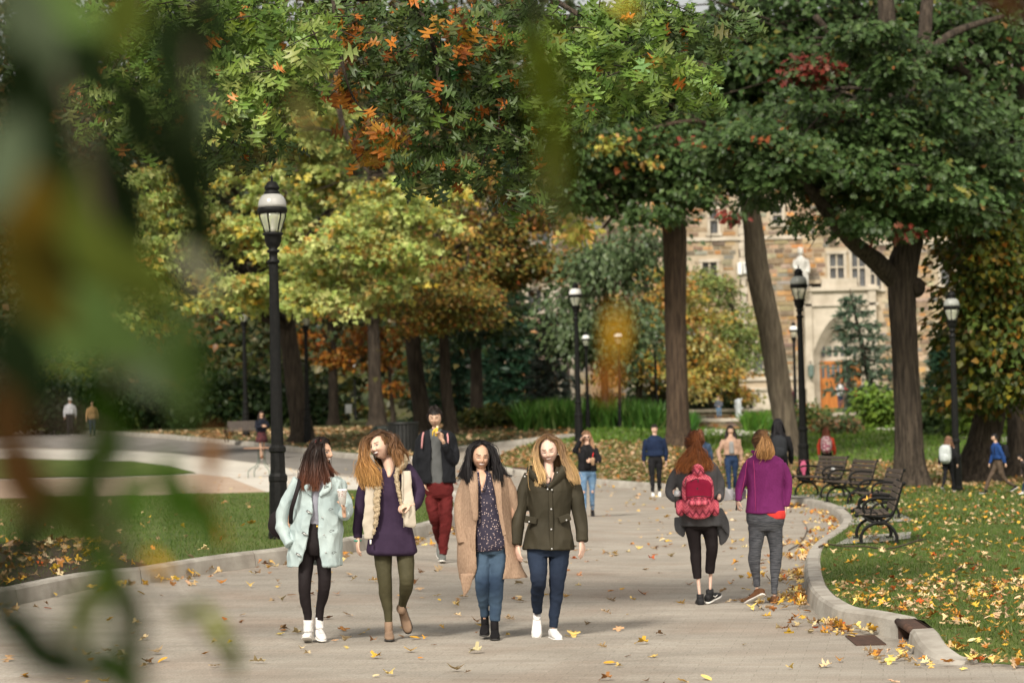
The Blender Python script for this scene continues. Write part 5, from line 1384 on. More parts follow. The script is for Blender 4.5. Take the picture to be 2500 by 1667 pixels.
def hand_mesh(b, wr, d, pn, k=1.0, curl=.5, thumb=1, spread=.12, fr=.0078):
    """palm from the wrist along d; pn = palm normal (fingers curl towards it); thumb: side sign"""
    wr, d, pn = [np.array(q, float) for q in (wr, d, pn)]
    d /= np.linalg.norm(d); pn = pn - d * pn.dot(d); pn /= np.linalg.norm(pn); sd_ = np.cross(d, pn) * thumb
    rot = np.stack([sd_, pn, d], 1)
    b.ell(wr + d * .045 * k, (.040 * k, .016 * k, .052 * k), 12, 10, rot)
    b.tube([wr - d * .03 * k, wr + d * .02 * k], [.024 * k, .028 * k], n=10, sub=1, flat=.7, flatdir=pn)
    for i, (off, L_) in enumerate(((.030, .072), (.010, .080), (-.011, .074), (-.030, .058))):
        p = wr + d * (.085 - abs(off) * .25) * k + sd_ * off * k; a = curl * .5; dd = d + sd_ * off * spread * 20 * .35; pts = [p - d * .03 * k, p]
        for sgm in (.42, .32, .26):
            v_ = dd * math.cos(a) + pn * math.sin(a); v_ /= np.linalg.norm(v_)
            pts.append(pts[-1] + v_ * L_ * sgm * k); a += curl
        b.tube(pts, [fr * 1.1 * k, fr * 1.1 * k, fr * k, fr * .95 * k, fr * .75 * k], n=8, sub=2)
    p = wr + d * .025 * k + sd_ * .022 * k; v1 = d * .6 + sd_ * .75 + pn * .35 * curl; v1 /= np.linalg.norm(v1); v2 = d * .9 + sd_ * .25 + pn * .5 * curl; v2 /= np.linalg.norm(v2)
    b.tube([p, p + v1 * .035 * k, p + v1 * .035 * k + v2 * .03 * k, p + v1 * .035 * k + v2 * .052 * k], [.013 * k, .011 * k, .0095 * k, .007 * k], n=8, sub=2)

def hair_strands(name, guides, parent, seed=1, width=.0045, mat_=None, thin=.55):
    """guides: dict(p=[(x,y,z)...], r=[...], n, wave, wf, cols=[(t,rgb)...], fl = flatness)"""
    r_ = np.random.default_rng(seed); V = []; Fc = []; C = []; base = 0
    for g in guides:
        q = catmull([tuple(p) + (rr,) for p, rr in zip(g['p'], g['r'])], 4 if len(g['p']) < 7 else 2); m_ = len(q)
        c = q[:, :3]; rr = q[:, 3] * .88; t = np.linspace(0, 1, m_)
        tg = np.gradient(c, axis=0); tg /= np.linalg.norm(tg, axis=1)[:, None] + 1e-9
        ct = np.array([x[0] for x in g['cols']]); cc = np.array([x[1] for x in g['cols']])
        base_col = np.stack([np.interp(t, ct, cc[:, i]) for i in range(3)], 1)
        fy = g.get('fl', .6)
        for _ in range(int(g['n'] * (2.6 if g['n'] > 1 else 2))):
            a = r_.uniform(0, 6.28); ra = math.sqrt(r_.uniform(0, 1)) ** .7
            off = np.array([math.cos(a) * ra, math.sin(a) * ra * fy, r_.normal() * .25 * ra])
            L_ = int(m_ * r_.uniform(.78, 1.0)); L_ = max(4, L_)
            w = g.get('wave', 0); wf = g.get('wf', 3); ph = r_.uniform(0, 6.28, 3); cl = r_.integers(0, 5) * 1.3
            p = c + off[None] * rr[:, None]
            env = t * (1.2 - .2 * t)
            p[:, 0] += w * env * np.sin(wf * 6.28 * t + cl + ph[0] * .4); p[:, 1] += w * env * np.cos(wf * 6.28 * t + cl + ph[1] * .4) * .7; p[:, 2] += w * .4 * env * np.sin(wf * 9 * t + ph[2])
            p += np.cumsum(r_.normal(size=p.shape) * (.0012 if r_.random() > .05 else .006), axis=0)
            p = p[:L_]; tt = t[:L_]
            e = np.cross(tg[:L_], [0, 1, 0]); e /= np.linalg.norm(e, axis=1)[:, None] + 1e-9
            h2 = np.cross(tg[:L_], e); tw = r_.normal() * .7; e = e * math.cos(tw) + h2 * math.sin(tw)
            wd = width * thin * r_.uniform(.6, 1.3) * (1 - .75 * (np.arange(L_) / L_) ** 3)
            V.append(np.stack([p + e * wd[:, None], p - e * wd[:, None]], 1).reshape(-1, 3)); C.append(np.repeat(base_col[:L_] * r_.uniform(.55, 1.5), 2, axis=0))
            i = np.arange(L_ - 1)[:, None] * 2 + base
            Fc.append(np.concatenate([i, i + 1, i + 3, i + 2], 1)); base += L_ * 2
    me = npmesh(name, np.concatenate(V), np.concatenate(Fc), col=np.concatenate(C), smooth=True)
    return link(name, me, mat_ or M_hair, parent)
def scalp_strands(gd, c, k, rot, cols, n=120, mode='part', target=None, part=0.0, lift=1.1, end=100):
    """short strands laid on the scalp: from a parting down the sides, or back to a tie point"""
    rx, ry, rz = .080 * lift * k, .100 * lift * k, .120 * lift * k
    def S(th, ph): return np.array([math.sin(th) * math.sin(ph) * rx, -math.sin(th) * math.cos(ph) * ry + .004, math.cos(th) * rz]) @ rot.T + np.array(c)
    for i in range(n):
        if mode == 'part':
            ph0 = random.uniform(R(12), R(178)) * random.choice((-1, 1)); sg = math.copysign(1, ph0); a0 = abs(ph0); p = []
            for t in np.linspace(.08, 1, 7):
                th = R(end) * t; lo = R(70) * min(1, max(0, th - R(14)) / R(40)); ph = max(a0, lo) if a0 < R(90) else a0
                p.append(S(th, sg * ph + part))
            gd.append(dict(p=p, r=[.004] * 7, n=1, wave=.003, wf=1.5, cols=cols))
        elif mode == 'tie':
            th0, ph0 = R(random.uniform(5, 96)), R(random.uniform(55, 180)) * random.choice((-1, 1))
            if random.random() < .4: th0, ph0 = R(random.uniform(10, 42)), R(random.uniform(0, 180)) * random.choice((-1, 1))
            a = S(th0, ph0) - np.array(c); b_ = np.array(target) - np.array(c); p = []
            for t in np.linspace(0, 1, 6):
                q = a * (1 - t) + b_ * t; r_ = np.linalg.norm(a) * (1 - t) + np.linalg.norm(b_) * t; p.append(np.array(c) + q / np.linalg.norm(q) * r_)
            gd.append(dict(p=p, r=[.003] * 6, n=1, wave=.002, wf=1, cols=cols))
        else:
            th0, ph0 = R(random.uniform(0, 88)), R(random.uniform(0, 180)) * random.choice((-1, 1))
            if abs(ph0) < R(60) and th0 > R(46): continue
            p = [S(th0 + R(9) * t, ph0 + R(6) * t * random.uniform(-1, 1)) for t in range(4)]
            gd.append(dict(p=p, r=[.003] * 4, n=1, wave=.004, wf=1, cols=cols))
def hair_cap(c, k, rot, col, thick=1.07, front=.50, low=-.55, n=40, seed=3):
    """scalp shell: leaves the face open"""
    nu, nv = n, n // 2
    th = np.linspace(0, np.pi, nv + 1)[1:-1]; ph = np.linspace(0, 2 * np.pi, nu, endpoint=False)
    T, Pp = np.meshgrid(th, ph, indexing='ij')
    d = np.stack([np.sin(T) * np.sin(Pp), -np.sin(T) * np.cos(Pp), np.cos(T)], -1).reshape(-1, 3)
    d = np.vstack([[0, 0, 1], d])
    nz = pnoise(d, (9, 9, 3), seed, 2)
    V = d * np.array([.078, .098, .119]) * (thick + nz[:, None] * .012)
    V[:, 1] += .004
    lowm = np.clip(-d[:, 2], 0, 1); V[:, 0] *= 1 - .25 * lowm; V[:, 1] = np.where(V[:, 1] > 0, V[:, 1] * (1 - .3 * lowm), V[:, 1])
    ok = (d[:, 2] > low) & ~((d[:, 1] < -.30) & (d[:, 2] < front + .25 * np.abs(d[:, 0]) * 0)) & ~((d[:, 1] < .05) & (d[:, 2] < -.1) & (np.abs(d[:, 0]) < .99) & (d[:, 1] < -.12))
    V = V * k @ rot.T + np.array(c)
    f = [(0, 1 + (j + 1) % nu, 1 + j) for j in range(nu)]
    for i in range(nv - 2):
        for j in range(nu):
            a, b_ = 1 + i * nu + j, 1 + i * nu + (j + 1) % nu; f.append((a, b_, b_ + nu, a + nu))
    f = [q for q in f if all(ok[i] for i in q)]
    C = np.array(col) * (1 + .25 * pnoise(d, (30, 30, 4), 5, 1))[:, None]
    return V, f, C

def shoe(parent, an, toe, up, m, msole, k=1.0, name='shoe', high=0.03, sole_h=.018, heel=0):
    """an: ankle point; the shoe hangs .075 below it; toe: unit direction"""
    an = np.array(an, float); t = np.array(toe, float); t /= np.linalg.norm(t); u_ = np.array(up, float); u_ -= t * t.dot(u_); u_ /= np.linalg.norm(u_); s_ = np.cross(t, u_)
    o = an - u_ * .078 * k
    L = lambda a, b_, c: o + (t * a + s_ * b_ + u_ * c) * k
    def ringset(secs, n=12):
        rg = []
        for a, w, z0, z1 in secs:
            an_ = np.linspace(0, 2 * np.pi, n, endpoint=False)
            rg.append([L(a, math.copysign(abs(math.cos(q)) ** .7, math.cos(q)) * w, (z0 + z1) / 2 + math.copysign(abs(math.sin(q)) ** .7, math.sin(q)) * (z1 - z0) / 2) for q in an_])
        return rg
    b = MB(); b.rings(ringset([(-.075, .015, .02, .06), (-.07, .028, .015, .075), (-.045, .033, .012, .085), (.0, .035, .012, .088), (.04, .037, .012, .075), (.09, .042, .012, .055), (.135, .040, .012, .045), (.165, .030, .012, .036), (.178, .012, .015, .028)]))
    b.rings([[L(-.005 + math.cos(q) * .042, math.sin(q) * .034, z) for q in np.linspace(0, 2 * np.pi, 12, endpoint=False)] for z in (.05, .08, .085 + high)])
    sh = b.obj(name, m, parent)
    b = MB(); b.rings(ringset([(-.080, .015, 0 - heel, .016), (-.074, .030, 0 - heel, .018), (-.03, .036, 0 - heel, .018), (-.02, .036, 0 if heel else 0, .018), (.04, .038, 0, sole_h), (.10, .046, 0, sole_h), (.145, .042, 0, sole_h), (.175, .028, .002, sole_h), (.186, .012, .004, sole_h - .002)]))
    b.obj('sole', msole, sh)
    return sh

class Fig:
    def __init__(s, label, ref, tf=None, dz=0, name='person', Y=None):
        s.tf = tf or (0, 0, 1); S = s.S(*ref)
        h = hit(S[0], S[1], dz) if Y is None else P(S[0], S[1], Y)
        s.o = np.array(h); s.k = h.y / F; s.ref = S
        s.root = empty(name, h, label, 'person')
    def S(s, x, y): return (s.tf[0] + x * s.tf[2], s.tf[1] + y * s.tf[2])
    def L(s, x, y, dy=0):
        X, Y_ = s.S(x, y); a, b_ = X - s.ref[0], Y_ - s.ref[1]
        return np.array([(a - b_ * .0244) * s.k, dy, (-b_ - a * .0244) * s.k])
    def m(s, px): return px * s.tf[2] * s.k
    def pts(s, rows): return [s.L(r[0], r[1], r[2] if len(r) > 2 else 0) for r in rows]
    def tube(s, b, rows, n=14, sub=4, flat=1.0):
        """rows (x,y,dy,halfwidth px)"""
        b.tube([s.L(*r[:3]) for r in rows], [s.m(r[3]) * .94 for r in rows], n=n, sub=sub, flat=flat)
    def torso(s, b, rows, n=28, sub=3, pw=2.3):
        """rows (y,xl,xr,depth m,dy)"""
        q = catmull([(r[0], r[1], r[2], r[3], r[4] if len(r) > 4 else 0) for r in rows], sub); rg = []
        for y, xl, xr, dp, dy in q:
            c = s.L((xl + xr) / 2, y, dy); w = s.m(xr - xl) / 2
            an = np.linspace(0, 2 * np.pi, n, endpoint=False)
            rg.append([c + (math.copysign(abs(math.cos(a)) ** (2 / pw), math.cos(a)) * w, math.copysign(abs(math.sin(a)) ** (2 / pw), math.sin(a)) * dp, -math.copysign(abs(math.cos(a)) ** (2 / pw), math.cos(a)) * w * .0244) for a in an])
        b.rings(rg)
    def opened(s, b, rows, n=30, sub=3, pw=2.3, th=.012):
        """open front shell: rows (y,xl,xr,ol,or,depth,dy); between ol and or it is open towards the camera"""
        q = catmull([tuple(r) for r in rows], sub); outer = []; inner = []
        for y, xl, xr, ol, orr, dp, dy in q:
            c = s.L((xl + xr) / 2, y, dy); w = s.m(xr - xl) / 2
            cl = np.clip((s.m(ol - (xl + xr) / 2)) / w, -.995, .995); cr = np.clip((s.m(orr - (xl + xr) / 2)) / w, -.995, .995)
            al = -math.acos(np.sign(cl) * abs(cl) ** (pw / 2)); ar = -math.acos(np.sign(cr) * abs(cr) ** (pw / 2))
            # go from right edge round the back to the left edge
            an = np.linspace(ar, al + 2 * math.pi, n)
            for lst, dd in ((outer, 0), (inner, th)):
                lst.append([c + (math.copysign(abs(math.cos(a)) ** (2 / pw), math.cos(a)) * (w - dd), math.copysign(abs(math.sin(a)) ** (2 / pw), math.sin(a)) * (dp - dd), 0) for a in an])
        V = np.concatenate([np.concatenate([np.array(r) for r in outer]), np.concatenate([np.array(r) for r in inner])])
        m_ = len(outer); N_ = m_ * n; f = []
        for i in range(m_ - 1):
            for j in range(n - 1):
                a = i * n + j; f.append((a, a + 1, a + n + 1, a + n)); f.append((N_ + a, N_ + a + n, N_ + a + n + 1, N_ + a + 1))
            a = i * n; f.append((a, a + n, N_ + a + n, N_ + a)); a = i * n + n - 1; f.append((a, N_ + a, N_ + a + n, a + n))
        for j in range(n - 1):
            f.append((j, N_ + j, N_ + j + 1, j + 1)); a = (m_ - 1) * n + j; f.append((a, a + 1, N_ + a + 1, N_ + a))
        b.add(V, f)
    def body(s, skin, head, tubes, torso=None, hands=(), voxel=.007, **hk):
        """head: (x,y,dy,k,rot)"""
        b = MB(); s.head_y = s.S(*head[:2])[1]; s.pxs = 20.5 / (s.k * F)
        for t in tubes:
            y0 = t[0][1]; leg = len(t) >= 3 and s.S(0, t[0][1])[1] > s.head_y + 150 * s.pxs
            s.tube(b, [(r[0], r[1], r[2], r[3] * (.66 if leg else .9)) for i, r in enumerate(t)])
        if torso: s.torso(b, torso)
        for h in hands: hand_mesh(b, s.L(*h[0]), *h[1:])
        v, f = remesh(*b.arrays(), voxel, 1)
        hv, hf, hc = head_arrays(s.L(*head[:3]), head[3], head[4], skin, **hk)
        f = [tuple(q) for q in f]; n0 = len(v)
        f += [tuple(i + n0 for i in q) for q in hf]
        col = np.vstack([np.tile(np.array(skin), (n0, 1)), hc])
        return link('body', npmesh('body', np.vstack([v, hv]), f, col=col, smooth=True), M_skin, s.root)
    def garment(s, name, b, m, voxel=.008, relax=2, wr=(.007, (9, 9, 5)), seed=1, parent=None):
        return b.obj(name, m, parent or s.root, voxel=voxel, relax=relax, wrinkle=(wr[0], wr[1], seed) if wr else None)
def ears(b, c, k, rot): pass
Z1 = (640, 960, .4082); Z2 = (1380, 960, .4762)
M_denimw = cloth_mat('washed_denim', (.40, .475, .47), (.32, .395, .40), vs=5, bs=240)
M_legblk = cloth_mat('black_leggings', (.016, .012, .013), rough=.7)
M_cuff = cloth_mat('sock_white', (.70, .68, .66), bs=200)
M_canv = cloth_mat('white_canvas', (.72, .70, .68), rough=.7)
M_metal = mat('zinc_button', (.45, .45, .44), rough=.35, metal=.8)
M_toggle = mat('dark_hook', (.10, .10, .10), rough=.4, metal=.6)
K1 = .0  # ------------------------------------------------ woman in the washed denim coat
A = Fig('woman in a washed denim coat and dark leggings holding a patterned paper cup', (305, 1486), Z1)
hr = rotm(R(60), R(4), R(-4))
A.body(SKIN['tan'], (352, 362, .01, .99, hr), [[(345, 420, .02, 30), (346, 500, .0, 34)], [(262, 800, 0, 40), (262, 960, 0, 40), (256, 1150, -.04, 30), (272, 1290, .0, 20), (273, 1400, .02, 16)],
        [(350, 800, 0, 40), (362, 960, 0, 40), (366, 1150, 0, 30), (342, 1290, .04, 20), (334, 1390, .08, 16)], [(235, 570, .02, 24), (150, 740, .02, 24), (170, 880, -.03, 18)], [(445, 570, .02, 22), (500, 720, .0, 24), (494, 690, -.12, 16)]],
        torso=[(500, 270, 410, .04), (545, 240, 440, .08), (650, 245, 420, .10), (780, 250, 390, .09), (880, 235, 400, .10)],
        hands=[((496, 722, -.16), (-.08, -.10, 1), (-.9, -.3, 0), .95, .85, 1)], smile=1.2, teeth=True, brow=(.03, .02, .015))
b = MB(); A.torso(b, [(488, 315, 375, .03), (510, 285, 400, .09), (560, 255, 430, .11), (650, 255, 410, .115), (740, 262, 400, .11), (790, 262, 395, .11)])
A.garment('shirt', b, cloth_mat('grey_violet_jersey', (.27, .27, .32)), wr=(.004, (12, 12, 5)))
b = MB(); A.torso(b, [(775, 262, 392, .105), (850, 244, 398, .11), (920, 240, 404, .115), (970, 262, 386, .09)])
A.tube(b, [(268, 940, 0, 50), (262, 1040, -.01, 48), (256, 1140, -.04, 41), (258, 1230, -.02, 36), (270, 1310, .01, 28), (273, 1362, .02, 24)]); A.tube(b, [(358, 940, 0, 52), (370, 1040, -.01, 46), (372, 1140, -.02, 40), (360, 1220, .03, 36), (344, 1290, .06, 28), (335, 1385, .08, 25)])
A.garment('leggings', b, M_legblk, wr=(.002, (14, 14, 16)))
MB().ell(A.L(335, 797, -.115), (.011, .006, .011), 10, 6).obj('button', mat('brass', (.6, .38, .08), rough=.3, metal=.9), A.root)
b = MB(); A.opened(b, [(505, 265, 440, 300, 385, .10, .02), (530, 205, 478, 290, 390, .13, .02), (600, 190, 490, 305, 352, .14, .01), (700, 185, 482, 302, 345, .145, .0), (820, 172, 478, 284, 342, .15, 0), (940, 158, 476, 256, 356, .155, 0), (1035, 148, 477, 220, 374, .16, 0)], th=.014)
A.tube(b, [(215, 528, .02, 40), (172, 600, .02, 46), (128, 700, .02, 44), (118, 790, 0, 40), (150, 880, -.08, 35), (168, 905, -.10, 33)]); A.tube(b, [(455, 540, .02, 38), (482, 620, .0, 38), (506, 690, -.02, 35), (498, 722, -.10, 34), (493, 716, -.15, 29)])
b.tube([A.L(300, 520, -.10), A.L(285, 575, -.14), A.L(300, 625, -.14)], [.02, .035, .012], flat=.4); b.tube([A.L(392, 510, -.08), A.L(395, 560, -.13), A.L(352, 610, -.15)], [.02, .035, .012], flat=.4)
coat = A.garment('denim_coat', b, M_denimw, voxel=.006, relax=2, wr=(.011, (11, 11, 7)), seed=5)
for x, y in ((283, 710), (258, 838), (222, 962)):
    MB().tube([A.L(x - 10, y - 6, -.165), A.L(x + 22, y + 8, -.175)], [.008, .004], n=8, sub=1).obj('toggle', M_metal, coat); MB().tube([A.L(x - 8, y - 12, -.16), A.L(x + 8, y - 4, -.17), A.L(x + 24, y + 14, -.165)], .0035, n=5).obj('clasp', M_toggle, coat)
for x, y in ((412, 695), (418, 822), (432, 950), (385, 562)):
    MB().tube([A.L(x + 18, y - 4, -.155), A.L(x, y - 7, -.16), A.L(x - 7, y + 2, -.16), A.L(x, y + 7, -.16), A.L(x + 8, y + 1, -.16), A.L(x + 20, y - 1, -.155)], .0024, n=6).obj('hook', M_toggle, coat)
for x, y in ((366, 742), (378, 845), (388, 948)): MB().ell(A.L(x, y, -.162), (.007, .004, .007), 8, 5).obj('snap_button', M_metal, coat)
# paper cup
cup = empty('paper_cup', tuple(A.o + A.L(487, 668, -.20)), 'white paper cup with small red pattern held by the denim coat woman', 'cup')
M_cup = bpy.data.materials.new('printed_cup'); M_cup.use_nodes = True
nt = M_cup.node_tree; vo = nt.nodes.new('ShaderNodeTexVoronoi'); vo.inputs['Scale'].default_value = 95; tc_ = nt.nodes.new('ShaderNodeTexCoord'); nt.links.new(tc_.outputs['Object'], vo.inputs['Vector'])
cr_ = nt.nodes.new('ShaderNodeValToRGB'); cr_.color_ramp.elements[0].position = .30; cr_.color_ramp.elements[0].color = (.28, .05, .04, 1); cr_.color_ramp.elements[1].position = .38; cr_.color_ramp.elements[1].color = (.80, .78, .74, 1)
nt.links.new(vo.outputs['Distance'], cr_.inputs[0])
sx = nt.nodes.new('ShaderNodeSeparateXYZ'); nt.links.new(tc_.outputs['Object'], sx.inputs[0]); gt = nt.nodes.new('ShaderNodeMath'); gt.operation = 'GREATER_THAN'; gt.inputs[1].default_value = .055; nt.links.new(sx.outputs[2], gt.inputs[0])
mx_ = nt.nodes.new('ShaderNodeMix'); mx_.data_type = 'RGBA'; nt.links.new(gt.outputs[0], mx_.inputs[0]); mx_.inputs[6].default_value = (.80, .78, .74, 1); nt.links.new(cr_.outputs[0], mx_.inputs[7]); nt.links.new(mx_.outputs[2], nt.nodes['Principled BSDF'].inputs['Base Color'])
MB().lathe([(.027, 0), (.041, .118), (.0425, .120), (.0425, .124), (.037, .124)], 24).obj('cup', M_cup, cup)
MB().lathe([(.0425, .118), (.0435, .12), (.0435, .128), (.036, .133), (.034, .128), (.002, .128)], 24).obj('lid', mat('lid_white', (.78, .76, .73), rough=.4), cup)
# hair
HB1 = [(0, (.012, .008, .007)), (.45, (.022, .012, .009)), (.8, (.09, .03, .015)), (1, (.14, .05, .02))]
v, f, c = hair_cap(A.L(350, 360, .012), 1.0, hr, HB1[0][1], thick=1.08, front=.7)
hb = link('hair', npmesh('hair', v, f, col=c, smooth=True), M_hair, A.root)
gd = []
for x0, x1, x2, x3, dy, n in ((322, 262, 240, 222, -.05, 70), (328, 280, 262, 255, -.08, 80), (335, 300, 290, 285, -.09, 80), (340, 318, 318, 318, -.10, 60), (345, 345, 330, 338, -.085, 50), (350, 362, 385, 402, -.085, 60), (352, 368, 402, 440, .02, 60), (350, 375, 405, 425, .06, 50), (330, 260, 236, 214, .06, 60), (335, 300, 280, 260, .09, 60), (345, 340, 345, 350, .10, 50)):
    gd.append(dict(p=[A.L(x0 + 10, 292, dy * .3), A.L((x0 + x1) / 2, 335, dy), A.L(x1, 420, dy * 1.15), A.L(x2, 520, dy * 1.4 - .01), A.L(x3, 604, dy * 1.45 - .02)], r=[.012, .028, .034, .032, .02], n=n, wave=.006, wf=1.2, cols=HB1))
gd.append(dict(p=[A.L(368, 300, -.07), A.L(372, 345, -.09), A.L(382, 400, -.09), A.L(415, 450, -.09), A.L(470, 505, -.06)], r=[.004, .005, .006, .010, .014], n=16, wave=.006, wf=1, cols=HB1))
scalp_strands(gd, A.L(350, 360, .012), 1.0, hr, HB1[:2] and [(0, HB1[0][1]), (1, HB1[1][1])], 150)
hair_strands('hair_strands', gd, hb, 11, .0042)
MB().tube([A.L(318, 300, -.07), A.L(322, 286, -.03), A.L(345, 280, -.02), A.L(352, 290, -.06)], .006, n=8).obj('sunglasses_frame', mat('tortoise_red', (.10, .015, .012), rough=.25), A.root)
MB().tube([A.L(316, 372, -.095), A.L(312, 388, -.1), A.L(320, 398, -.1)], .007, n=8).obj('earring', mat('pearl', (.5, .45, .38), rough=.3), A.root)
# strap and bag
b = MB(); b.tube([A.L(232, 500, -.06), A.L(222, 560, -.135), A.L(200, 640, -.16), A.L(182, 700, -.14), A.L(172, 780, -.05)], .018, n=8, flat=.35); b.obj('strap', M_legblk, empty('shoulder_bag', tuple(A.o), 'dark shoulder bag on the back of the denim coat woman', 'bag'))
bg = bpy.data.objects['shoulder_bag']; b = MB(); b.ell(A.L(115, 790, .16), (.13, .08, .13), 16, 12); b.obj('bag', M_legblk, bg, wrinkle=(.006, (14, 14, 14), 1))
# shoes and socks
for x, y, dy, toe, nm in ((273, 1425, .02, (.0, -1, .28), 0), (335, 1412, .08, (.28, -1, -.12), 1)):
    b = MB(); b.tube([A.L(x, y - 68, dy), A.L(x, y - 30, dy), A.L(x, y, dy)], [.038, .036, .04], n=12); b.obj('sock', M_cuff, A.root, wrinkle=(.004, (10, 10, 60), 2))
    sh = shoe(A.root, A.L(x, y, dy) if nm else A.L(x, y + 8, dy), toe, (0, .15, 1), M_canv, M_sole, 1.0, high=.03)
    bl = MB()
    for q in range(4):
        t = np.array(toe) / np.linalg.norm(toe); c0 = A.L(x, y + 8, dy) + t * (.03 + q * .02) + np.array([0, 0, .018 - q * .008]); bl.tube([c0 + (-.02, 0, 0), c0 + (0, -.004, .006), c0 + (.02, 0, 0)], .003, n=5)
    bl.obj('lace', M_canv, sh)

# ------------------------------------------------ laughing woman in the purple tunic and cream vest
B = Fig('laughing curly haired woman in a purple tunic, cream vest and olive leggings', (772, 1474), Z1)
hr = rotm(R(-32), R(6), R(-14))
B.body(SKIN['light'], (702, 322, -.02, 1.02, hr), [[(735, 385, .03, 36), (760, 435, -.0, 42), (763, 478, -.065, 30), (760, 502, -.115, 9)], [(610, 500, .03, 26), (580, 700, .0, 24), (575, 862, -.04, 17)], [(870, 470, .03, 22), (935, 600, .0, 26), (898, 668, -.14, 18)],
        [(720, 900, 0, 46), (735, 1130, -.03, 32), (750, 1280, 0, 22), (757, 1400, 0, 17)], [(850, 900, 0, 46), (868, 1130, -.08, 32), (845, 1230, .06, 22), (828, 1300, .14, 17)]],
        torso=[(480, 700, 830, .05), (510, 660, 850, .08), (560, 640, 860, .10), (750, 660, 860, .09), (900, 660, 890, .10)],
        hands=[((575, 868, -.05), (-.05, -.12, -1), (.8, .3, 0), 1.0, .42, -1), ((893, 665, -.16), (-.75, -.35, -.15), (.1, .3, -1), 1.0, 1.1, 1)], smile=1.9, teeth=True, brow=(.06, .035, .02))
M_purp = cloth_mat('purple_knit', (.036, .022, .046), (.027, .016, .035), bs=30, bump=.3, bumptex='WAVE', dist=.003)
b = MB(); B.torso(b, [(462, 700, 850, .07, .02), (485, 650, 890, .11, .02), (560, 640, 890, .125, 0), (650, 655, 880, .12, 0), (750, 652, 885, .12, 0), (830, 645, 905, .13, 0), (900, 632, 922, .145, 0), (952, 624, 932, .15, 0), (966, 680, 890, .13, 0)])
B.tube(b, [(632, 500, .02, 34), (602, 580, .02, 36), (582, 700, .0, 35), (572, 800, -.03, 34), (573, 868, -.05, 30)]); B.tube(b, [(855, 445, .02, 36), (898, 510, .01, 37), (936, 590, -.02, 34), (922, 650, -.08, 33), (893, 682, -.13, 31)])
tun = B.garment('tunic', b, M_purp, voxel=.0065, relax=2, wr=(.010, (7, 9, 3)), seed=8)
M_vest = cloth_mat('cream_quilt', (.47, .42, .34), (.40, .35, .28), rough=.5, bs=30, bump=.4, dist=.01); M_fleece = cloth_mat('fleece_lining', (.52, .42, .28), (.40, .31, .2), vs=60, bs=120, bump=1.0, dist=.02)
vest = empty('tmp', (0, 0, 0)); bpy.data.objects.remove(vest)
b = MB(); b.tube([B.L(652, 560, -.12), B.L(650, 680, -.15), B.L(640, 790, -.16), B.L(645, 868, -.16)], [B.m(30), B.m(32), B.m(34), B.m(26)], n=14, sub=4, flat=.25)
b.tube([B.L(862, 470, -.10), B.L(868, 570, -.14), B.L(878, 690, -.165), B.L(888, 770, -.17), B.L(885, 800, -.16)], [B.m(26), B.m(32), B.m(38), B.m(42), B.m(32)], n=14, sub=4, flat=.3)
B.torso(b, [(470, 640, 888, .12, .06), (560, 632, 896, .14, .06), (700, 630, 900, .145, .06), (800, 626, 912, .15, .06)])
vs_ = B.garment('vest', b, M_vest, voxel=.007, relax=2, wr=(.006, (8, 8, 8)))
b = MB(); b.tube([B.L(770, 395, .09), B.L(822, 392, .04), B.L(846, 425, -.06), B.L(808, 480, -.13), B.L(815, 560, -.155), B.L(832, 640, -.165), B.L(850, 740, -.17)], [B.m(20), B.m(34), B.m(34), B.m(24), B.m(17), B.m(12), B.m(6)], n=12, sub=5, flat=.6)
b.tube([B.L(700, 560, -.15), B.L(690, 650, -.165), B.L(688, 740, -.17), B.L(672, 850, -.165)], [B.m(20), B.m(18), B.m(16), B.m(5)], n=12, sub=5, flat=.5)
b.obj('fleece_collar', M_fleece, B.root, voxel=.006, relax=1, wrinkle=(.008, (45, 45, 45), 2))
MB().tube([B.L(655, 872, -.175), B.L(656, 898, -.18)], [.008, .008], n=8).obj('zip_pull', M_sole, vs_); MB().tube([B.L(840, 480, -.15), B.L(846, 600, -.175), B.L(852, 800, -.18)], .003, n=6).obj('zip', M_vest, vs_)
b = MB(); B.tube(b, [(722, 900, 0, 60), (724, 1000, 0, 57), (735, 1120, -.03, 45), (738, 1200, -.01, 42), (752, 1300, 0, 29), (757, 1375, 0, 23)]); B.tube(b, [(852, 900, 0, 60), (858, 1000, -.03, 56), (866, 1110, -.09, 47), (860, 1170, -.04, 42), (846, 1230, .05, 32), (832, 1284, .12, 25)])
B.garment('leggings', b, cloth_mat('olive_leggings', (.062, .056, .029), rough=.7), wr=(.002, (12, 12, 14)))
M_sued = cloth_mat('taupe_suede', (.23, .155, .105), rough=.9)
shoe(B.root, B.L(757, 1420, 0), (.10, -1, .02), (0, 0, 1), M_sued, M_solek, 1.0, name='ankle_boot', high=.07, heel=.02)
shoe(B.root, B.L(832, 1312, .14), (.28, -.35, -1), (-.1, -1, .2), M_sued, M_solek, 1.0, name='ankle_boot', high=.07, heel=.02)
MB().lathe([(.031, -.006), (.035, 0), (.031, .006)], 16).obj('bracelet', mat('green_band', (.06, .28, .2), rough=.5), B.root, loc=tuple(B.L(574, 882, -.05)))
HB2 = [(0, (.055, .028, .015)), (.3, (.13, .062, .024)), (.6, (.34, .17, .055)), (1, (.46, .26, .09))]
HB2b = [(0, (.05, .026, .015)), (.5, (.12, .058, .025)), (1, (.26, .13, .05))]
v, f, c = hair_cap(B.L(702, 320, -.01), 1.03, hr, (.07, .035, .018), thick=1.08, front=78)
hb = link('hair', npmesh('hair', v, f, col=c, smooth=True), M_hair, B.root)
gd = []
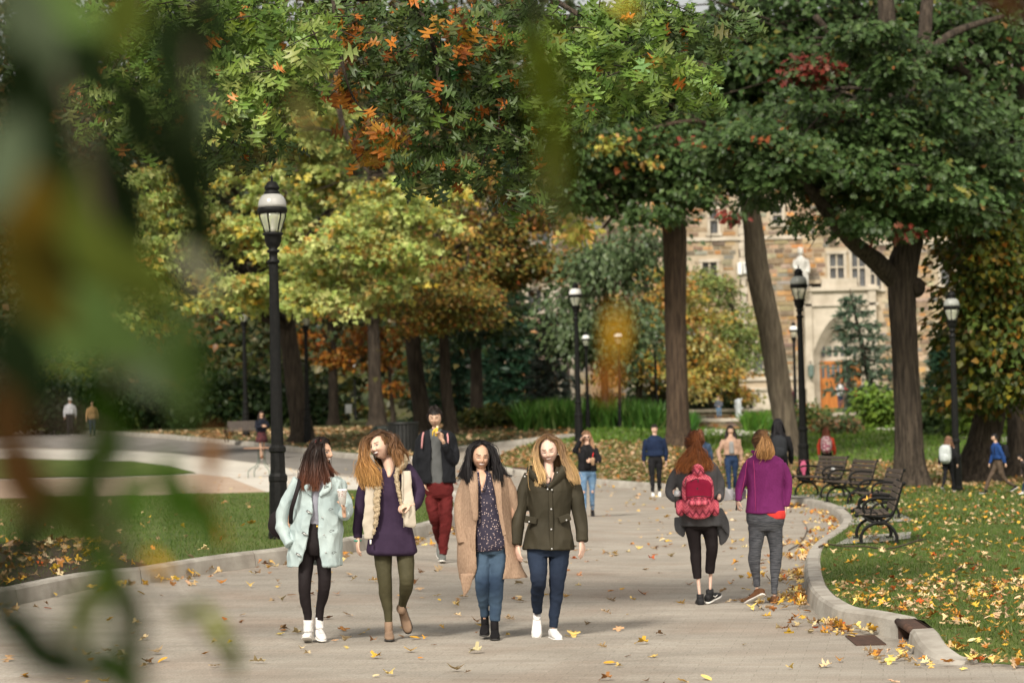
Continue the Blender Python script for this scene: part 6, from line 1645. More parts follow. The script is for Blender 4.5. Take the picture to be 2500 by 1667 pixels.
for x0, x1, x2, x3, y3, dy, n in ((622, 612, 592, 592, 560, -.04, 80), (626, 612, 606, 630, 600, -.08, 90), (624, 616, 632, 660, 600, -.11, 90), (622, 618, 662, 695, 590, -.13, 80), (624, 610, 586, 580, 520, .03, 70), (628, 632, 682, 712, 580, -.12, 60)):
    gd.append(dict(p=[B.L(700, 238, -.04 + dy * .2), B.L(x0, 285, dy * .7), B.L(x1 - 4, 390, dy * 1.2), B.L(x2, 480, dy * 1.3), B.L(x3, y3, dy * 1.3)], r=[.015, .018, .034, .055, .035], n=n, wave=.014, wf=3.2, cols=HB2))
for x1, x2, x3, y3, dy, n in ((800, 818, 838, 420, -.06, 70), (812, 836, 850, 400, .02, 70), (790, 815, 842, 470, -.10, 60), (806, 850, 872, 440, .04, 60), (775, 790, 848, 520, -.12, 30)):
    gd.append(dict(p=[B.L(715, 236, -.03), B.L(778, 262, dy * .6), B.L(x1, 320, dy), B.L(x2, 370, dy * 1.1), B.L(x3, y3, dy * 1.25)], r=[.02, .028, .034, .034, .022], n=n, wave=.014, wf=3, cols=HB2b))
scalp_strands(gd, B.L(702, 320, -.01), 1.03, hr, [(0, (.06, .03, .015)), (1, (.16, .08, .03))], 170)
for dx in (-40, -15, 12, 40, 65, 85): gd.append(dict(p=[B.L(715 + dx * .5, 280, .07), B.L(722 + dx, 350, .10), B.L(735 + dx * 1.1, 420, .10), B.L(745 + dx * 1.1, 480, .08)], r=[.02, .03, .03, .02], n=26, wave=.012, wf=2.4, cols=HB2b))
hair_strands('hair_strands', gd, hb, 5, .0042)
b = MB(); b.tube([B.L(862, 455, -.1), B.L(876, 560, -.13), B.L(884, 660, -.10)], .014, n=8, flat=.3); b.obj('backpack_strap', M_legblk, B.root)

# ------------------------------------------------ black haired woman in the long beige cardigan
C_ = Fig('black haired woman in a long beige knit cardigan and dotted blouse', (1385, 1468), Z1)
hr = rotm(R(8), R(12), R(3))
C_.body(SKIN['tan'], (1308, 385, -.02, .99, hr), [[(1308, 430, .01, 32), (1311, 500, -.01, 38), (1315, 545, -.07, 26), (1316, 590, -.115, 8)], [(1230, 520, .03, 28), (1192, 700, .0, 22), (1200, 880, -.04, 18)], [(1450, 520, .03, 28), (1495, 680, .02, 22), (1500, 800, .04, 18)],
         [(1340, 880, 0, 48), (1322, 1120, -.06, 32), (1325, 1250, .02, 22), (1332, 1380, .09, 18)], [(1425, 880, 0, 48), (1402, 1120, -.03, 34), (1396, 1260, 0, 24), (1392, 1400, 0, 18)]],
         torso=[(480, 1240, 1400, .05), (520, 1215, 1450, .09), (640, 1225, 1450, .10), (760, 1260, 1440, .09), (880, 1270, 1460, .10)], smile=1.1, teeth=True, eyes='closed', brow=(.02, .012, .01))
M_blouse = bpy.data.materials.new('dotted_blouse'); M_blouse.use_nodes = True; nt = M_blouse.node_tree; vo = nt.nodes.new('ShaderNodeTexVoronoi'); vo.inputs['Scale'].default_value = 52; tc_ = nt.nodes.new('ShaderNodeTexCoord'); nt.links.new(tc_.outputs['Object'], vo.inputs['Vector'])
cr_ = nt.nodes.new('ShaderNodeValToRGB'); cr_.color_ramp.elements[0].position = .20; cr_.color_ramp.elements[0].color = (.42, .32, .30, 1); cr_.color_ramp.elements[1].position = .26; cr_.color_ramp.elements[1].color = (.018, .014, .032, 1)
nt.links.new(vo.outputs['Distance'], cr_.inputs[0]); nt.links.new(cr_.outputs[0], nt.nodes['Principled BSDF'].inputs['Base Color']); nt.nodes['Principled BSDF'].inputs['Roughness'].default_value = .8
b = MB(); C_.opened(b, [(470, 1275, 1345, 1300, 1325, .06, .02), (500, 1240, 1410, 1302, 1338, .10, .01), (560, 1235, 1430, 1306, 1326, .12, 0), (600, 1240, 1440, 1312, 1318, .125, 0)], th=.01)
C_.torso(b, [(598, 1240, 1440, .12), (700, 1262, 1445, .12), (800, 1262, 1458, .125), (880, 1268, 1470, .13), (915, 1272, 1468, .13), (945, 1282, 1430, .12)])
b.tube([C_.L(1290, 470, -.05), C_.L(1292, 520, -.12), C_.L(1306, 560, -.135)], .012, n=8, flat=.4); b.tube([C_.L(1345, 475, -.05), C_.L(1340, 530, -.12), C_.L(1322, 585, -.135)], .012, n=8, flat=.4)
C_.garment('blouse', b, M_blouse, voxel=.006, wr=(.007, (9, 9, 6)), seed=4)
M_knit = cloth_mat('beige_knit', (.34, .235, .165), (.26, .175, .12), vs=70, bs=120, bump=.8, dist=.006, stretch=(1.6, 1.6, .5))
b = MB(); C_.opened(b, [(470, 1250, 1400, 1282, 1350, .10, .03), (500, 1205, 1460, 1284, 1385, .13, .03), (600, 1185, 1482, 1284, 1398, .145, .02), (720, 1180, 1492, 1284, 1425, .15, .02), (850, 1172, 1500, 1284, 1452, .155, .02), (960, 1168, 1520, 1280, 1464, .16, .03), (1060, 1176, 1560, 1276, 1452, .17, .05), (1110, 1184, 1590, 1262, 1440, .17, .06)], th=.016)
b.tube([C_.L(1228, 1080, -.1), C_.L(1222, 1150, -.1), C_.L(1206, 1212, -.09)], [C_.m(44), C_.m(30), C_.m(5)], n=12, sub=4, flat=.25)
C_.tube(b, [(1225, 520, .02, 36), (1198, 610, .02, 42), (1190, 720, .0, 40), (1196, 820, -.03, 38), (1202, 900, -.06, 32)]); C_.tube(b, [(1452, 515, .02, 36), (1482, 600, .02, 40), (1505, 680, .03, 34), (1510, 760, .06, 30)])
b.tube([C_.L(1268, 490, -.08), C_.L(1262, 560, -.15), C_.L(1270, 640, -.165), C_.L(1276, 760, -.165)], [.03, .038, .032, .018], n=12, sub=4, flat=.4); b.tube([C_.L(1392, 490, -.06), C_.L(1410, 560, -.14), C_.L(1420, 680, -.16), C_.L(1450, 850, -.16)], [.025, .032, .026, .018], n=12, sub=4, flat=.4)
C_.garment('cardigan', b, M_knit, voxel=.007, relax=2, wr=(.008, (8, 8, 4)), seed=9)
def jeans(name, c, c2, fade):
    m = cloth_mat(name, c, c2, vs=3, bs=300, bump=.3)
    return m
M_j1 = jeans('blue_jeans', (.024, .042, .075), (.065, .105, .155), 1); M_j2 = jeans('dark_blue_jeans', (.012, .018, .034), (.020, .031, .056), 1)
b = MB(); C_.torso(b, [(860, 1275, 1470, .11), (920, 1270, 1468, .12), (965, 1290, 1448, .09)])
C_.tube(b, [(1326, 950, 0, 56), (1318, 1040, -.03, 50), (1316, 1120, -.07, 44), (1316, 1200, -.02, 38), (1326, 1280, .05, 31), (1332, 1335, .09, 29)]); C_.tube(b, [(1416, 950, 0, 60), (1410, 1040, -.02, 56), (1400, 1130, -.04, 48), (1398, 1220, -.01, 44), (1394, 1300, 0, 38), (1392, 1362, 0, 32)])
C_.garment('jeans', b, M_j1, wr=(.0035, (12, 12, 16)), seed=3)
M_bsu = cloth_mat('black_suede', (.010, .009, .010), rough=.9)
shoe(C_.root, C_.L(1332, 1385, .10), (-.05, -1, -.1), (0, 0, 1), M_bsu, M_solek, .98, name='ankle_boot', high=.07, heel=.03)
shoe(C_.root, C_.L(1391, 1412, 0), (.02, -1, 0), (0, 0, 1), M_bsu, M_solek, 1.0, name='ankle_boot', high=.08, heel=.03)
HB3 = [(0, (.008, .007, .008)), (1, (.014, .012, .013))]
v, f, c = hair_cap(C_.L(1308, 382, -.012), 1.0, hr, (.009, .008, .009), thick=1.09, front=78)
hb = link('hair', npmesh('hair', v, f, col=c, smooth=True), M_hair, C_.root)
gd = []
for x1, x2, x3, x4, y4, dy, n in ((1238, 1222, 1205, 1190, 520, -.02, 60), (1240, 1226, 1220, 1238, 560, -.07, 80), (1242, 1232, 1238, 1262, 585, -.10, 70), (1250, 1225, 1195, 1160, 540, .03, 40), (1260, 1240, 1225, 1215, 560, .08, 50)):
    gd.append(dict(p=[C_.L(1305, 294, -.04), C_.L(x1 + 6, 330, dy * .8), C_.L(x2, 420, dy * 1.1), C_.L(x3, 490, dy * 1.2), C_.L(x4, y4, dy * 1.35)], r=[.012, .014, .022, .034, .02], n=n, wave=.008, wf=1.4, cols=HB3))
for x1, x2, x3, x4, y4, dy, n in ((1374, 1392, 1402, 1405, 560, -.10, 70), (1380, 1402, 1418, 1430, 585, -.07, 80), (1382, 1408, 1425, 1448, 560, -.02, 70), (1372, 1410, 1450, 1500, 500, .0, 40), (1368, 1400, 1420, 1440, 560, .07, 50)):
    gd.append(dict(p=[C_.L(1312, 294, -.04), C_.L(x1 - 6, 330, dy * .8), C_.L(x2, 420, dy * 1.1), C_.L(x3, 490, dy * 1.2), C_.L(x4, y4, dy * 1.35)], r=[.012, .014, .022, .038, .022], n=n, wave=.008, wf=1.4, cols=HB3))
scalp_strands(gd, C_.L(1308, 382, -.012), 1.0, hr, HB3, 170)
for dx in (-60, -35, -12, 12, 35, 60): gd.append(dict(p=[C_.L(1308 + dx * .5, 320, .07), C_.L(1308 + dx, 400, .10), C_.L(1308 + dx * 1.2, 480, .11), C_.L(1308 + dx * 1.3, 560, .10)], r=[.02, .03, .03, .02], n=26, wave=.006, wf=1.4, cols=HB3))
hair_strands('hair_strands', gd, hb, 7, .0042)

# ------------------------------------------------ blonde woman in the olive jacket
D = Fig('blonde haired woman looking down in an olive jacket, dark jeans and white shoes', (1722, 1462), Z1)
hr = rotm(R(-4), R(14), R(-6))
D.body(SKIN['fair'], (1713, 350, -.02, 1.0, hr), [[(1713, 410, .01, 34), (1712, 470, -.02, 38), (1710, 505, -.08, 26), (1707, 540, -.14, 8)], [(1600, 490, .03, 28), (1548, 700, .0, 24), (1522, 905, -.05, 17)], [(1840, 490, .03, 28), (1890, 700, .0, 24), (1908, 885, -.05, 17)],
       [(1650, 880, 0, 50), (1652, 1110, -.10, 34), (1645, 1220, .04, 24), (1648, 1320, .12, 18)], [(1780, 880, 0, 50), (1768, 1120, -.02, 36), (1750, 1260, 0, 25), (1742, 1410, 0, 18)]],
       torso=[(480, 1610, 1820, .06), (530, 1590, 1845, .10), (700, 1610, 1810, .10), (880, 1600, 1830, .11)],
       hands=[((1524, 908, -.05), (.12, -.12, -1), (.8, .5, 0), 1.0, .35, -1), ((1909, 885, -.05), (.02, -.12, -1), (-.8, .5, 0), 1.0, .35, 1)], smile=.9, teeth=True, eyes='closed', brow=(.10, .055, .03), lips=(.50, .16, .14))
M_olv = cloth_mat('olive_shell', (.042, .036, .023), (.032, .028, .018), rough=.65, vs=5, bs=300)
b = MB(); D.opened(b, [(452, 1640, 1800, 1672, 1762, .08, .03), (480, 1600, 1838, 1672, 1752, .12, .02), (520, 1582, 1856, 1680, 1738, .14, .01), (560, 1578, 1862, 1696, 1722, .145, .005), (590, 1582, 1858, 1706, 1714, .145, 0)], th=.014)
D.torso(b, [(585, 1582, 1858, .143, 0), (640, 1590, 1850, .145, 0), (750, 1598, 1838, .14, 0), (800, 1590, 1846, .145, 0), (880, 1572, 1862, .155, 0), (935, 1560, 1866, .16, 0)])
D.tube(b, [(1600, 490, .02, 40), (1570, 580, .02, 46), (1548, 700, .0, 42), (1528, 800, -.03, 39), (1519, 905, -.05, 36)]); D.tube(b, [(1838, 490, .02, 40), (1868, 580, .02, 46), (1892, 700, .0, 42), (1908, 800, -.03, 38), (1912, 885, -.05, 36)])
b.tube([D.L(1640, 480, -.02), D.L(1600, 470, -.05), D.L(1625, 500, -.12), D.L(1700, 560, -.15)], [.03, .045, .04, .015], n=12, sub=4, flat=.6); b.tube([D.L(1800, 460, .0), D.L(1810, 460, -.07), D.L(1770, 510, -.13), D.L(1712, 570, -.15)], [.03, .05, .035, .015], n=12, sub=4, flat=.6)
jk = D.garment('jacket', b, M_olv, voxel=.006, relax=2, wr=(.008, (9, 9, 6)), seed=12)
b = MB(); b.tube([D.L(1706, 508, -.105), D.L(1706, 575, -.138)], [.036, .010], n=10, flat=.4); b.obj('shirt', cloth_mat('grey_tee', (.07, .07, .075)), D.root)
MB().box(D.L(1727, 760, -.155), (.017, .006, D.m(178))).obj('placket', M_olv, jk, smooth=False, bevel=.004)
for x, y in ((1706, 575), (1732, 579), (1728, 693), (1728, 812), (1731, 927), (1571, 500), (1766, 478)): MB().ell(D.L(x, y, -.165 if 1600 < x < 1760 else -.13), (.0085, .005, .0085), 10, 6).obj('snap_button', M_metal, jk)
for x, y, rz_, dx in ((1607, 757, -.22, 1), (1808, 748, .32, -1)):
    rot = rotm(.15 * dx, 0, -rz_); MB().box(D.L(x, y, -.145), (D.m(36), .009, D.m(21)), rot).obj('pocket_flap', M_olv, jk, smooth=False, bevel=.006); MB().ell(D.L(x - 10 * dx, y + 10, -.162), (.008, .005, .008), 10, 6).obj('snap_button', M_metal, jk)
for a, e in (((1590, 700), (1600, 935)), ((1848, 690), (1850, 900))): pass
b = MB(); D.torso(b, [(860, 1578, 1850, .13), (930, 1578, 1846, .13), (975, 1604, 1820, .10)])
D.tube(b, [(1645, 950, 0, 66), (1650, 1030, -.05, 60), (1653, 1110, -.12, 51), (1648, 1180, -.04, 44), (1644, 1250, .06, 36), (1648, 1312, .12, 30)]); D.tube(b, [(1776, 950, 0, 68), (1772, 1040, -.01, 60), (1762, 1130, -.03, 49), (1758, 1220, -.01, 43), (1746, 1320, 0, 34), (1740, 1400, 0, 28)])
D.garment('jeans', b, M_j2, wr=(.0035, (12, 12, 16)), seed=6)
shoe(D.root, D.L(1645, 1345, .12), (-.05, -.75, -.75), (0, -.7, .7), M_canv, M_sole, 1.02, high=.0); shoe(D.root, D.L(1742, 1412, 0), (.25, -1, 0), (0, 0, 1), M_canv, M_sole, 1.02, high=.0)
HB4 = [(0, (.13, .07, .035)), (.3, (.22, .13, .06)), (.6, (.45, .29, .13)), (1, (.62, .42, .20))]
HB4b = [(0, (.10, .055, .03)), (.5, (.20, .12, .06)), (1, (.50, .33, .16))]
v, f, c = hair_cap(D.L(1713, 347, -.012), 1.01, hr, (.13, .075, .038), thick=1.08, front=78)
hb = link('hair', npmesh('hair', v, f, col=c, smooth=True), M_hair, D.root)
gd = []
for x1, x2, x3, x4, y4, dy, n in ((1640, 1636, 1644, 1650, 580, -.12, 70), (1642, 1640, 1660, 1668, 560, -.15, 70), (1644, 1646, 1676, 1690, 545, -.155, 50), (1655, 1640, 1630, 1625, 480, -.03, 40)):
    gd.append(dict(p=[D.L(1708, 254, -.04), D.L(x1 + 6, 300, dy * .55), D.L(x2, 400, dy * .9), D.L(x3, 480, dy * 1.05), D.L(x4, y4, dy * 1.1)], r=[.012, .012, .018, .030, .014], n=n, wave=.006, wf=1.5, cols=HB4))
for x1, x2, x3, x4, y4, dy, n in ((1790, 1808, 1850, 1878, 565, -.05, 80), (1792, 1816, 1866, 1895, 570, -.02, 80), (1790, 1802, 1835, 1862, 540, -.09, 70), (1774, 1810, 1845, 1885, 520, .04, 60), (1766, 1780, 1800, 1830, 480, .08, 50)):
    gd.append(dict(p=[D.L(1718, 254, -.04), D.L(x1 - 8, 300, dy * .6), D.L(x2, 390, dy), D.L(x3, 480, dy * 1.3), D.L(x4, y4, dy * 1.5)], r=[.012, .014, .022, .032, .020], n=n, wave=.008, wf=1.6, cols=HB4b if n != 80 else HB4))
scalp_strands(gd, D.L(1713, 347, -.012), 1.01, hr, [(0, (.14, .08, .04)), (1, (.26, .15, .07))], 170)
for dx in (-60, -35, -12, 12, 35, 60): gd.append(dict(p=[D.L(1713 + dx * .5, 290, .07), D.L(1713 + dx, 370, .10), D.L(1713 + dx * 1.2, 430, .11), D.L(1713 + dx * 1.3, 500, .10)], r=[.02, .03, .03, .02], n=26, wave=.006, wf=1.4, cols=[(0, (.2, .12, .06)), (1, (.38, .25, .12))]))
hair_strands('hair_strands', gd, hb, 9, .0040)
MB().ell(D.L(1770, 370, -.05), (.006, .005, .006), 8, 6).obj('earring', bpy.data.materials['pearl'], D.root)

# ------------------------------------------------ banana eater
E = Fig('dark haired young man in a black jacket and maroon trousers eating a banana', (1070, 1008), Z1)
hr = rotm(R(-3), R(12), 0)
E.body(SKIN['asian'], (1033, 152, -.02, 1.02, hr), [[(1033, 200, .0, 22), (1035, 260, .02, 24)], [(950, 290, .02, 20), (938, 420, 0, 17), (965, 540, -.05, 13)], [(1130, 290, .02, 20), (1135, 400, -.06, 17), (1082, 282, -.22, 13)],
       [(1000, 560, 0, 30), (1040, 750, -.02, 22), (1052, 850, .25, 15)], [(1085, 560, 0, 30), (1095, 750, -.05, 22), (1080, 930, -.02, 14)]],
       torso=[(245, 970, 1105, .05), (280, 950, 1135, .09), (400, 965, 1120, .10), (560, 975, 1120, .10)],
       hands=[((1080, 280, -.22), (-.55, -.1, 1), (-.5, -.8, 0), 1.0, .9, 1), ((962, 535, -.06), (.5, 0, -1), (1, 0, 0), .9, .3, 1)], eyes='closed', brow=(.02, .015, .012), smile=0, lips=(.40, .18, .15), voxel=.009)
b = MB(); E.torso(b, [(215, 1005, 1070, .05, .02), (250, 980, 1100, .10, .0), (300, 965, 1115, .12, 0), (450, 975, 1105, .12, 0), (542, 985, 1110, .125, 0)])
E.garment('shirt', b, cloth_mat('grey_shirt', (.10, .105, .105)), voxel=.010, wr=(.004, (9, 9, 6)))
b = MB(); E.opened(b, [(222, 985, 1085, 1003, 1068, .09, .02), (252, 935, 1150, 1006, 1068, .13, .02), (330, 918, 1160, 1010, 1075, .14, 0), (440, 925, 1155, 1010, 1080, .145, 0), (538, 935, 1158, 1012, 1086, .15, 0)], th=.02)
E.tube(b, [(945, 285, .02, 30), (928, 370, .02, 33), (932, 460, .0, 28), (955, 530, -.05, 24)]); E.tube(b, [(1130, 285, .02, 30), (1148, 360, -.02, 33), (1140, 410, -.08, 28), (1105, 340, -.18, 25), (1092, 305, -.21, 22)])
E.garment('jacket', b, cloth_mat('black_jacket', (.012, .013, .016)), voxel=.010, wr=(.010, (8, 8, 6)))
M_mar = cloth_mat('maroon_trousers', (.105, .014, .014), (.075, .01, .01))
b = MB(); E.torso(b, [(530, 972, 1140, .12), (590, 975, 1142, .12), (630, 995, 1130, .09)])
E.tube(b, [(1010, 620, 0, 40), (1025, 720, -.03, 36), (1042, 800, .08, 30), (1052, 870, .25, 22), (1056, 900, .3, 18)]); E.tube(b, [(1098, 620, 0, 44), (1100, 720, -.04, 40), (1095, 820, -.03, 34), (1085, 900, -.02, 30), (1080, 962, -.02, 29)])
E.garment('trousers', b, M_mar, voxel=.010, wr=(.008, (9, 9, 14)))
shoe(E.root, E.L(1080, 968, -.02), (-.05, -1, .1), (0, .1, 1), cloth_mat('grey_trainer', (.16, .17, .16)), M_sole, 1.1); shoe(E.root, E.L(1056, 905, .32), (0, -.6, -.8), (0, -.8, .6), cloth_mat('grey_trainer', (.16, .17, .16)), M_sole, 1.0)
v, f, c = hair_cap(E.L(1033, 148, -.014), 1.04, hr, (.012, .009, .008), thick=1.10, front=.42, low=-.2)
hb = link('hair', npmesh('hair', v, f, col=c, smooth=True), M_hair, E.root)
gd = []
scalp_strands(gd, E.L(1033, 146, -.014), 1.04, hr, [(0, (.012, .009, .008)), (1, (.025, .018, .015))], 260, mode='short', lift=1.12)
hair_strands('hair_strands', gd, hb, 3, .007)
for x in (960, 1112): MB().tube([E.L(x + (6 if x < 1000 else -8), 235, -.06), E.L(x, 270, -.135), E.L(x - 3, 330, -.155)], .012, n=8, flat=.4).obj('strap', cloth_mat('pink_strap', (.45, .22, .22)), E.root)
ban = empty('banana', tuple(E.o + E.L(1050, 215, -.24)), 'half peeled yellow banana held to the mouth of the maroon trousered man', 'banana')
MB().tube([(-.02, 0, -.09), (-.012, .01, -.03), (.0, .03, .01)], [.012, .02, .018], n=10).obj('peel', mat('banana_skin', (.62, .40, .04), rough=.5), ban)
MB().tube([(.0, .02, .0), (.0, .05, .03)], [.016, .014], n=10).obj('flesh', mat('banana_flesh', (.75, .66, .42), rough=.6), ban)
MB().tube([(-.01, 0, .0), (-.05, -.01, -.03), (-.06, 0, -.09)], [.012, .012, .003], n=8, flat=.35).obj('peel_flap', bpy.data.materials['banana_skin'], ban)

# ------------------------------------------------ auburn haired woman with the patterned backpack, seen from behind
G = Fig('auburn curly haired woman seen from behind with a pink zigzag backpack', (705, 1083), Z2)
hr = rotm(R(180), R(0), R(0))
G.body(SKIN['fair'], (662, 268, 0, 1.0, hr), [[(662, 320, 0, 18), (662, 360, 0, 20)], [(600, 385, 0, 20), (555, 500, .02, 16), (580, 545, -.16, 12)], [(755, 385, 0, 20), (795, 500, .02, 16), (780, 540, -.18, 12)],
       [(660, 640, 0, 36), (672, 800, 0, 22), (682, 950, 0, 17), (690, 1040, 0, 12)], [(735, 640, 0, 36), (748, 790, -.05, 22), (748, 920, .05, 17), (745, 1010, .05, 12)]],
       torso=[(350, 610, 745, .06), (380, 585, 775, .09), (500, 610, 750, .10), (640, 615, 770, .11)], voxel=.009, n=40)
M_gcard = cloth_mat('grey_jersey', (.085, .085, .09), (.065, .065, .07), vs=8)
b = MB(); G.torso(b, [(350, 630, 740, .08), (375, 585, 775, .12), (450, 575, 780, .13), (560, 590, 780, .13), (640, 590, 790, .14), (680, 600, 800, .14)])
G.tube(b, [(600, 385, 0, 26), (562, 440, .02, 28), (542, 510, .02, 24), (562, 540, -.08, 20), (590, 545, -.16, 18)]); G.tube(b, [(758, 385, 0, 26), (785, 440, .02, 28), (797, 510, .02, 24), (785, 540, -.1, 20)])
b.tube([G.L(590, 640, .05), G.L(596, 700, .05), G.L(612, 745, .04)], [.05, .05, .01], flat=.3); b.tube([G.L(780, 600, .04), G.L(800, 660, .04), G.L(815, 730, .04), G.L(798, 785, .03)], [.05, .07, .05, .01], flat=.3, sub=5)
b.tube([G.L(800, 640, .0), G.L(828, 700, .0), G.L(838, 725, 0)], [.05, .03, .008], flat=.3)
G.garment('cardigan', b, M_gcard, voxel=.009, wr=(.010, (8, 8, 5)), seed=2)
b = MB(); G.torso(b, [(620, 608, 775, .12), (665, 606, 776, .13), (700, 630, 760, .10)]); G.tube(b, [(655, 690, 0, 46), (666, 780, 0, 34), (670, 850, 0, 30), (678, 950, 0, 22)]); G.tube(b, [(738, 690, 0, 46), (750, 780, -.05, 33), (748, 850, .0, 29), (742, 922, .04, 24)])
G.garment('leggings', b, M_legblk, voxel=.009, wr=(.003, (9, 9, 12)))
M_run = cloth_mat('black_runner', (.02, .02, .022), rough=.6)
shoe(G.root, G.L(692, 1050, 0), (0, 1, 0), (0, 0, 1), M_run, M_sole, 1.05); s2 = shoe(G.root, G.L(745, 1028, .05), (.55, .8, .22), (0, -.2, 1), M_run, M_sole, 1.05)
MB().tube([G.L(760, 1038, .0), G.L(770, 1044, .02), G.L(784, 1034, .06)], [.003, .005, .002], n=6).obj('stripe_mark', M_sole, s2)
HB5 = [(0, (.11, .035, .012)), (.5, (.20, .065, .02)), (1, (.30, .11, .035))]
v, f, c = hair_cap(G.L(662, 266, 0), 1.02, hr, (.11, .035, .014), thick=1.10, front=.55, low=-.7)
hb = link('hair', npmesh('hair', v, f, col=c, smooth=True), M_hair, G.root)
gd = []
for x2, x3, x4, y4, dy, n in ((640, 600, 585, 425, -.12, 80), (650, 625, 612, 425, -.15, 90), (660, 650, 645, 415, -.17, 90), (672, 680, 685, 410, -.17, 90), (685, 705, 715, 405, -.15, 90), (695, 722, 735, 410, -.12, 80), (630, 596, 572, 400, -.05, 60), (700, 730, 742, 390, -.05, 60)):
    gd.append(dict(p=[G.L(664, 240, -.06), G.L(665, 262, -.125), G.L(x2, 310, dy * .95), G.L(x3, 365, dy), G.L(x4, y4, dy * 1.05)], r=[.02, .02, .04, .055, .04], n=n, wave=.018, wf=3.4, cols=HB5))
scalp_strands(gd, G.L(662, 266, 0), 1.03, hr, [(0, (.10, .03, .012)), (1, (.24, .08, .025))], 260, mode='tie', target=G.L(665, 258, -.13), lift=1.08)
hair_strands('hair_strands', gd, hb, 21, .005)
# backpack
def zigzag_mat(name, ca, cb, cc):
    m = bpy.data.materials.new(name); m.use_nodes = True; nt = m.node_tree; N = nt.nodes; L = nt.links
    tc = N.new('ShaderNodeTexCoord'); sp_ = N.new('ShaderNodeSeparateXYZ'); L.new(tc.outputs['Object'], sp_.inputs[0])
    def mt(op, a, b_=None):
        q = N.new('ShaderNodeMath'); q.operation = op
        for i, z in enumerate((a, b_)):
            if z is None: continue
            if isinstance(z, (int, float)): q.inputs[i].default_value = z
            else: L.new(z, q.inputs[i])
        return q.outputs[0]
    tri = mt('PINGPONG', sp_.outputs[0], .032); zz = mt('ADD', sp_.outputs[2], mt('MULTIPLY', tri, -1.5)); st_ = mt('PINGPONG', zz, .0165); a = mt('GREATER_THAN', st_, .0085)
    big = mt('PINGPONG', zz, .066); b2_ = mt('GREATER_THAN', big, .048)
    m1 = N.new('ShaderNodeMix'); m1.data_type = 'RGBA'; L.new(a, m1.inputs[0]); m1.inputs[6].default_value = (*ca, 1); m1.inputs[7].default_value = (*cb, 1)
    m2 = N.new('ShaderNodeMix'); m2.data_type = 'RGBA'; L.new(b2_, m2.inputs[0]); L.new(m1.outputs[2], m2.inputs[6]); m2.inputs[7].default_value = (*cc, 1)
    L.new(m2.outputs[2], N['Principled BSDF'].inputs['Base Color']); N['Principled BSDF'].inputs['Roughness'].default_value = .7
    return m
M_zig = zigzag_mat('zigzag_cloth', (.42, .035, .08), (.72, .16, .20), (.20, .012, .035)); M_mag = cloth_mat('magenta_cloth', (.27, .012, .045))
bp = empty('backpack', tuple(G.o + G.L(672, 520, -.2)), 'pink and crimson zigzag backpack worn by the auburn haired woman', 'backpack')
BL = lambda x, y, dy=0: G.L(x, y, dy) - G.L(672, 520, 0)
def pack(b, x0, x1, y0, y1, d, r=.3, dy=0):
    c = (BL(x0, y0) + BL(x1, y1)) / 2; w, h = abs(BL(x1, y0)[0] - BL(x0, y0)[0]) / 2, abs(BL(x0, y0)[2] - BL(x0, y1)[2]) / 2; rg = []
    for t in np.linspace(-1, 1, 13):
        s_ = (1 - abs(t) ** 4) ** .35 if abs(t) < 1 else .35; s_ = max(s_, .4); an = np.linspace(0, 2 * np.pi, 22, endpoint=False)
        rg.append([c + (math.copysign(abs(math.cos(q)) ** .6, math.cos(q)) * w * s_, dy + math.copysign(abs(math.sin(q)) ** .6, math.sin(q)) * d * s_, t * h) for q in an])
    b.rings(rg)
b = MB(); pack(b, 592, 756, 412, 640, .10); b.obj('main_compartment', M_zig, bp, voxel=.009, relax=2)
b = MB(); pack(b, 607, 742, 440, 560, .045, dy=-.10); b.obj('front_panel', M_mag, bp, voxel=.009, relax=2)
b = MB(); pack(b, 617, 728, 455, 530, .03, dy=-.135); b.obj('upper_pocket', M_zig, bp, voxel=.008, relax=2)
b = MB(); pack(b, 612, 736, 528, 640, .06, dy=-.12); b.obj('lower_pocket', M_zig, bp, voxel=.008, relax=2)
for x0, x1 in ((562, 606), (742, 782)):
    b = MB(); pack(b, x0, x1, 545, 628, .055, dy=.02); b.obj('side_pocket', M_zig, bp, voxel=.008, relax=2)
b = MB(); b.tube([BL(650, 395, .02), BL(672, 380, .0), BL(695, 398, .02)], [.03, .035, .03], n=10, flat=.5); b.tube([BL(655, 400, 0), BL(672, 412, -.06), BL(694, 405, 0)], [.03, .04, .03]); b.obj('top_flap', M_zig, bp)
MB().lathe([(.02, 0), (.021, .003), (.001, .004)], 16).obj('round_patch', mat('tan_patch', (.42, .24, .09), rough=.7), bp); o = bp.children[-1]; o.rotation_euler = (R(90), 0, 0); o.location = BL(664, 487, -.168)
MB().box((0, 0, 0), (.008, .0015, .008), rotm(0, 0, R(45))).obj('patch_emblem', M_solek, bp, smooth=False, loc=tuple(BL(664, 487, -.175)))
b = MB(); b.tube([BL(632, 452, -.15), BL(650, 440, -.16), BL(668, 438, -.165)], .004, n=6); b.tube([BL(668, 438, -.165), BL(668, 456, -.17)], .005, n=6); b.tube([BL(612, 440, -.1), BL(604, 470, -.11)], .005, n=6); b.obj('zip_cord', M_solek, bp)
for nm, x0, y0, x1, y1, r in (('hem', 612, 530, 736, 530, .004),): MB().tube([BL(x0, y0, -.175), BL((x0 + x1) / 2, y0 - 6, -.185), BL(x1, y1, -.175)], r, n=6).obj('seam', M_solek, bp)
bo = empty('water_bottle', tuple(G.o + G.L(572, 545, -.17)), 'black bottle with a clear lid in the side pocket of the pink backpack', 'bottle')
MB().lathe([(.03, -.08), (.032, .02), (.028, .03)], 16).obj('flask', M_solek, bo); MB().lathe([(.034, .031), (.036, .05), (.030, .085), (.012, .09)], 16).obj('lid', mat('grey_lid', (.42, .44, .46), rough=.15, spec=.6), bo)

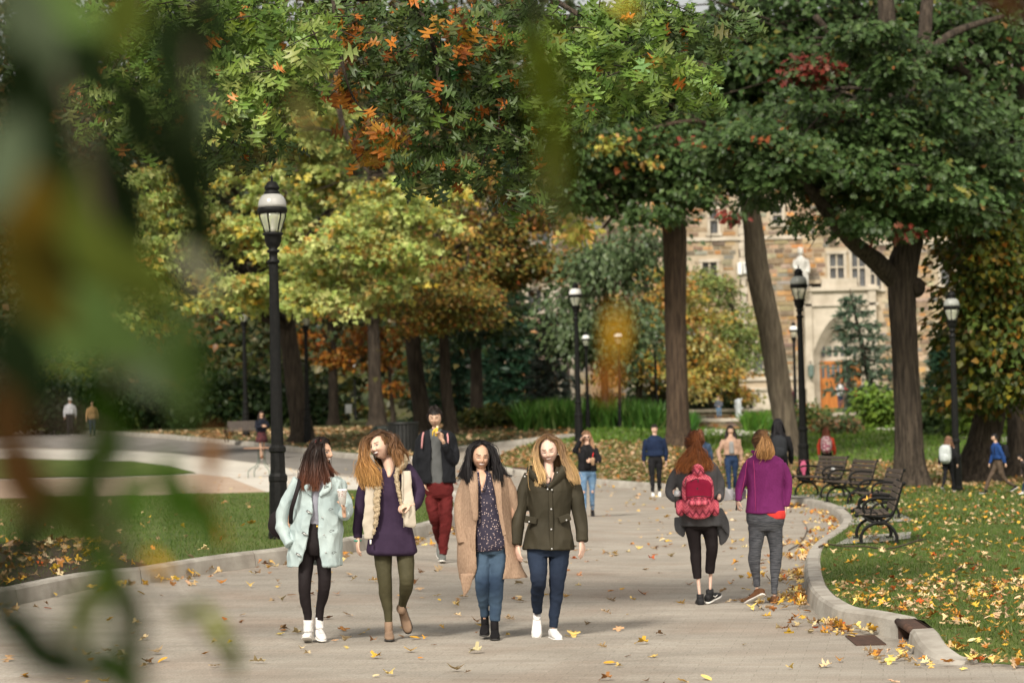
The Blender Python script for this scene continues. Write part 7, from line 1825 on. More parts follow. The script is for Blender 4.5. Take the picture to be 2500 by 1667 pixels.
# ------------------------------------------------ blonde ponytail woman in the magenta fleece
H_ = Fig('blonde ponytailed woman from behind in a magenta fleece and heather leggings', (1050, 1075), Z2)
hr = rotm(R(170), 0, 0)
H_.body(SKIN['fair'], (1008, 262, 0, 1.0, hr), [[(1010, 300, 0, 18), (1015, 340, 0, 20)], [(945, 370, 0, 18), (905, 460, .02, 16), (885, 540, -.06, 12)], [(1110, 370, 0, 18), (1135, 470, .02, 16), (1128, 580, 0, 12)],
       [(985, 650, 0, 38), (975, 800, -.02, 24), (980, 920, .02, 16), (986, 1015, .05, 12)], [(1070, 650, 0, 38), (1078, 800, 0, 24), (1074, 930, 0, 16), (1072, 1045, 0, 12)]],
       torso=[(320, 965, 1060, .06), (345, 940, 1110, .09), (480, 950, 1100, .10), (640, 945, 1110, .11)], hands=[((884, 542, -.06), (-.1, 0, -1), (1, .2, 0), .95, .9, 1), ((1130, 578, 0), (0, 0, -1), (-1, 0, 0), .9, .4, -1)], voxel=.009, n=40)
M_mfl = cloth_mat('magenta_fleece', (.21, .030, .15), (.15, .02, .11), vs=120, bs=200, bump=.5)
b = MB(); H_.torso(b, [(310, 975, 1065, .06), (332, 945, 1095, .10), (365, 925, 1125, .125), (480, 935, 1118, .13), (560, 930, 1120, .135), (615, 926, 1130, .14)])
H_.tube(b, [(940, 365, 0, 24), (918, 430, .02, 27), (900, 490, .02, 25), (890, 535, -.05, 18), (886, 552, -.06, 15)]); H_.tube(b, [(1112, 365, 0, 24), (1136, 430, .02, 26), (1142, 500, .02, 24), (1134, 560, .0, 19), (1130, 580, 0, 16)])
b.tube([H_.L(955, 298, .0), H_.L(985, 312, -.06), H_.L(1040, 315, -.06), H_.L(1062, 305, 0)], [.022, .028, .028, .022], n=10, flat=.6)
H_.garment('fleece', b, M_mfl, voxel=.008, wr=(.008, (9, 9, 6)), seed=22)
b = MB()
for x in (968,): b.tube([H_.L(x - 6, 345, -.12), H_.L(x - 2, 440, -.145), H_.L(x + 2, 600, -.150)], .003, n=5)
b.tube([H_.L(930, 345, -.09), H_.L(918, 430, -.11), H_.L(900, 520, -.10)], .003, n=5); b.obj('seam', cloth_mat('pink_thread', (.5, .06, .2)), H_.root)
b = MB(); H_.torso(b, [(600, 985, 1130, .13), (625, 990, 1131, .13), (645, 1020, 1128, .12)]); H_.garment('shirt', b, cloth_mat('coral_shirt', (.85, .07, .06)), voxel=.009, wr=None)
M_heat = cloth_mat('heather_leggings', (.035, .037, .045), (.12, .125, .14), vs=14, stretch=(1, 1, 12))
b = MB(); H_.torso(b, [(605, 930, 1126, .12), (660, 933, 1124, .13), (705, 955, 1105, .10)]); H_.tube(b, [(985, 690, 0, 50), (975, 790, -.02, 36), (970, 860, 0, 33), (982, 940, .03, 21), (986, 990, .05, 18)]); H_.tube(b, [(1068, 690, 0, 52), (1082, 790, 0, 36), (1080, 860, 0, 33), (1074, 950, 0, 22), (1071, 1028, 0, 17)])
H_.garment('leggings', b, M_heat, voxel=.008, wr=(.003, (9, 9, 12)))
M_moc = cloth_mat('brown_suede', (.13, .06, .03), rough=.9)
shoe(H_.root, H_.L(988, 1015, .05), (-.55, .5, -.35), (.2, .3, 1), M_moc, M_sole, 1.02, name='moccasin', high=0); shoe(H_.root, H_.L(1072, 1042, 0), (0, 1, 0), (0, 0, 1), M_moc, M_sole, 1.02, name='moccasin', high=0)
HB6 = [(0, (.30, .15, .06)), (.5, (.50, .28, .12)), (1, (.42, .22, .08))]
v, f, c = hair_cap(H_.L(1008, 258, 0), 1.0, hr, (.10, .055, .03), thick=1.08, front=.5, low=-.5)
hb = link('hair', npmesh('hair', v, f, col=c, smooth=True), M_hair, H_.root)
gd = [dict(p=[H_.L(1015, 216, -.05), H_.L(1020 + dx * .4, 235, -.13), H_.L(1022 + dx, 275, -.17), H_.L(1020 + dx * 1.2, 315, -.165), H_.L(1016 + dx * .7, 345, -.14)], r=[.02, .022, .028, .030, .016], n=60, wave=.007, wf=1.6, cols=HB6) for dx in (-26, -12, 2, 14, 26)]
scalp_strands(gd, H_.L(1008, 258, 0), 1.02, hr, [(0, (.09, .05, .03)), (1, (.34, .18, .08))], 260, mode='tie', target=H_.L(1018, 232, -.13), lift=1.06)
hair_strands('hair_strands', gd, hb, 31, .0048)
pp = empty('paper_sheet', tuple(H_.o + H_.L(872, 520, .1)), 'white paper sheets held by the magenta fleece woman', 'papers')
PL = lambda x, y, dy=0: H_.L(x, y, dy) - H_.L(872, 520, .1)
for k, q in enumerate(([(832, 492), (872, 498), (868, 548), (822, 556)], [(905, 495), (938, 498), (936, 545), (898, 552)], [(852, 510), (905, 512), (900, 545), (850, 552)])):
    p = [PL(x, y, .12 + .03 * k + .02 * (i % 2)) for i, (x, y) in enumerate(q)]; link('sheet', npmesh('sheet', p + [a + (0, .003, 0) for a in p], [(0, 1, 2, 3), (7, 6, 5, 4), (0, 4, 5, 1), (1, 5, 6, 2), (2, 6, 7, 3), (3, 7, 4, 0)]), mat('paper', (.70, .70, .74)) if 'paper' not in bpy.data.materials else bpy.data.materials['paper'], pp)
kk = empty('key_ring', tuple(H_.o + H_.L(885, 560, -.08)), 'keys with a dark fob hanging from the left hand of the magenta fleece woman', 'keys')
MB().tube([(0, 0, .01), (-.012, 0, -.03), (-.022, 0, -.075)], [.006, .008, .01], n=8, flat=.5).obj('fob', M_solek, kk); MB().tube([(0, 0, .01), (.02, 0, -.02), (.03, 0, -.04), (.045, 0, -.06)], .005, n=6).obj('key', M_metal, kk); MB().tube([(-.05, 0, .03), (0, -.01, .012), (.05, 0, .03)], .004, n=6).obj('ring', M_solek, kk)
# ================================================================== the other people, smaller in the picture
def walker(label, foot, top, face=0, skin='light', topc=None, legc=None, shoec=None, hair='long', hairc=(.02, .015, .012), stride=.35, arms=((.15, .1), (-.15, .1)), hands=None,
           inner=None, coat_len=.44, sleeve=True, skirt=None, bag=None, dz=.16, lean=0, bare=0, Y=None, sit=False, cuts=None, vox=.014, hood=None, cap=None, detail=True, hl=.30, shirt_white=None, female=True, glasses=False):
    """foot, top: pixels; face: 0 towards the camera, 180 away, 90 towards the right of the picture"""
    g = Fig(label, foot, None, dz, Y=Y); k = g.k
    H = (foot[1] - top) * k; a = R(face); Fw = np.array([math.sin(a), -math.cos(a), 0]); Sd = np.array([math.cos(a), math.sin(a), 0]); U = np.array([0, 0, 1.])
    u = H / 1.68
    J = lambda f, s_, z: Fw * f * u + Sd * s_ * u + U * z * u
    lt = lambda z: lean * (z - .9) if z > .9 else 0
    b = MB(); T = lambda pts, r, n=10, sub=3: b.tube(pts, [q * u for q in r], n=n, sub=sub)
    sh_w = .165 if female else .19; hp = .085
    T([J(lt(1.35), 0, 1.36), J(lt(1.5) + .01, 0, 1.50)], [.055, .05])
    T([J(0, -hp, .86), J(stride * .28, -hp, .48), J(stride * .5 - (0 if stride >= 0 else .05), -hp, .09)] if not sit else [J(0, -hp, .86), J(.40, -hp, .84), J(.42, -hp, .42)], [.045, .034, .028])
    T([J(0, hp, .86), J(-stride * .10, hp, .48), J(-stride * .55, hp, .10 + abs(stride) * .12)] if not sit else [J(0, hp, .86), J(.40, hp, .84), J(.42, hp, .42)], [.045, .034, .028])
    AR = []
    for s_, (sw, out) in zip((-1, 1), arms):
        sh = J(lt(1.33), s_ * sh_w, 1.34)
        if hands and hands[(s_ + 1) // 2]:
            f_, sd_, z_ = hands[(s_ + 1) // 2]; w_ = J(f_, sd_, z_); el = (sh + w_) / 2 + Fw * -.02 * u + Sd * s_ * .10 * u + U * -.12 * u
            dr = w_ - el
        else:
            el = J(lt(1.1) + sw * .4, s_ * (sh_w + .04 + out * .3), 1.07); w_ = J(sw + .03, s_ * (sh_w + .05 + out * .2), .84); dr = w_ - el
        AR.append((sh, el, w_, dr / np.linalg.norm(dr)))
        T([sh, el, w_], [.042, .034, .024]); 
        if detail: hand_mesh(b, w_, dr, -Sd * s_ + Fw * .4, u * .98, .55, -s_)
        else: b.ell(w_ + dr / np.linalg.norm(dr) * .06 * u, (.03 * u, .035 * u, .06 * u), 8, 6)
    rg = []
    for z, w, d in ((.84, .12, .09), (1.0, .11, .085), (1.2, .13, .09), (1.36, .12, .07), (1.41, .06, .05)):
        an = np.linspace(0, 6.283, 16, endpoint=False); rg.append([J(math.sin(q) * d + lt(z), math.cos(q) * w, z) for q in an])
    b.rings(rg)
    hk = .205 * u / .225 * 1.03; hc = J(lt(1.58) + .015, 0, 1.572); rot = rotm(a, R(8) + lean * .3, 0)
    v, f = remesh(*b.arrays(), vox * .8, 1)
    sk = SKIN[skin]
    hv, hf, hcol = head_arrays(hc, hk, rot, sk, eyes='dark' if glasses else 'open', n=56, smile=.2)
    f = [tuple(q) for q in f]; n0 = len(v); f += [tuple(i + n0 for i in q) for q in hf]
    link('body', npmesh('body', np.vstack([v, hv]), f, col=np.vstack([np.tile(sk, (n0, 1)), hcol]), smooth=True), M_skin, g.root)
    # trousers
    if legc is not None:
        b = MB()
        A0, A1 = ([J(0, -hp, .88), J(.05 if not sit else .2, -hp, .74 if not sit else .86), J(stride * .28, -hp, .48) if not sit else J(.40, -hp, .84), J(stride * .42, -hp, .24) if not sit else J(.42, -hp, .6), J(stride * .5, -hp, .10 + bare) if not sit else J(.42, -hp, .40)],
                  [J(0, hp, .88), J(-.02 if not sit else .2, hp, .72 if not sit else .86), J(-stride * .10, hp, .48) if not sit else J(.40, hp, .84), J(-stride * .36, hp, .28) if not sit else J(.42, hp, .6), J(-stride * .55, hp, .11 + bare + abs(stride) * .12) if not sit else J(.42, hp, .40)])
        for Q in (A0, A1): b.tube(Q, [q * u for q in ((.09, .088, .062, .052, .045) if not female else (.088, .082, .054, .046, .036))], n=12, sub=3)
        rg = []
        for z, w, d in ((.80, .10, .08), (.86, .155, .11), (.97, .14, .10), (1.02, .125, .09)):
            an = np.linspace(0, 6.283, 16, endpoint=False); rg.append([J(math.sin(q) * d, math.cos(q) * w, z) for q in an])
        b.rings(rg); g.garment('trousers', b, legc, voxel=vox, wr=(.008, (9, 9, 14)))
    if skirt is not None:
        b = MB(); rg = []
        for z, w, d in ((1.0, .12, .09), (.9, .16, .12), (.72, .21, .16), (.60, .24, .18)):
            an = np.linspace(0, 6.283, 28, endpoint=False); rg.append([J(math.sin(q) * d * (1 + .06 * math.sin(q * 9) * (1.1 - z)), math.cos(q) * w, z) for q in an])
        b.rings(rg); b.obj('skirt', skirt, g.root)
    if topc is not None:
        b = MB(); z0 = 1.41 - coat_len * 1.0
        rg = []; zs = [z0, z0 + .1, 1.05, 1.2, 1.32, 1.385, 1.43]; ws = [.185, .175, .165, .185, .19, .13, .07]; ds = [.135, .13, .12, .13, .125, .09, .065]
        for z, w, d in zip(zs, ws, ds):
            if z < z0: continue
            an = np.linspace(0, 6.283, 22, endpoint=False); rg.append([J(math.sin(q) * d + lt(z), math.cos(q) * w * (1 if female else 1.1), z) for q in an])
        b.rings(rg)
        for sh, el, w_, dr in AR:
            b.tube([sh, (sh + el) / 2, el, (el + w_) / 2, w_], [q * u for q in (.062, .062, .054, .048, .040)], n=12, sub=3)
        tp = g.garment('jacket', b, topc, voxel=vox, wr=(.011, (9, 9, 7)), seed=int(foot[0]) % 31)
        if inner is not None:
            b = MB(); b.tube([J(.070, 0, 1.40), J(.128, 0, 1.30), J(.138, 0, 1.15), J(.142, 0, z0 + .02)], [q * u for q in (.035, .05, .058, .06)], n=12, sub=3, flat=.25, flatdir=tuple(Fw)); b.obj('shirt', inner, g.root)
    if shoec is not None:
        for s_, f_, z_, tl in ((-1, stride * .5, .085, 0), (1, -stride * .55, .10 + abs(stride) * .12, -.5 if abs(stride) > .2 else 0)):
            p = J(f_, s_ * hp, z_) if not sit else J(.44, s_ * hp, .40)
            shoe(g.root, p, Fw + U * tl, U + Fw * -tl, shoec, M_sole, u * 1.0, high=0.01)
    if hood is not None:
        b = MB(); b.tube([hc + U * .12 * u, hc + U * .08 * u, hc, hc - U * .12 * u, J(-.02, 0, 1.38)], [q * u for q in (.03, .10, .125, .13, .16)], n=18, sub=3); b.obj('hood', hood, g.root, wrinkle=(.006, (9, 9, 9), 1))
    else:
        v, f, c = hair_cap(hc - Fw * .004, hk * 1.01, rot, hairc, thick=1.10, front=.45, low=-.75 if hair != 'short' else -.15)
        hb = link('hair', npmesh('hair', v, f, col=c, smooth=True), M_hair, g.root)
        cols = [(0, hairc), (1, tuple(min(1, x * 1.9) for x in hairc))]; gd = []
        scalp_strands(gd, hc, hk, rot, cols, 60, mode='part' if hair == 'long' else 'short' if hair == 'short' else 'tie', target=J(-.13, 0, 1.60))
        if hair == 'long':
            for s_ in (-1, -.6, -.2, .2, .6, 1):
                ba = abs(s_) < .8; gd.append(dict(p=[hc + Sd * s_ * .07 * u + U * .06 * u - Fw * (.09 if ba else .02) * u, hc + Sd * s_ * .10 * u - U * .06 * u - Fw * (.11 if ba else .0) * u, hc + Sd * s_ * .115 * u - U * .20 * u - Fw * (.12 if ba else -.04) * u, hc + Sd * s_ * .12 * u - U * (.12 + hl) * u - Fw * (.14 if ba else -.07) * u], r=[.02 * u, .028 * u, .035 * u, .02 * u], n=16, wave=.01, wf=1.6, cols=cols))
        if hair == 'tail':
            for s_ in (-.3, 0, .3): gd.append(dict(p=[J(-.10, s_ * .1, 1.60), J(-.16, s_ * .14, 1.56), J(-.15, s_ * .2, 1.42), J(-.14, s_ * .15, 1.34)], r=[.02 * u, .03 * u, .03 * u, .015 * u], n=16, wave=.008, wf=1.5, cols=cols))
        hair_strands('hair_strands', gd, hb, int(foot[0]) % 50, .006, thin=.9)
    if cap is not None:
        b = MB(); b.tube([hc + U * .02 * u, hc + U * .075 * u, hc + U * .115 * u, hc + U * .128 * u], [q * u for q in (.098, .10, .075, .02)], n=16); b.tube([hc + U * .04 * u + Fw * .06 * u, hc + U * .03 * u + Fw * .16 * u], [.07 * u, .05 * u], n=12, flat=.12, flatdir=(0, 0, 1)); b.obj('cap', cap, g.root)
    if bag is not None:
        bm_, lab, sc = bag; e = empty('backpack', tuple(g.o + J(-.20, 0, 1.15)), lab, 'backpack'); b = MB(); rg = []
        for t in np.linspace(-1, 1, 9):
            s_ = max(.45, (1 - abs(t) ** 4) ** .4); an = np.linspace(0, 6.283, 18, endpoint=False)
            rg.append([(Sd * math.copysign(abs(math.cos(q)) ** .6, math.cos(q)) * .15 * s_ + Fw * math.copysign(abs(math.sin(q)) ** .6, math.sin(q)) * .085 * s_ + U * t * .23) * u * sc for q in an])
        b.rings(rg); b.obj('bag', bm_, e, voxel=vox, relax=2)
        b = MB(); rg = []
        for t in np.linspace(-1, 1, 7):
            s_ = max(.5, (1 - abs(t) ** 4) ** .4); an = np.linspace(0, 6.283, 14, endpoint=False)
            rg.append([(Sd * math.cos(q) * .11 * s_ + Fw * math.sin(q) * .05 * s_ + U * (t * .10 - .09) - Fw * .085) * u * sc for q in an])
        b.rings(rg); b.obj('pocket', bm_, e)
        for s_ in (-1, 1):
            b = MB(); q0 = np.array([0, 0, 0.]); b.tube([Sd * s_ * .07 * u + U * .2 * u + Fw * .06 * u, Sd * s_ * .085 * u + U * .27 * u + Fw * .2 * u, Sd * s_ * .095 * u + U * .16 * u + Fw * .335 * u, Sd * s_ * .11 * u + U * -.05 * u + Fw * .35 * u], .018 * u, n=8, flat=.4); b.obj('strap', bm_, e)
    return g, J, u
CM = cloth_mat
M_blk = CM('black_cloth', (.012, .012, .014)); M_navy = CM('navy_fleece', (.012, .022, .055)); M_bj = CM('light_jeans', (.07, .14, .24), (.14, .22, .32)); M_dj = CM('indigo_jeans', (.018, .035, .08)); M_gs = CM('grey_tshirt', (.24, .24, .24))
M_tanj = CM('tan_jacket', (.40, .26, .19)); M_wsh = CM('white_shoe', (.7, .7, .68)); M_blks = CM('black_slipon', (.015, .015, .016))
# phone woman
g, J, u = walker('woman in sunglasses holding a phone to her ear and an iced drink', (1437, 1263), 1053, 0, 'light', M_blk, M_bj, M_blks, 'long', (.16, .09, .05), .25, hands=((.10, -.125, 1.50), (.20, .10, 1.10)), inner=CM('black_top', (.008, .008, .009)), coat_len=.50, dz=0, glasses=True)
MB().box(tuple(J(.06, -.115, 1.55)), (.008, .036 * u, .07 * u), rotm(R(20), R(8), R(12))).obj('phone', M_blks, g.root, smooth=False)
e = empty('iced_drink', tuple(g.o + J(.30, .10, 1.02)), 'clear cup of iced coffee with a red straw held by the phone woman', 'cup')
MB().lathe([(.030 * u, 0), (.042 * u, .13 * u), (.044 * u, .14 * u), (.01, .15 * u)], 16).obj('cup', mat('iced_coffee', (.42, .27, .17), rough=.2), e); MB().tube([(0, 0, .1), (.01, 0, .24)], .006, n=6, sub=1).obj('straw', mat('red_straw', (.7, .03, .03)), e)
M_kn = mat('knee_skin', (.42, .28, .22))
for s_, f_ in ((-1, .07), (1, -.02)): MB().ell(tuple(J(f_ + .060, s_ * .085, .50)), (.026 * u, .012, .030 * u), 8, 6).obj('torn_knee', M_kn, g.root)
walker('man in a navy pullover and black trousers looking down with hands behind him', (1602, 1212), 1037, 0, 'light', M_navy, M_blk, M_wsh, 'short', (.015, .011, .01), .22, arms=((-.10, .1), (-.10, .1)), dz=0, female=False, coat_len=.46)
walker('person with auburn hair and a blue top walking behind the curly haired woman', (1714, 1225), 1050, 180, 'light', CM('steel_blue', (.045, .075, .13)), M_dj, M_blks, 'tail', (.09, .035, .018), .2, dz=0, bag=(CM('tan_strap_bag', (.03, .045, .08)), 'dark blue rucksack on the auburn haired person ahead', .9))
walker('woman in a short tan jacket and grey top walking down the path', (1788, 1210), 1040, 0, 'asian', M_tanj, M_dj, M_blks, 'long', (.018, .012, .011), .35, inner=M_gs, coat_len=.42, dz=.0, arms=((.05, .3), (-.1, .1)), glasses=False)
walker('person with a long black hooded silhouette and black rucksack behind the magenta fleece', (1905, 1240), 1024, 176, 'asian', M_blk, M_blk, M_blks, 'long', (.010, .009, .011), .2, dz=0, hl=.22, coat_len=.62, bag=(CM('charcoal_bag', (.022, .024, .028)), 'charcoal rucksack with a small white emblem on the black haired girl', 1.0))
walker('auburn girl in a coral top with a patterned rucksack crossing the lawn', (2020, 1176), 1044, 172, 'light', CM('coral_top', (.75, .09, .05)), M_blk, M_blks, 'long', (.14, .045, .025), .2, hl=.06, bag=(mat('printed_bag', (.30, .08, .13), (.55, .42, .42), vs=16, contrast=(.45, .55)), 'pale pink and maroon printed rucksack of the coral topped girl', 1.15))
walker('person with a pale rucksack stepping behind the right lamp post', (2316, 1200), 1066, 150, 'light', M_blk, M_blk, M_blks, 'long', (.15, .08, .05), .5, hl=.05, bag=(CM('pale_bag', (.46, .50, .50)), 'pale grey rucksack seen beside the right lamp post', 1.25), lean=.15)
g, J, u = walker('young man in a blue sweatshirt and brown trousers striding left', (2440, 1204), 1059, -78, 'asian', CM('royal_blue', (.018, .055, .19)), CM('brown_chino', (.10, .072, .052)), M_blks, 'short', (.010, .009, .009), .78, arms=((.12, .1), (-.12, .1)), female=False, bag=(M_blk, 'black rucksack on the man in the blue sweatshirt', 1.0), lean=.12, detail=False)
b = MB()
for k in range(3): b.box(tuple(J(.125, -.0, 1.26 - k * .055)), (.07 * u - k * .012, .012, .016 * u), rotm(R(-78)))
b.obj('chest_print', M_wsh, g.root, smooth=False)
walker('person in a dark top and jeans bending forward at the right edge', (2512, 1206), 1110, -80, 'light', CM('dark_print', (.05, .04, .04)), M_dj, M_wsh, 'short', (.01, .01, .01), .5, female=False, lean=.5, detail=False)
walker('girl in a dark jacket and plaid skirt looking at her phone by the far bench', (640, 1122), 1004, 25, 'tan', CM('dark_navy_top', (.012, .014, .024)), None, CM('brown_boot', (.13, .05, .02)), 'long', (.02, .012, .01), .3, hands=((.26, -.05, 1.15), (.26, .03, 1.15)), skirt=mat('plaid_skirt', (.09, .018, .022), (.02, .01, .014), vs=14), hl=.05, dz=0, bag=(CM('slate_bag', (.035, .05, .07)), 'slate bag slung behind the girl in the plaid skirt', 1.0))
walker('man in a white jacket and pale cap walking far off at the left', (172, 1064), 972, 15, 'tan', CM('white_jacket', (.60, .62, .66)), M_blk, M_blks, 'short', (.02, .02, .02), .2, cap=CM('white_cap', (.6, .6, .58)), female=False, detail=False, dz=0, vox=.03)
walker('person in a tan coat beside the man in the white jacket', (228, 1068), 979, 5, 'tan', CM('tan_coat', (.42, .25, .12)), M_dj, M_blks, 'short', (.03, .015, .012), .15, female=False, detail=False, dz=0, coat_len=.55, vox=.03)
walker('woman in a grey cardigan and jeans standing on the steps by the orange doors', (2052, 1002), 927, 10, 'brown', CM('grey_long_cardigan', (.36, .37, .39)), M_dj, M_blks, 'long', (.015, .012, .01), .18, inner=CM('white_top', (.68, .66, .64)), coat_len=.62, detail=False, Y=131.5, hl=-.02, vox=.03, hands=((.16, -.03, 1.16), None))
walker('person with a red bag half hidden behind the woman at the doors', (2064, 1001), 932, 20, 'tan', CM('red_top', (.5, .03, .05)), CM('brown_trousers', (.09, .07, .06)), M_blks, 'short', (.02, .01, .01), .1, detail=False, Y=133, vox=.03)
walker('person in a maroon top behind the pale leaning trunk', (1934, 1010), 946, 180, 'light', CM('maroon_top', (.10, .018, .035)), M_dj, M_blks, 'short', (.25, .14, .10), .1, detail=False, Y=129, vox=.03)
walker('person in a grey hoodie and jeans seated on the far terrace wall looking down', (1755, 1033), 966, 0, 'light', CM('grey_hoodie', (.08, .09, .11)), M_bj, M_blks, 'short', (.05, .025, .015), .0, hands=((.25, -.03, 1.02), (.25, .03, 1.02)), female=False, detail=False, Y=107.6, sit=True, vox=.03)
walker('person in a striped pale top behind the tall green blades', (1583, 1042), 956, 180, 'light', CM('pale_stripe', (.45, .42, .45)), M_dj, M_blks, 'short', (.3, .2, .12), .1, detail=False, Y=116, vox=.03)
walker('person in a dark coat standing next to the striped top behind the green blades', (1600, 1042), 958, 170, 'light', M_navy, M_blk, M_blks, 'short', (.02, .015, .01), .1, detail=False, Y=117, vox=.03, female=False)
walker('small figure with a white bag at the corner of the terrace wall', (1835, 1020), 982, 0, 'tan', M_blk, M_blk, M_blks, 'short', (.02, .01, .01), 0, detail=False, Y=127, vox=.03)
# ================================================================== grass, leaf litter, fallen leaves
GR = [(4, (.06, .112, .016)), (3, (.09, .155, .025)), (1, (.12, .16, .04)), (1, (.16, .15, .06))]
def rand_px(n, x0, x1, y0, y1, dz=0.0):
    """points spread evenly on the picture's rows, back on the ground (denser near the camera is left to the caller)"""
    xs = rng.uniform(x0, x1, n); ys = rng.uniform(y0, y1, n); out = []
    return xs, ys
def area_points(n, X0, X1, Y0, Y1, poly=None, power=1.0):
    t = rng.uniform(0, 1, n) ** power
    Yv = Y0 + (Y1 - Y0) * t; k = Yv / Y1
    Xv = rng.uniform(X0, X1, n)
    # keep to the view cone plus a margin
    keep = (np.abs(Xv) < Yv * .24 + 1)
    if poly is not None: keep &= inside(np.array([p[:2] for p in poly]), Xv, Yv)
    return Xv[keep], Yv[keep]
def lz(x, y): return tz(x, y) + .15
def grass(name, label, n, X0, X1, Y0, Y1, poly, h, w, dz, power=1.0, cols=GR):
    X, Yv = area_points(n, X0, X1, Y0, Y1, poly, power)
    if dz == 'R': Z = tz(X, Yv) + np.array([lawn_dz(a, b_) for a, b_ in zip(X, Yv)])
    else: Z = tz(X, Yv) + dz
    pos = np.c_[X, Yv, Z - .003]; m_ = len(pos)
    d = rng.normal(size=(m_, 3)) * .45; d[:, 2] = 1; up = rng.normal(size=(m_, 3)); up[:, 1] -= .8
    t = (np.array([(-w, 0, 0), (w, 0, 0), (0, 1, .3)], float), np.array([(0, 1, 2)]))
    patch = pnoise(np.c_[X, Yv, X * 0], (.5, .5, 1), 5, 2)[:, None]
    o = pos.mean(0)
    ob = link(name, scatter_mesh(name, t, pos - o, basis(d, up), h * rng.uniform(.5, 1.3, m_), pick(cols, m_) * (1 + .18 * patch)), M_leaf, None, o)
    tag(ob, label, kind='stuff'); return ob
grass('grass', 'short lawn grass behind the curved kerb', 150000, 2, 15, 17.5, 36, lawnR, .05, .07, 'R', 1.25)
grass('grass', 'thinner grass on the far lawn under the oaks', 60000, -4, 17, 36, 76, lawnR, .07, .16, .15, 1.1)
grass('grass', 'short lawn grass in front of the first lamp post', 80000, -12, 1, 23, 50, lawnL, .055, .08, .165, 1.2)
YEL = [(4, (.58, .33, .04)), (4, (.66, .46, .14)), (3, (.62, .46, .26)), (2, (.48, .20, .03)), (1.5, (.30, .13, .04)), (.8, (.50, .10, .02)), (2, (.68, .52, .30))]
BRN = [(4, (.42, .28, .15)), (3, (.30, .17, .08)), (2, (.50, .37, .22)), (1, (.18, .08, .03)), (1, (.45, .18, .04))]
grass('grass', 'sunny green grass on the far lawn before the fountain', 30000, -6, 26, 75, 108, lawnR, .12, .3, .15, 1.0, [(3, (.10, .19, .025)), (2, (.15, .24, .04))])  # blades lighter than the other lawns: sunlight put into their colour
# curled leaf variants
def curl(tmpl, a, b_, seed):
    r_ = np.random.default_rng(seed); v, f = tmpl; v = v.copy(); v[:, 1] -= .5
    v[:, 2] += a * (v[:, 0] ** 2) * .8 + b_ * (v[:, 1] ** 2) * .6 + r_.normal(size=len(v)) * .03
    v[:, 2] -= v[:, 2].min() * .9
    return v, f
VAR = [curl(MAPLE, .5, .3, 1), curl(MAPLE, -.5, .5, 2), curl(OAK, .6, .4, 3), curl(MAPLE, .9, -.3, 4), curl(OVAL, .7, .5, 5), curl(OAK, -.4, .6, 6)]
leaves = []   # x,y,z,size,yaw,tilt,var,color index,kind
def addleaf(X, Yv, Z, kind, smin, smax, pal_, tilt=.25):
    n = len(X); c = pick(pal_, n)
    for i in range(n): leaves.append((X[i], Yv[i], Z[i], random.uniform(smin, smax), random.uniform(0, 6.28), rng.normal(size=2) * tilt, random.randrange(6), c[i], kind))
def along(line, n, off0, off1, z=.012, pile=.05, kind='kerb', pal_=YEL, t0=0, t1=1, dens=1.5, smin=.05, smax=.105, tilt=.5):
    s_ = np.r_[0, np.cumsum(np.linalg.norm(np.diff(line[:, :2], axis=0), axis=1))]; u_ = rng.uniform(t0, t1, n) * s_[-1]
    w = 1 + .9 * np.sin(u_ * 1.7) ; u_ = u_[rng.uniform(0, 2, n) < w]; n = len(u_)
    x, y = np.interp(u_, s_, line[:, 0]), np.interp(u_, s_, line[:, 1]); o2 = offset(line, 1.0); nx, ny = np.interp(u_, s_, o2[:, 0] - line[:, 0]), np.interp(u_, s_, o2[:, 1] - line[:, 1])
    r_ = rng.uniform(0, 1, n) ** dens; of = off0 + (off1 - off0) * r_; X, Yv = x + nx * of, y + ny * of
    Z = tz(X, Yv) + z + pile * (1 - r_) * rng.uniform(0, 1, n); addleaf(X, Yv, Z, kind, smin, smax, pal_, tilt)
# path: sparse
X, Yv = area_points(1500, -7, 5, 15.5, 45); k = ~inside(np.array([p[:2] for p in lawnR]), X, Yv) & ~inside(np.array([p[:2] for p in lawnL]), X, Yv)
X, Yv = X[k], Yv[k]; kk_ = rng.uniform(0, 1, len(X)) < np.clip(.55 + .4 * pnoise(np.c_[X, Yv, X * 0], (.4, .4, 1), 3, 2), .1, 1); X, Yv = X[kk_], Yv[kk_]
addleaf(X, Yv, tz(X, Yv) + .008, 'path', .045, .115, YEL + BRN, .15)
X, Yv = area_points(800, -8, 9, 45, 74); k = ~inside(np.array([p[:2] for p in lawnR]), X, Yv) & ~inside(np.array([p[:2] for p in lawnL]), X, Yv); addleaf(X[k], Yv[k], tz(X[k], Yv[k]) + .01, 'path', .07, .14, YEL + BRN, .3)
# kerb drifts
along(kr, 620, -.03, -.6, kind='kerb', t0=.25, t1=.98, dens=2.2, pile=.04, pal_=YEL + BRN); along(kr, 320, -.03, -.5, kind='kerb', t0=0, t1=.4, dens=2, pile=.05); along(kr2, 34, -.03, -.35, kind='kerb', dens=1.6)
along(kr, 170, -.03, -.3, kind='kerb', t0=.72, t1=.99, dens=1.6, pile=.05); along(kl, 500, -.03, -.5, kind='kerb', t0=.0, t1=.75, dens=2.2, pal_=BRN + YEL[:2], pile=.05); along(kf, 160, -.03, -.6, kind='kerb', dens=2)
e_ = np.array([kr2[-1], hit(2500, 1632), hit(2700, 1641)]); along(catmull(e_, 6), 60, -.1, .3, kind='kerb', dens=1, pile=.03, z=.03)
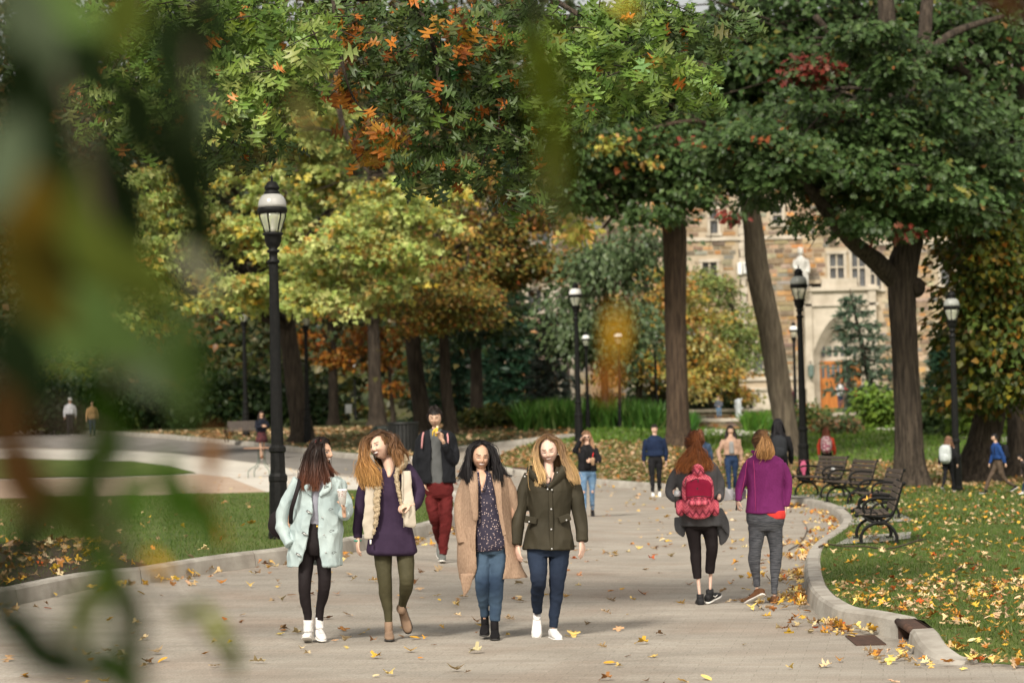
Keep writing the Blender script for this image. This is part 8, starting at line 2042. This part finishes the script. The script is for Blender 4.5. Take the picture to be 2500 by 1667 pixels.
# right lawn
X, Yv = area_points(3900, 2, 15, 17.8, 36, lawnR, 1.15); cl = pnoise(np.c_[X, Yv, X * 0], (.55, .55, 1), 9, 2); k = rng.uniform(0, 1, len(X)) < np.clip(.5 + .45 * cl, .06, 1); X, Yv = X[k], Yv[k]
addleaf(X, Yv, np.array([gz(a, b_) + lawn_dz(a, b_) for a, b_ in zip(X, Yv)]) + rng.uniform(.01, .035, len(X)), 'lawn', .045, .095, YEL + BRN[:2], .3)
X, Yv = area_points(1500, 2.5, 6, 17.6, 24, lawnR); addleaf(X, Yv, np.array([gz(a, b_) + lawn_dz(a, b_) for a, b_ in zip(X, Yv)]) + rng.uniform(.01, .035, len(X)), 'lawn', .04, .08, YEL + BRN[:3], .35)
X, Yv = area_points(3600, 4, 18, 36, 62, lawnR, 1.1); addleaf(X, Yv, lz(X, Yv) + .02, 'lawn', .06, .11, YEL + BRN, .35)
X, Yv = area_points(260, -12, 1, 23, 48, lawnL); addleaf(X, Yv, tz(X, Yv) + .185, 'left lawn', .06, .13, YEL + BRN, .5)
X, Yv = area_points(2600, -12, -3, 20, 34, [tuple(p) for p in mulw]); addleaf(X, Yv, tz(X, Yv) + .195, 'mulch', .05, .12, BRN + YEL[:1], .5)
for bn, (dx, dy) in ((BN, (-.05, .3)), (BN, (-.1, -.2)), (BN, (0, -.5)), (BN, (-.12, .05))):
    p = Vector((dx, dy, .47)); p.rotate(bn.rotation_euler); p = Vector(bn.location) + p * 1.12; addleaf(np.array([p.x]), np.array([p.y]), np.array([p.z]), 'bench', .10, .14, [(1, (.55, .27, .12)), (1, (.6, .36, .06))], .3)
LBL = {'path': 'dry autumn leaf lying by itself on the grey paved path', 'kerb': 'dry leaf in the drift along the foot of the kerb', 'lawn': 'yellow or brown leaf lying on the grass of the lawn near the benches',
       'left lawn': 'fallen leaf on the lawn in front of the first lamp post', 'mulch': 'brown leaf on the dark mulch bed', 'bench': 'curled leaf resting on the seat of the nearest bench'}
def leaf_mat(l):
    x, y, z, s_, yaw, tl, vr, c, kind = l
    return Matrix.Translation((x, y, z)) @ Matrix.Rotation(yaw, 4, 'Z') @ Matrix.Rotation(float(tl[0]), 4, 'X') @ Matrix.Rotation(float(tl[1]), 4, 'Y') @ Matrix.Scale(s_, 4)
order = sorted(range(len(leaves)), key=lambda i: -(leaves[i][3] / leaves[i][1] * (1.0 if abs(leaves[i][0]) < leaves[i][1] * .205 else 0) * (1.35 if leaves[i][8] == 'path' else 1.0)))
ind, rest = order[:296], order[296:]
cachem = {}
def pxof(v):
    d = Vector(v) - Vector((0, 0, CAMZ)); q = d.dot(_f); return 1250 + d.dot(_r) / q * F, 833.5 - d.dot(_u) / q * F
def leaf_words(l):
    r_, g_, b_ = l[7]; x, y = pxof(l[:3]); kind = l[8]
    c = 'red' if r_ > .35 and g_ < .14 else 'orange' if g_ < r_ * .5 and r_ > .38 else 'dark brown' if r_ < .27 else 'brown' if r_ < .42 and b_ < .2 else 'yellow' if b_ < r_ * .2 else 'golden' if b_ < r_ * .34 else 'pale tan'
    s_ = 'small' if l[3] < .075 else 'large' if l[3] > .1 else 'mid sized'
    tilt = ''
    if kind == 'path':
        w = ('the bottom edge below the denim coat' if x < 900 else 'the bottom edge below the purple tunic' if x < 1150 else 'the bottom edge below the cardigan' if x < 1400 else 'the bottom edge below the olive jacket' if x < 1650 else 'the bottom edge below the pink backpack' if x < 1900 else 'the bottom right corner of the path') if y > 1580 else \
            ('the white high shoes' if x < 850 else 'the taupe boots' if x < 1090 else 'the black boots' if x < 1260 else 'the white shoes' if x < 1450 else 'the gap right of the white shoes' if x < 1680 else 'the path below the moccasins' if x < 1880 else 'the storm drain') if y > 1460 else \
            ('the left kerb behind the denim coat' if x < 900 else 'the maroon trousers' if x < 1130 else 'the knees of the dark jeans' if x < 1450 else 'the open middle of the path' if x < 1640 else 'the black runners' if x < 1800 else 'the moccasins' if x < 1920 else 'the curved kerb')
        p = 'on the path by ' + w
    elif kind == 'kerb':
        w = 'below the benches' if y < 1400 else 'at the bend of the kerb' if y < 1500 else 'beside the storm drain' if x < 2230 and x > 1700 else 'at the lawn corner' if x > 1700 else 'along the left kerb'
        p = 'in the kerb drift ' + w
    elif kind == 'bench': p = 'on the seat of the nearest bench'
    elif kind == 'lawn': p = 'on the grass ' + ('at the right edge' if x > 2380 else 'above the storm drain' if x > 2150 else 'inside the kerb bend') + (' close to the camera' if y > 1560 else '')
    else: p = 'on the mulch bed at the left' if kind == 'mulch' else 'on the lawn before the first lamp post'
    return c + ' ' + tilt + s_ + ' leaf ' + p
for i in ind:
    l = leaves[i]; key = (l[6],) + tuple(np.round(l[7] * 8) / 8)
    if key not in cachem: cachem[key] = npmesh('fallen_leaf', VAR[l[6]][0], VAR[l[6]][1], col=np.repeat([l[7]], len(VAR[l[6]][0]), axis=0))
    o = link('fallen_leaf', cachem[key], M_litter); o.matrix_world = leaf_mat(l); w_ = leaf_words(l)
    tag(o, w_, 'leaf', w_)
for kind in LBL:
    V = []; Fc = []; Cc = []; base = 0
    for i in rest:
        l = leaves[i]
        if l[8] != kind: continue
        v, f = VAR[l[6]]
        if l[1] > 36: v, f = DIAM[0] - (0, .5, 0), DIAM[1]
        m4 = np.array(leaf_mat(l)); V.append(v @ m4[:3, :3].T + m4[:3, 3]); Fc.append(f + base); base += len(v); Cc.append(np.repeat([l[7]], len(v), axis=0))
    if not V: continue
    V = np.concatenate(V); o_ = V.mean(0)
    o = link('leaf_litter', npmesh('leaf_litter', V - o_, np.concatenate(Fc), col=np.concatenate(Cc)), M_litter, None, o_); tag(o, 'smaller scattered fallen leaves, ' + kind, kind='stuff')
# deep litter under the far trees
def litter(n, X0, X1, Y0, Y1, poly, dz, cols, s0, lab):
    X, Yv = area_points(n, X0, X1, Y0, Y1, poly); cl = pnoise(np.c_[X, Yv, X * 0], (.25, .25, 1), 4, 2); k = rng.uniform(0, 1, len(X)) < np.clip(.75 + .35 * cl, .2, 1); X, Yv = X[k], Yv[k]
    pos = np.c_[X, Yv, tz(X, Yv) + dz]; m_ = len(pos); d = rng.normal(size=(m_, 3)); d[:, 2] *= .25; up = rng.normal(size=(m_, 3)) * .35; up[:, 2] += 1; o_ = pos.mean(0)
    o = link('leaf_litter', scatter_mesh('leaf_litter', DIAM, pos - o_, basis(d, up), s0 * rng.uniform(.7, 1.3, m_), pick(cols, m_)), M_litter, None, o_); tag(o, lab, kind='stuff')
litter(24000, -3, 17, 57, 76, lawnR, .165, BRN, .13, 'thick brown leaf litter under the oaks')
litter(9000, -22, 3, 66, 110, lawnF, .18, BRN, .2, 'brown leaf litter beyond the far kerb')

# ================================================================== leafy twigs right in front of the lens (out of focus)
DK, OL, LG, BR, YO, GY = (.010, .018, .006), (.07, .09, .015), (.10, .16, .045), (.06, .03, .010), (.50, .27, .02), (.10, .13, .075)
GN = (.032, .07, .008)
near = [  # x,y,length px,angle deg from up,distance,colour
    (60, 90, 330, 150, 1.5, GY), (150, 30, 260, 120, 1.6, LG), (40, 260, 300, 180, 1.4, DK), (230, 170, 240, 140, 1.7, DK), (300, 60, 220, 200, 1.8, OL),
    (30, 420, 300, 200, 1.35, GY), (120, 380, 260, 160, 1.5, DK), (60, 560, 320, 170, 1.4, YO if False else (.09, .06, .008)), (170, 520, 260, 190, 1.6, OL), (90, 700, 300, 150, 1.4, (.08, .065, .01)),
    (250, 480, 230, 170, 1.7, DK), (280, 420, 190, 190, 1.8, DK), (240, 640, 270, 140, 1.5, OL), (150, 820, 320, 110, 1.45, LG), (330, 700, 270, 130, 1.55, OL), (260, 800, 330, 120, 1.5, LG), (60, 900, 300, 160, 1.4, DK),
    (400, 780, 260, 140, 1.6, LG), (470, 840, 230, 160, 1.7, GN), (350, 900, 260, 130, 1.6, GY), (440, 930, 260, 170, 1.6, LG), (20, 1060, 260, 170, 1.4, BR), (100, 1190, 260, 190, 1.5, BR), (40, 1180, 240, 160, 1.4, BR),
    (290, 1040, 290, 175, 1.5, GN), (240, 1180, 260, 180, 1.7, GN), (330, 1230, 190, 200, 1.9, GN), (180, 1260, 250, 160, 1.5, (.04, .05, .01)), (420, 1200, 220, 170, 1.9, GN), (500, 1260, 190, 150, 2.2, GN), (60, 1330, 240, 200, 1.5, DK),
    (280, 1400, 220, 170, 1.8, GN), (350, 1530, 260, 185, 1.7, (.025, .05, .008)), (200, 1500, 220, 200, 1.6, OL), (60, 1560, 280, 130, 1.5, DK), (150, 1620, 250, 110, 1.6, DK), (300, 1640, 260, 150, 1.5, (.025, .05, .008)), (20, 1450, 200, 170, 1.6, DK),
    (470, 90, 200, 170, 1.8, DK), (420, 190, 250, 175, 1.7, DK), (520, 130, 200, 160, 1.9, DK), (460, 330, 260, 175, 1.7, (.02, .03, .012)), (500, 300, 160, 190, 1.9, GY), (470, 480, 280, 178, 1.7, DK), (480, 620, 260, 182, 1.7, DK), (540, 50, 170, 150, 2, DK),
    (490, 660, 170, 135, 1.7, (.36, .36, .24)), (500, 400, 160, 170, 1.8, DK),
    (1345, 200, 300, 178, 1.75, (.065, .085, .008)), (1350, 400, 260, 182, 1.8, (.07, .085, .01)), (1380, 560, 130, 175, 2.0, OL), (1280, 60, 200, 190, 1.9, DK), (1520, 20, 90, 110, 2.2, (.55, .45, .06)), (1495, 820, 150, 180, 1.9, YO), (1490, 930, 100, 190, 2.0, (.45, .16, .02)),
    (420, 965, 90, 95, 2.0, (.55, .20, .02)), (390, 1380, 90, 130, 2.1, (.55, .30, .02)), (530, 1300, 90, 150, 2.3, (.45, .18, .03)), (480, 1490, 120, 60, 2.3, OL), (530, 1540, 130, 150, 2.3, (.22, .26, .03)), (570, 1600, 120, 170, 2.3, OL),
    (120, 200, 300, 160, 1.6, DK), (330, 300, 240, 170, 1.7, DK), (300, 520, 260, 150, 1.7, DK), (440, 420, 240, 175, 1.7, DK), (480, 560, 260, 178, 1.7, DK), (200, 700, 260, 140, 1.6, DK), (90, 150, 260, 140, 1.6, DK), (390, 90, 200, 190, 1.8, DK), (745, 300, 150, 150, 2.2, (.10, .09, .03)), (800, 360, 130, 120, 2.3, DK), (510, 1120, 150, 180, 2.2, (.20, .10, .04)), (500, 1230, 100, 170, 2.3, (.22, .09, .04)), (2450, 20, 160, 120, 2.2, BR)]
tw = empty('foreground_twig', tuple(P(150, 300, 1.6)), 'blurred leafy twigs hanging close in front of the lens at the left', 'twig')
tw2 = empty('foreground_twig', tuple(P(1330, 100, 1.8)), 'blurred hanging olive and yellow leaves near the top middle of the view', 'twig')
tw3 = empty('foreground_twig', tuple(P(450, 1450, 1.9)), 'blurred thin twig with small leaves crossing the lower left of the path', 'twig')
for k, (x, y, L_, ang, Y, c) in enumerate(near):
    root = tw2 if x > 1000 else (tw3 if (x > 380 and y > 1250) else tw)
    a = R(ang); d = _u * math.cos(a) + _r * math.sin(a) + _f * random.uniform(-.3, .3); Y = Y * .92 + .15; p = Vector(P(x, y, Y)); size = L_ * Y / F
    up = np.array([_f * -1 + _r * random.uniform(-.5, .5) + _u * random.uniform(.2, .7)]); B = basis(np.array([d]), up)[0]
    me = npmesh('leaf', (curl(OVAL, .3, .4, k)[0] * np.array([.62 if x > 380 else .72 if y > 1000 else .95, 1, 1])), OVAL[1], col=np.repeat([np.array(c) * random.uniform(.85, 1.15)], len(OVAL[0]), axis=0))
    o = link('leaf', me, M_leafn, root); lo = p - Vector(root.location)
    o.matrix_local = Matrix([[*(B[r_] * size), lo[r_]] for r_ in range(3)] + [[0, 0, 0, 1]])
def fgtwig(root, pts, r):
    b = MB().tube([tuple(P(x, y, Y) - Vector(root.location)) for x, y, Y in pts], r, n=6, sub=4); b.obj('twig', M_twig, root)
fgtwig(tw, [(40, -80, 1.6), (160, 200, 1.6), (240, 500, 1.6), (300, 800, 1.6), (260, 1150, 1.6), (330, 1500, 1.6), (330, 1720, 1.6)], .003)
fgtwig(tw, [(480, -80, 1.8), (470, 200, 1.8), (490, 500, 1.75), (480, 760, 1.7)], .0025); fgtwig(tw, [(-60, 900, 1.5), (120, 1000, 1.5), (260, 1080, 1.5)], .003)
fgtwig(tw3, [(200, 1250, 2.2), (330, 1350, 2.2), (420, 1470, 2.3), (500, 1560, 2.3), (560, 1640, 2.3)], .0022); fgtwig(tw2, [(1330, -80, 1.8), (1335, 250, 1.8), (1370, 560, 1.8), (1480, 800, 1.9), (1495, 940, 2)], .0012)
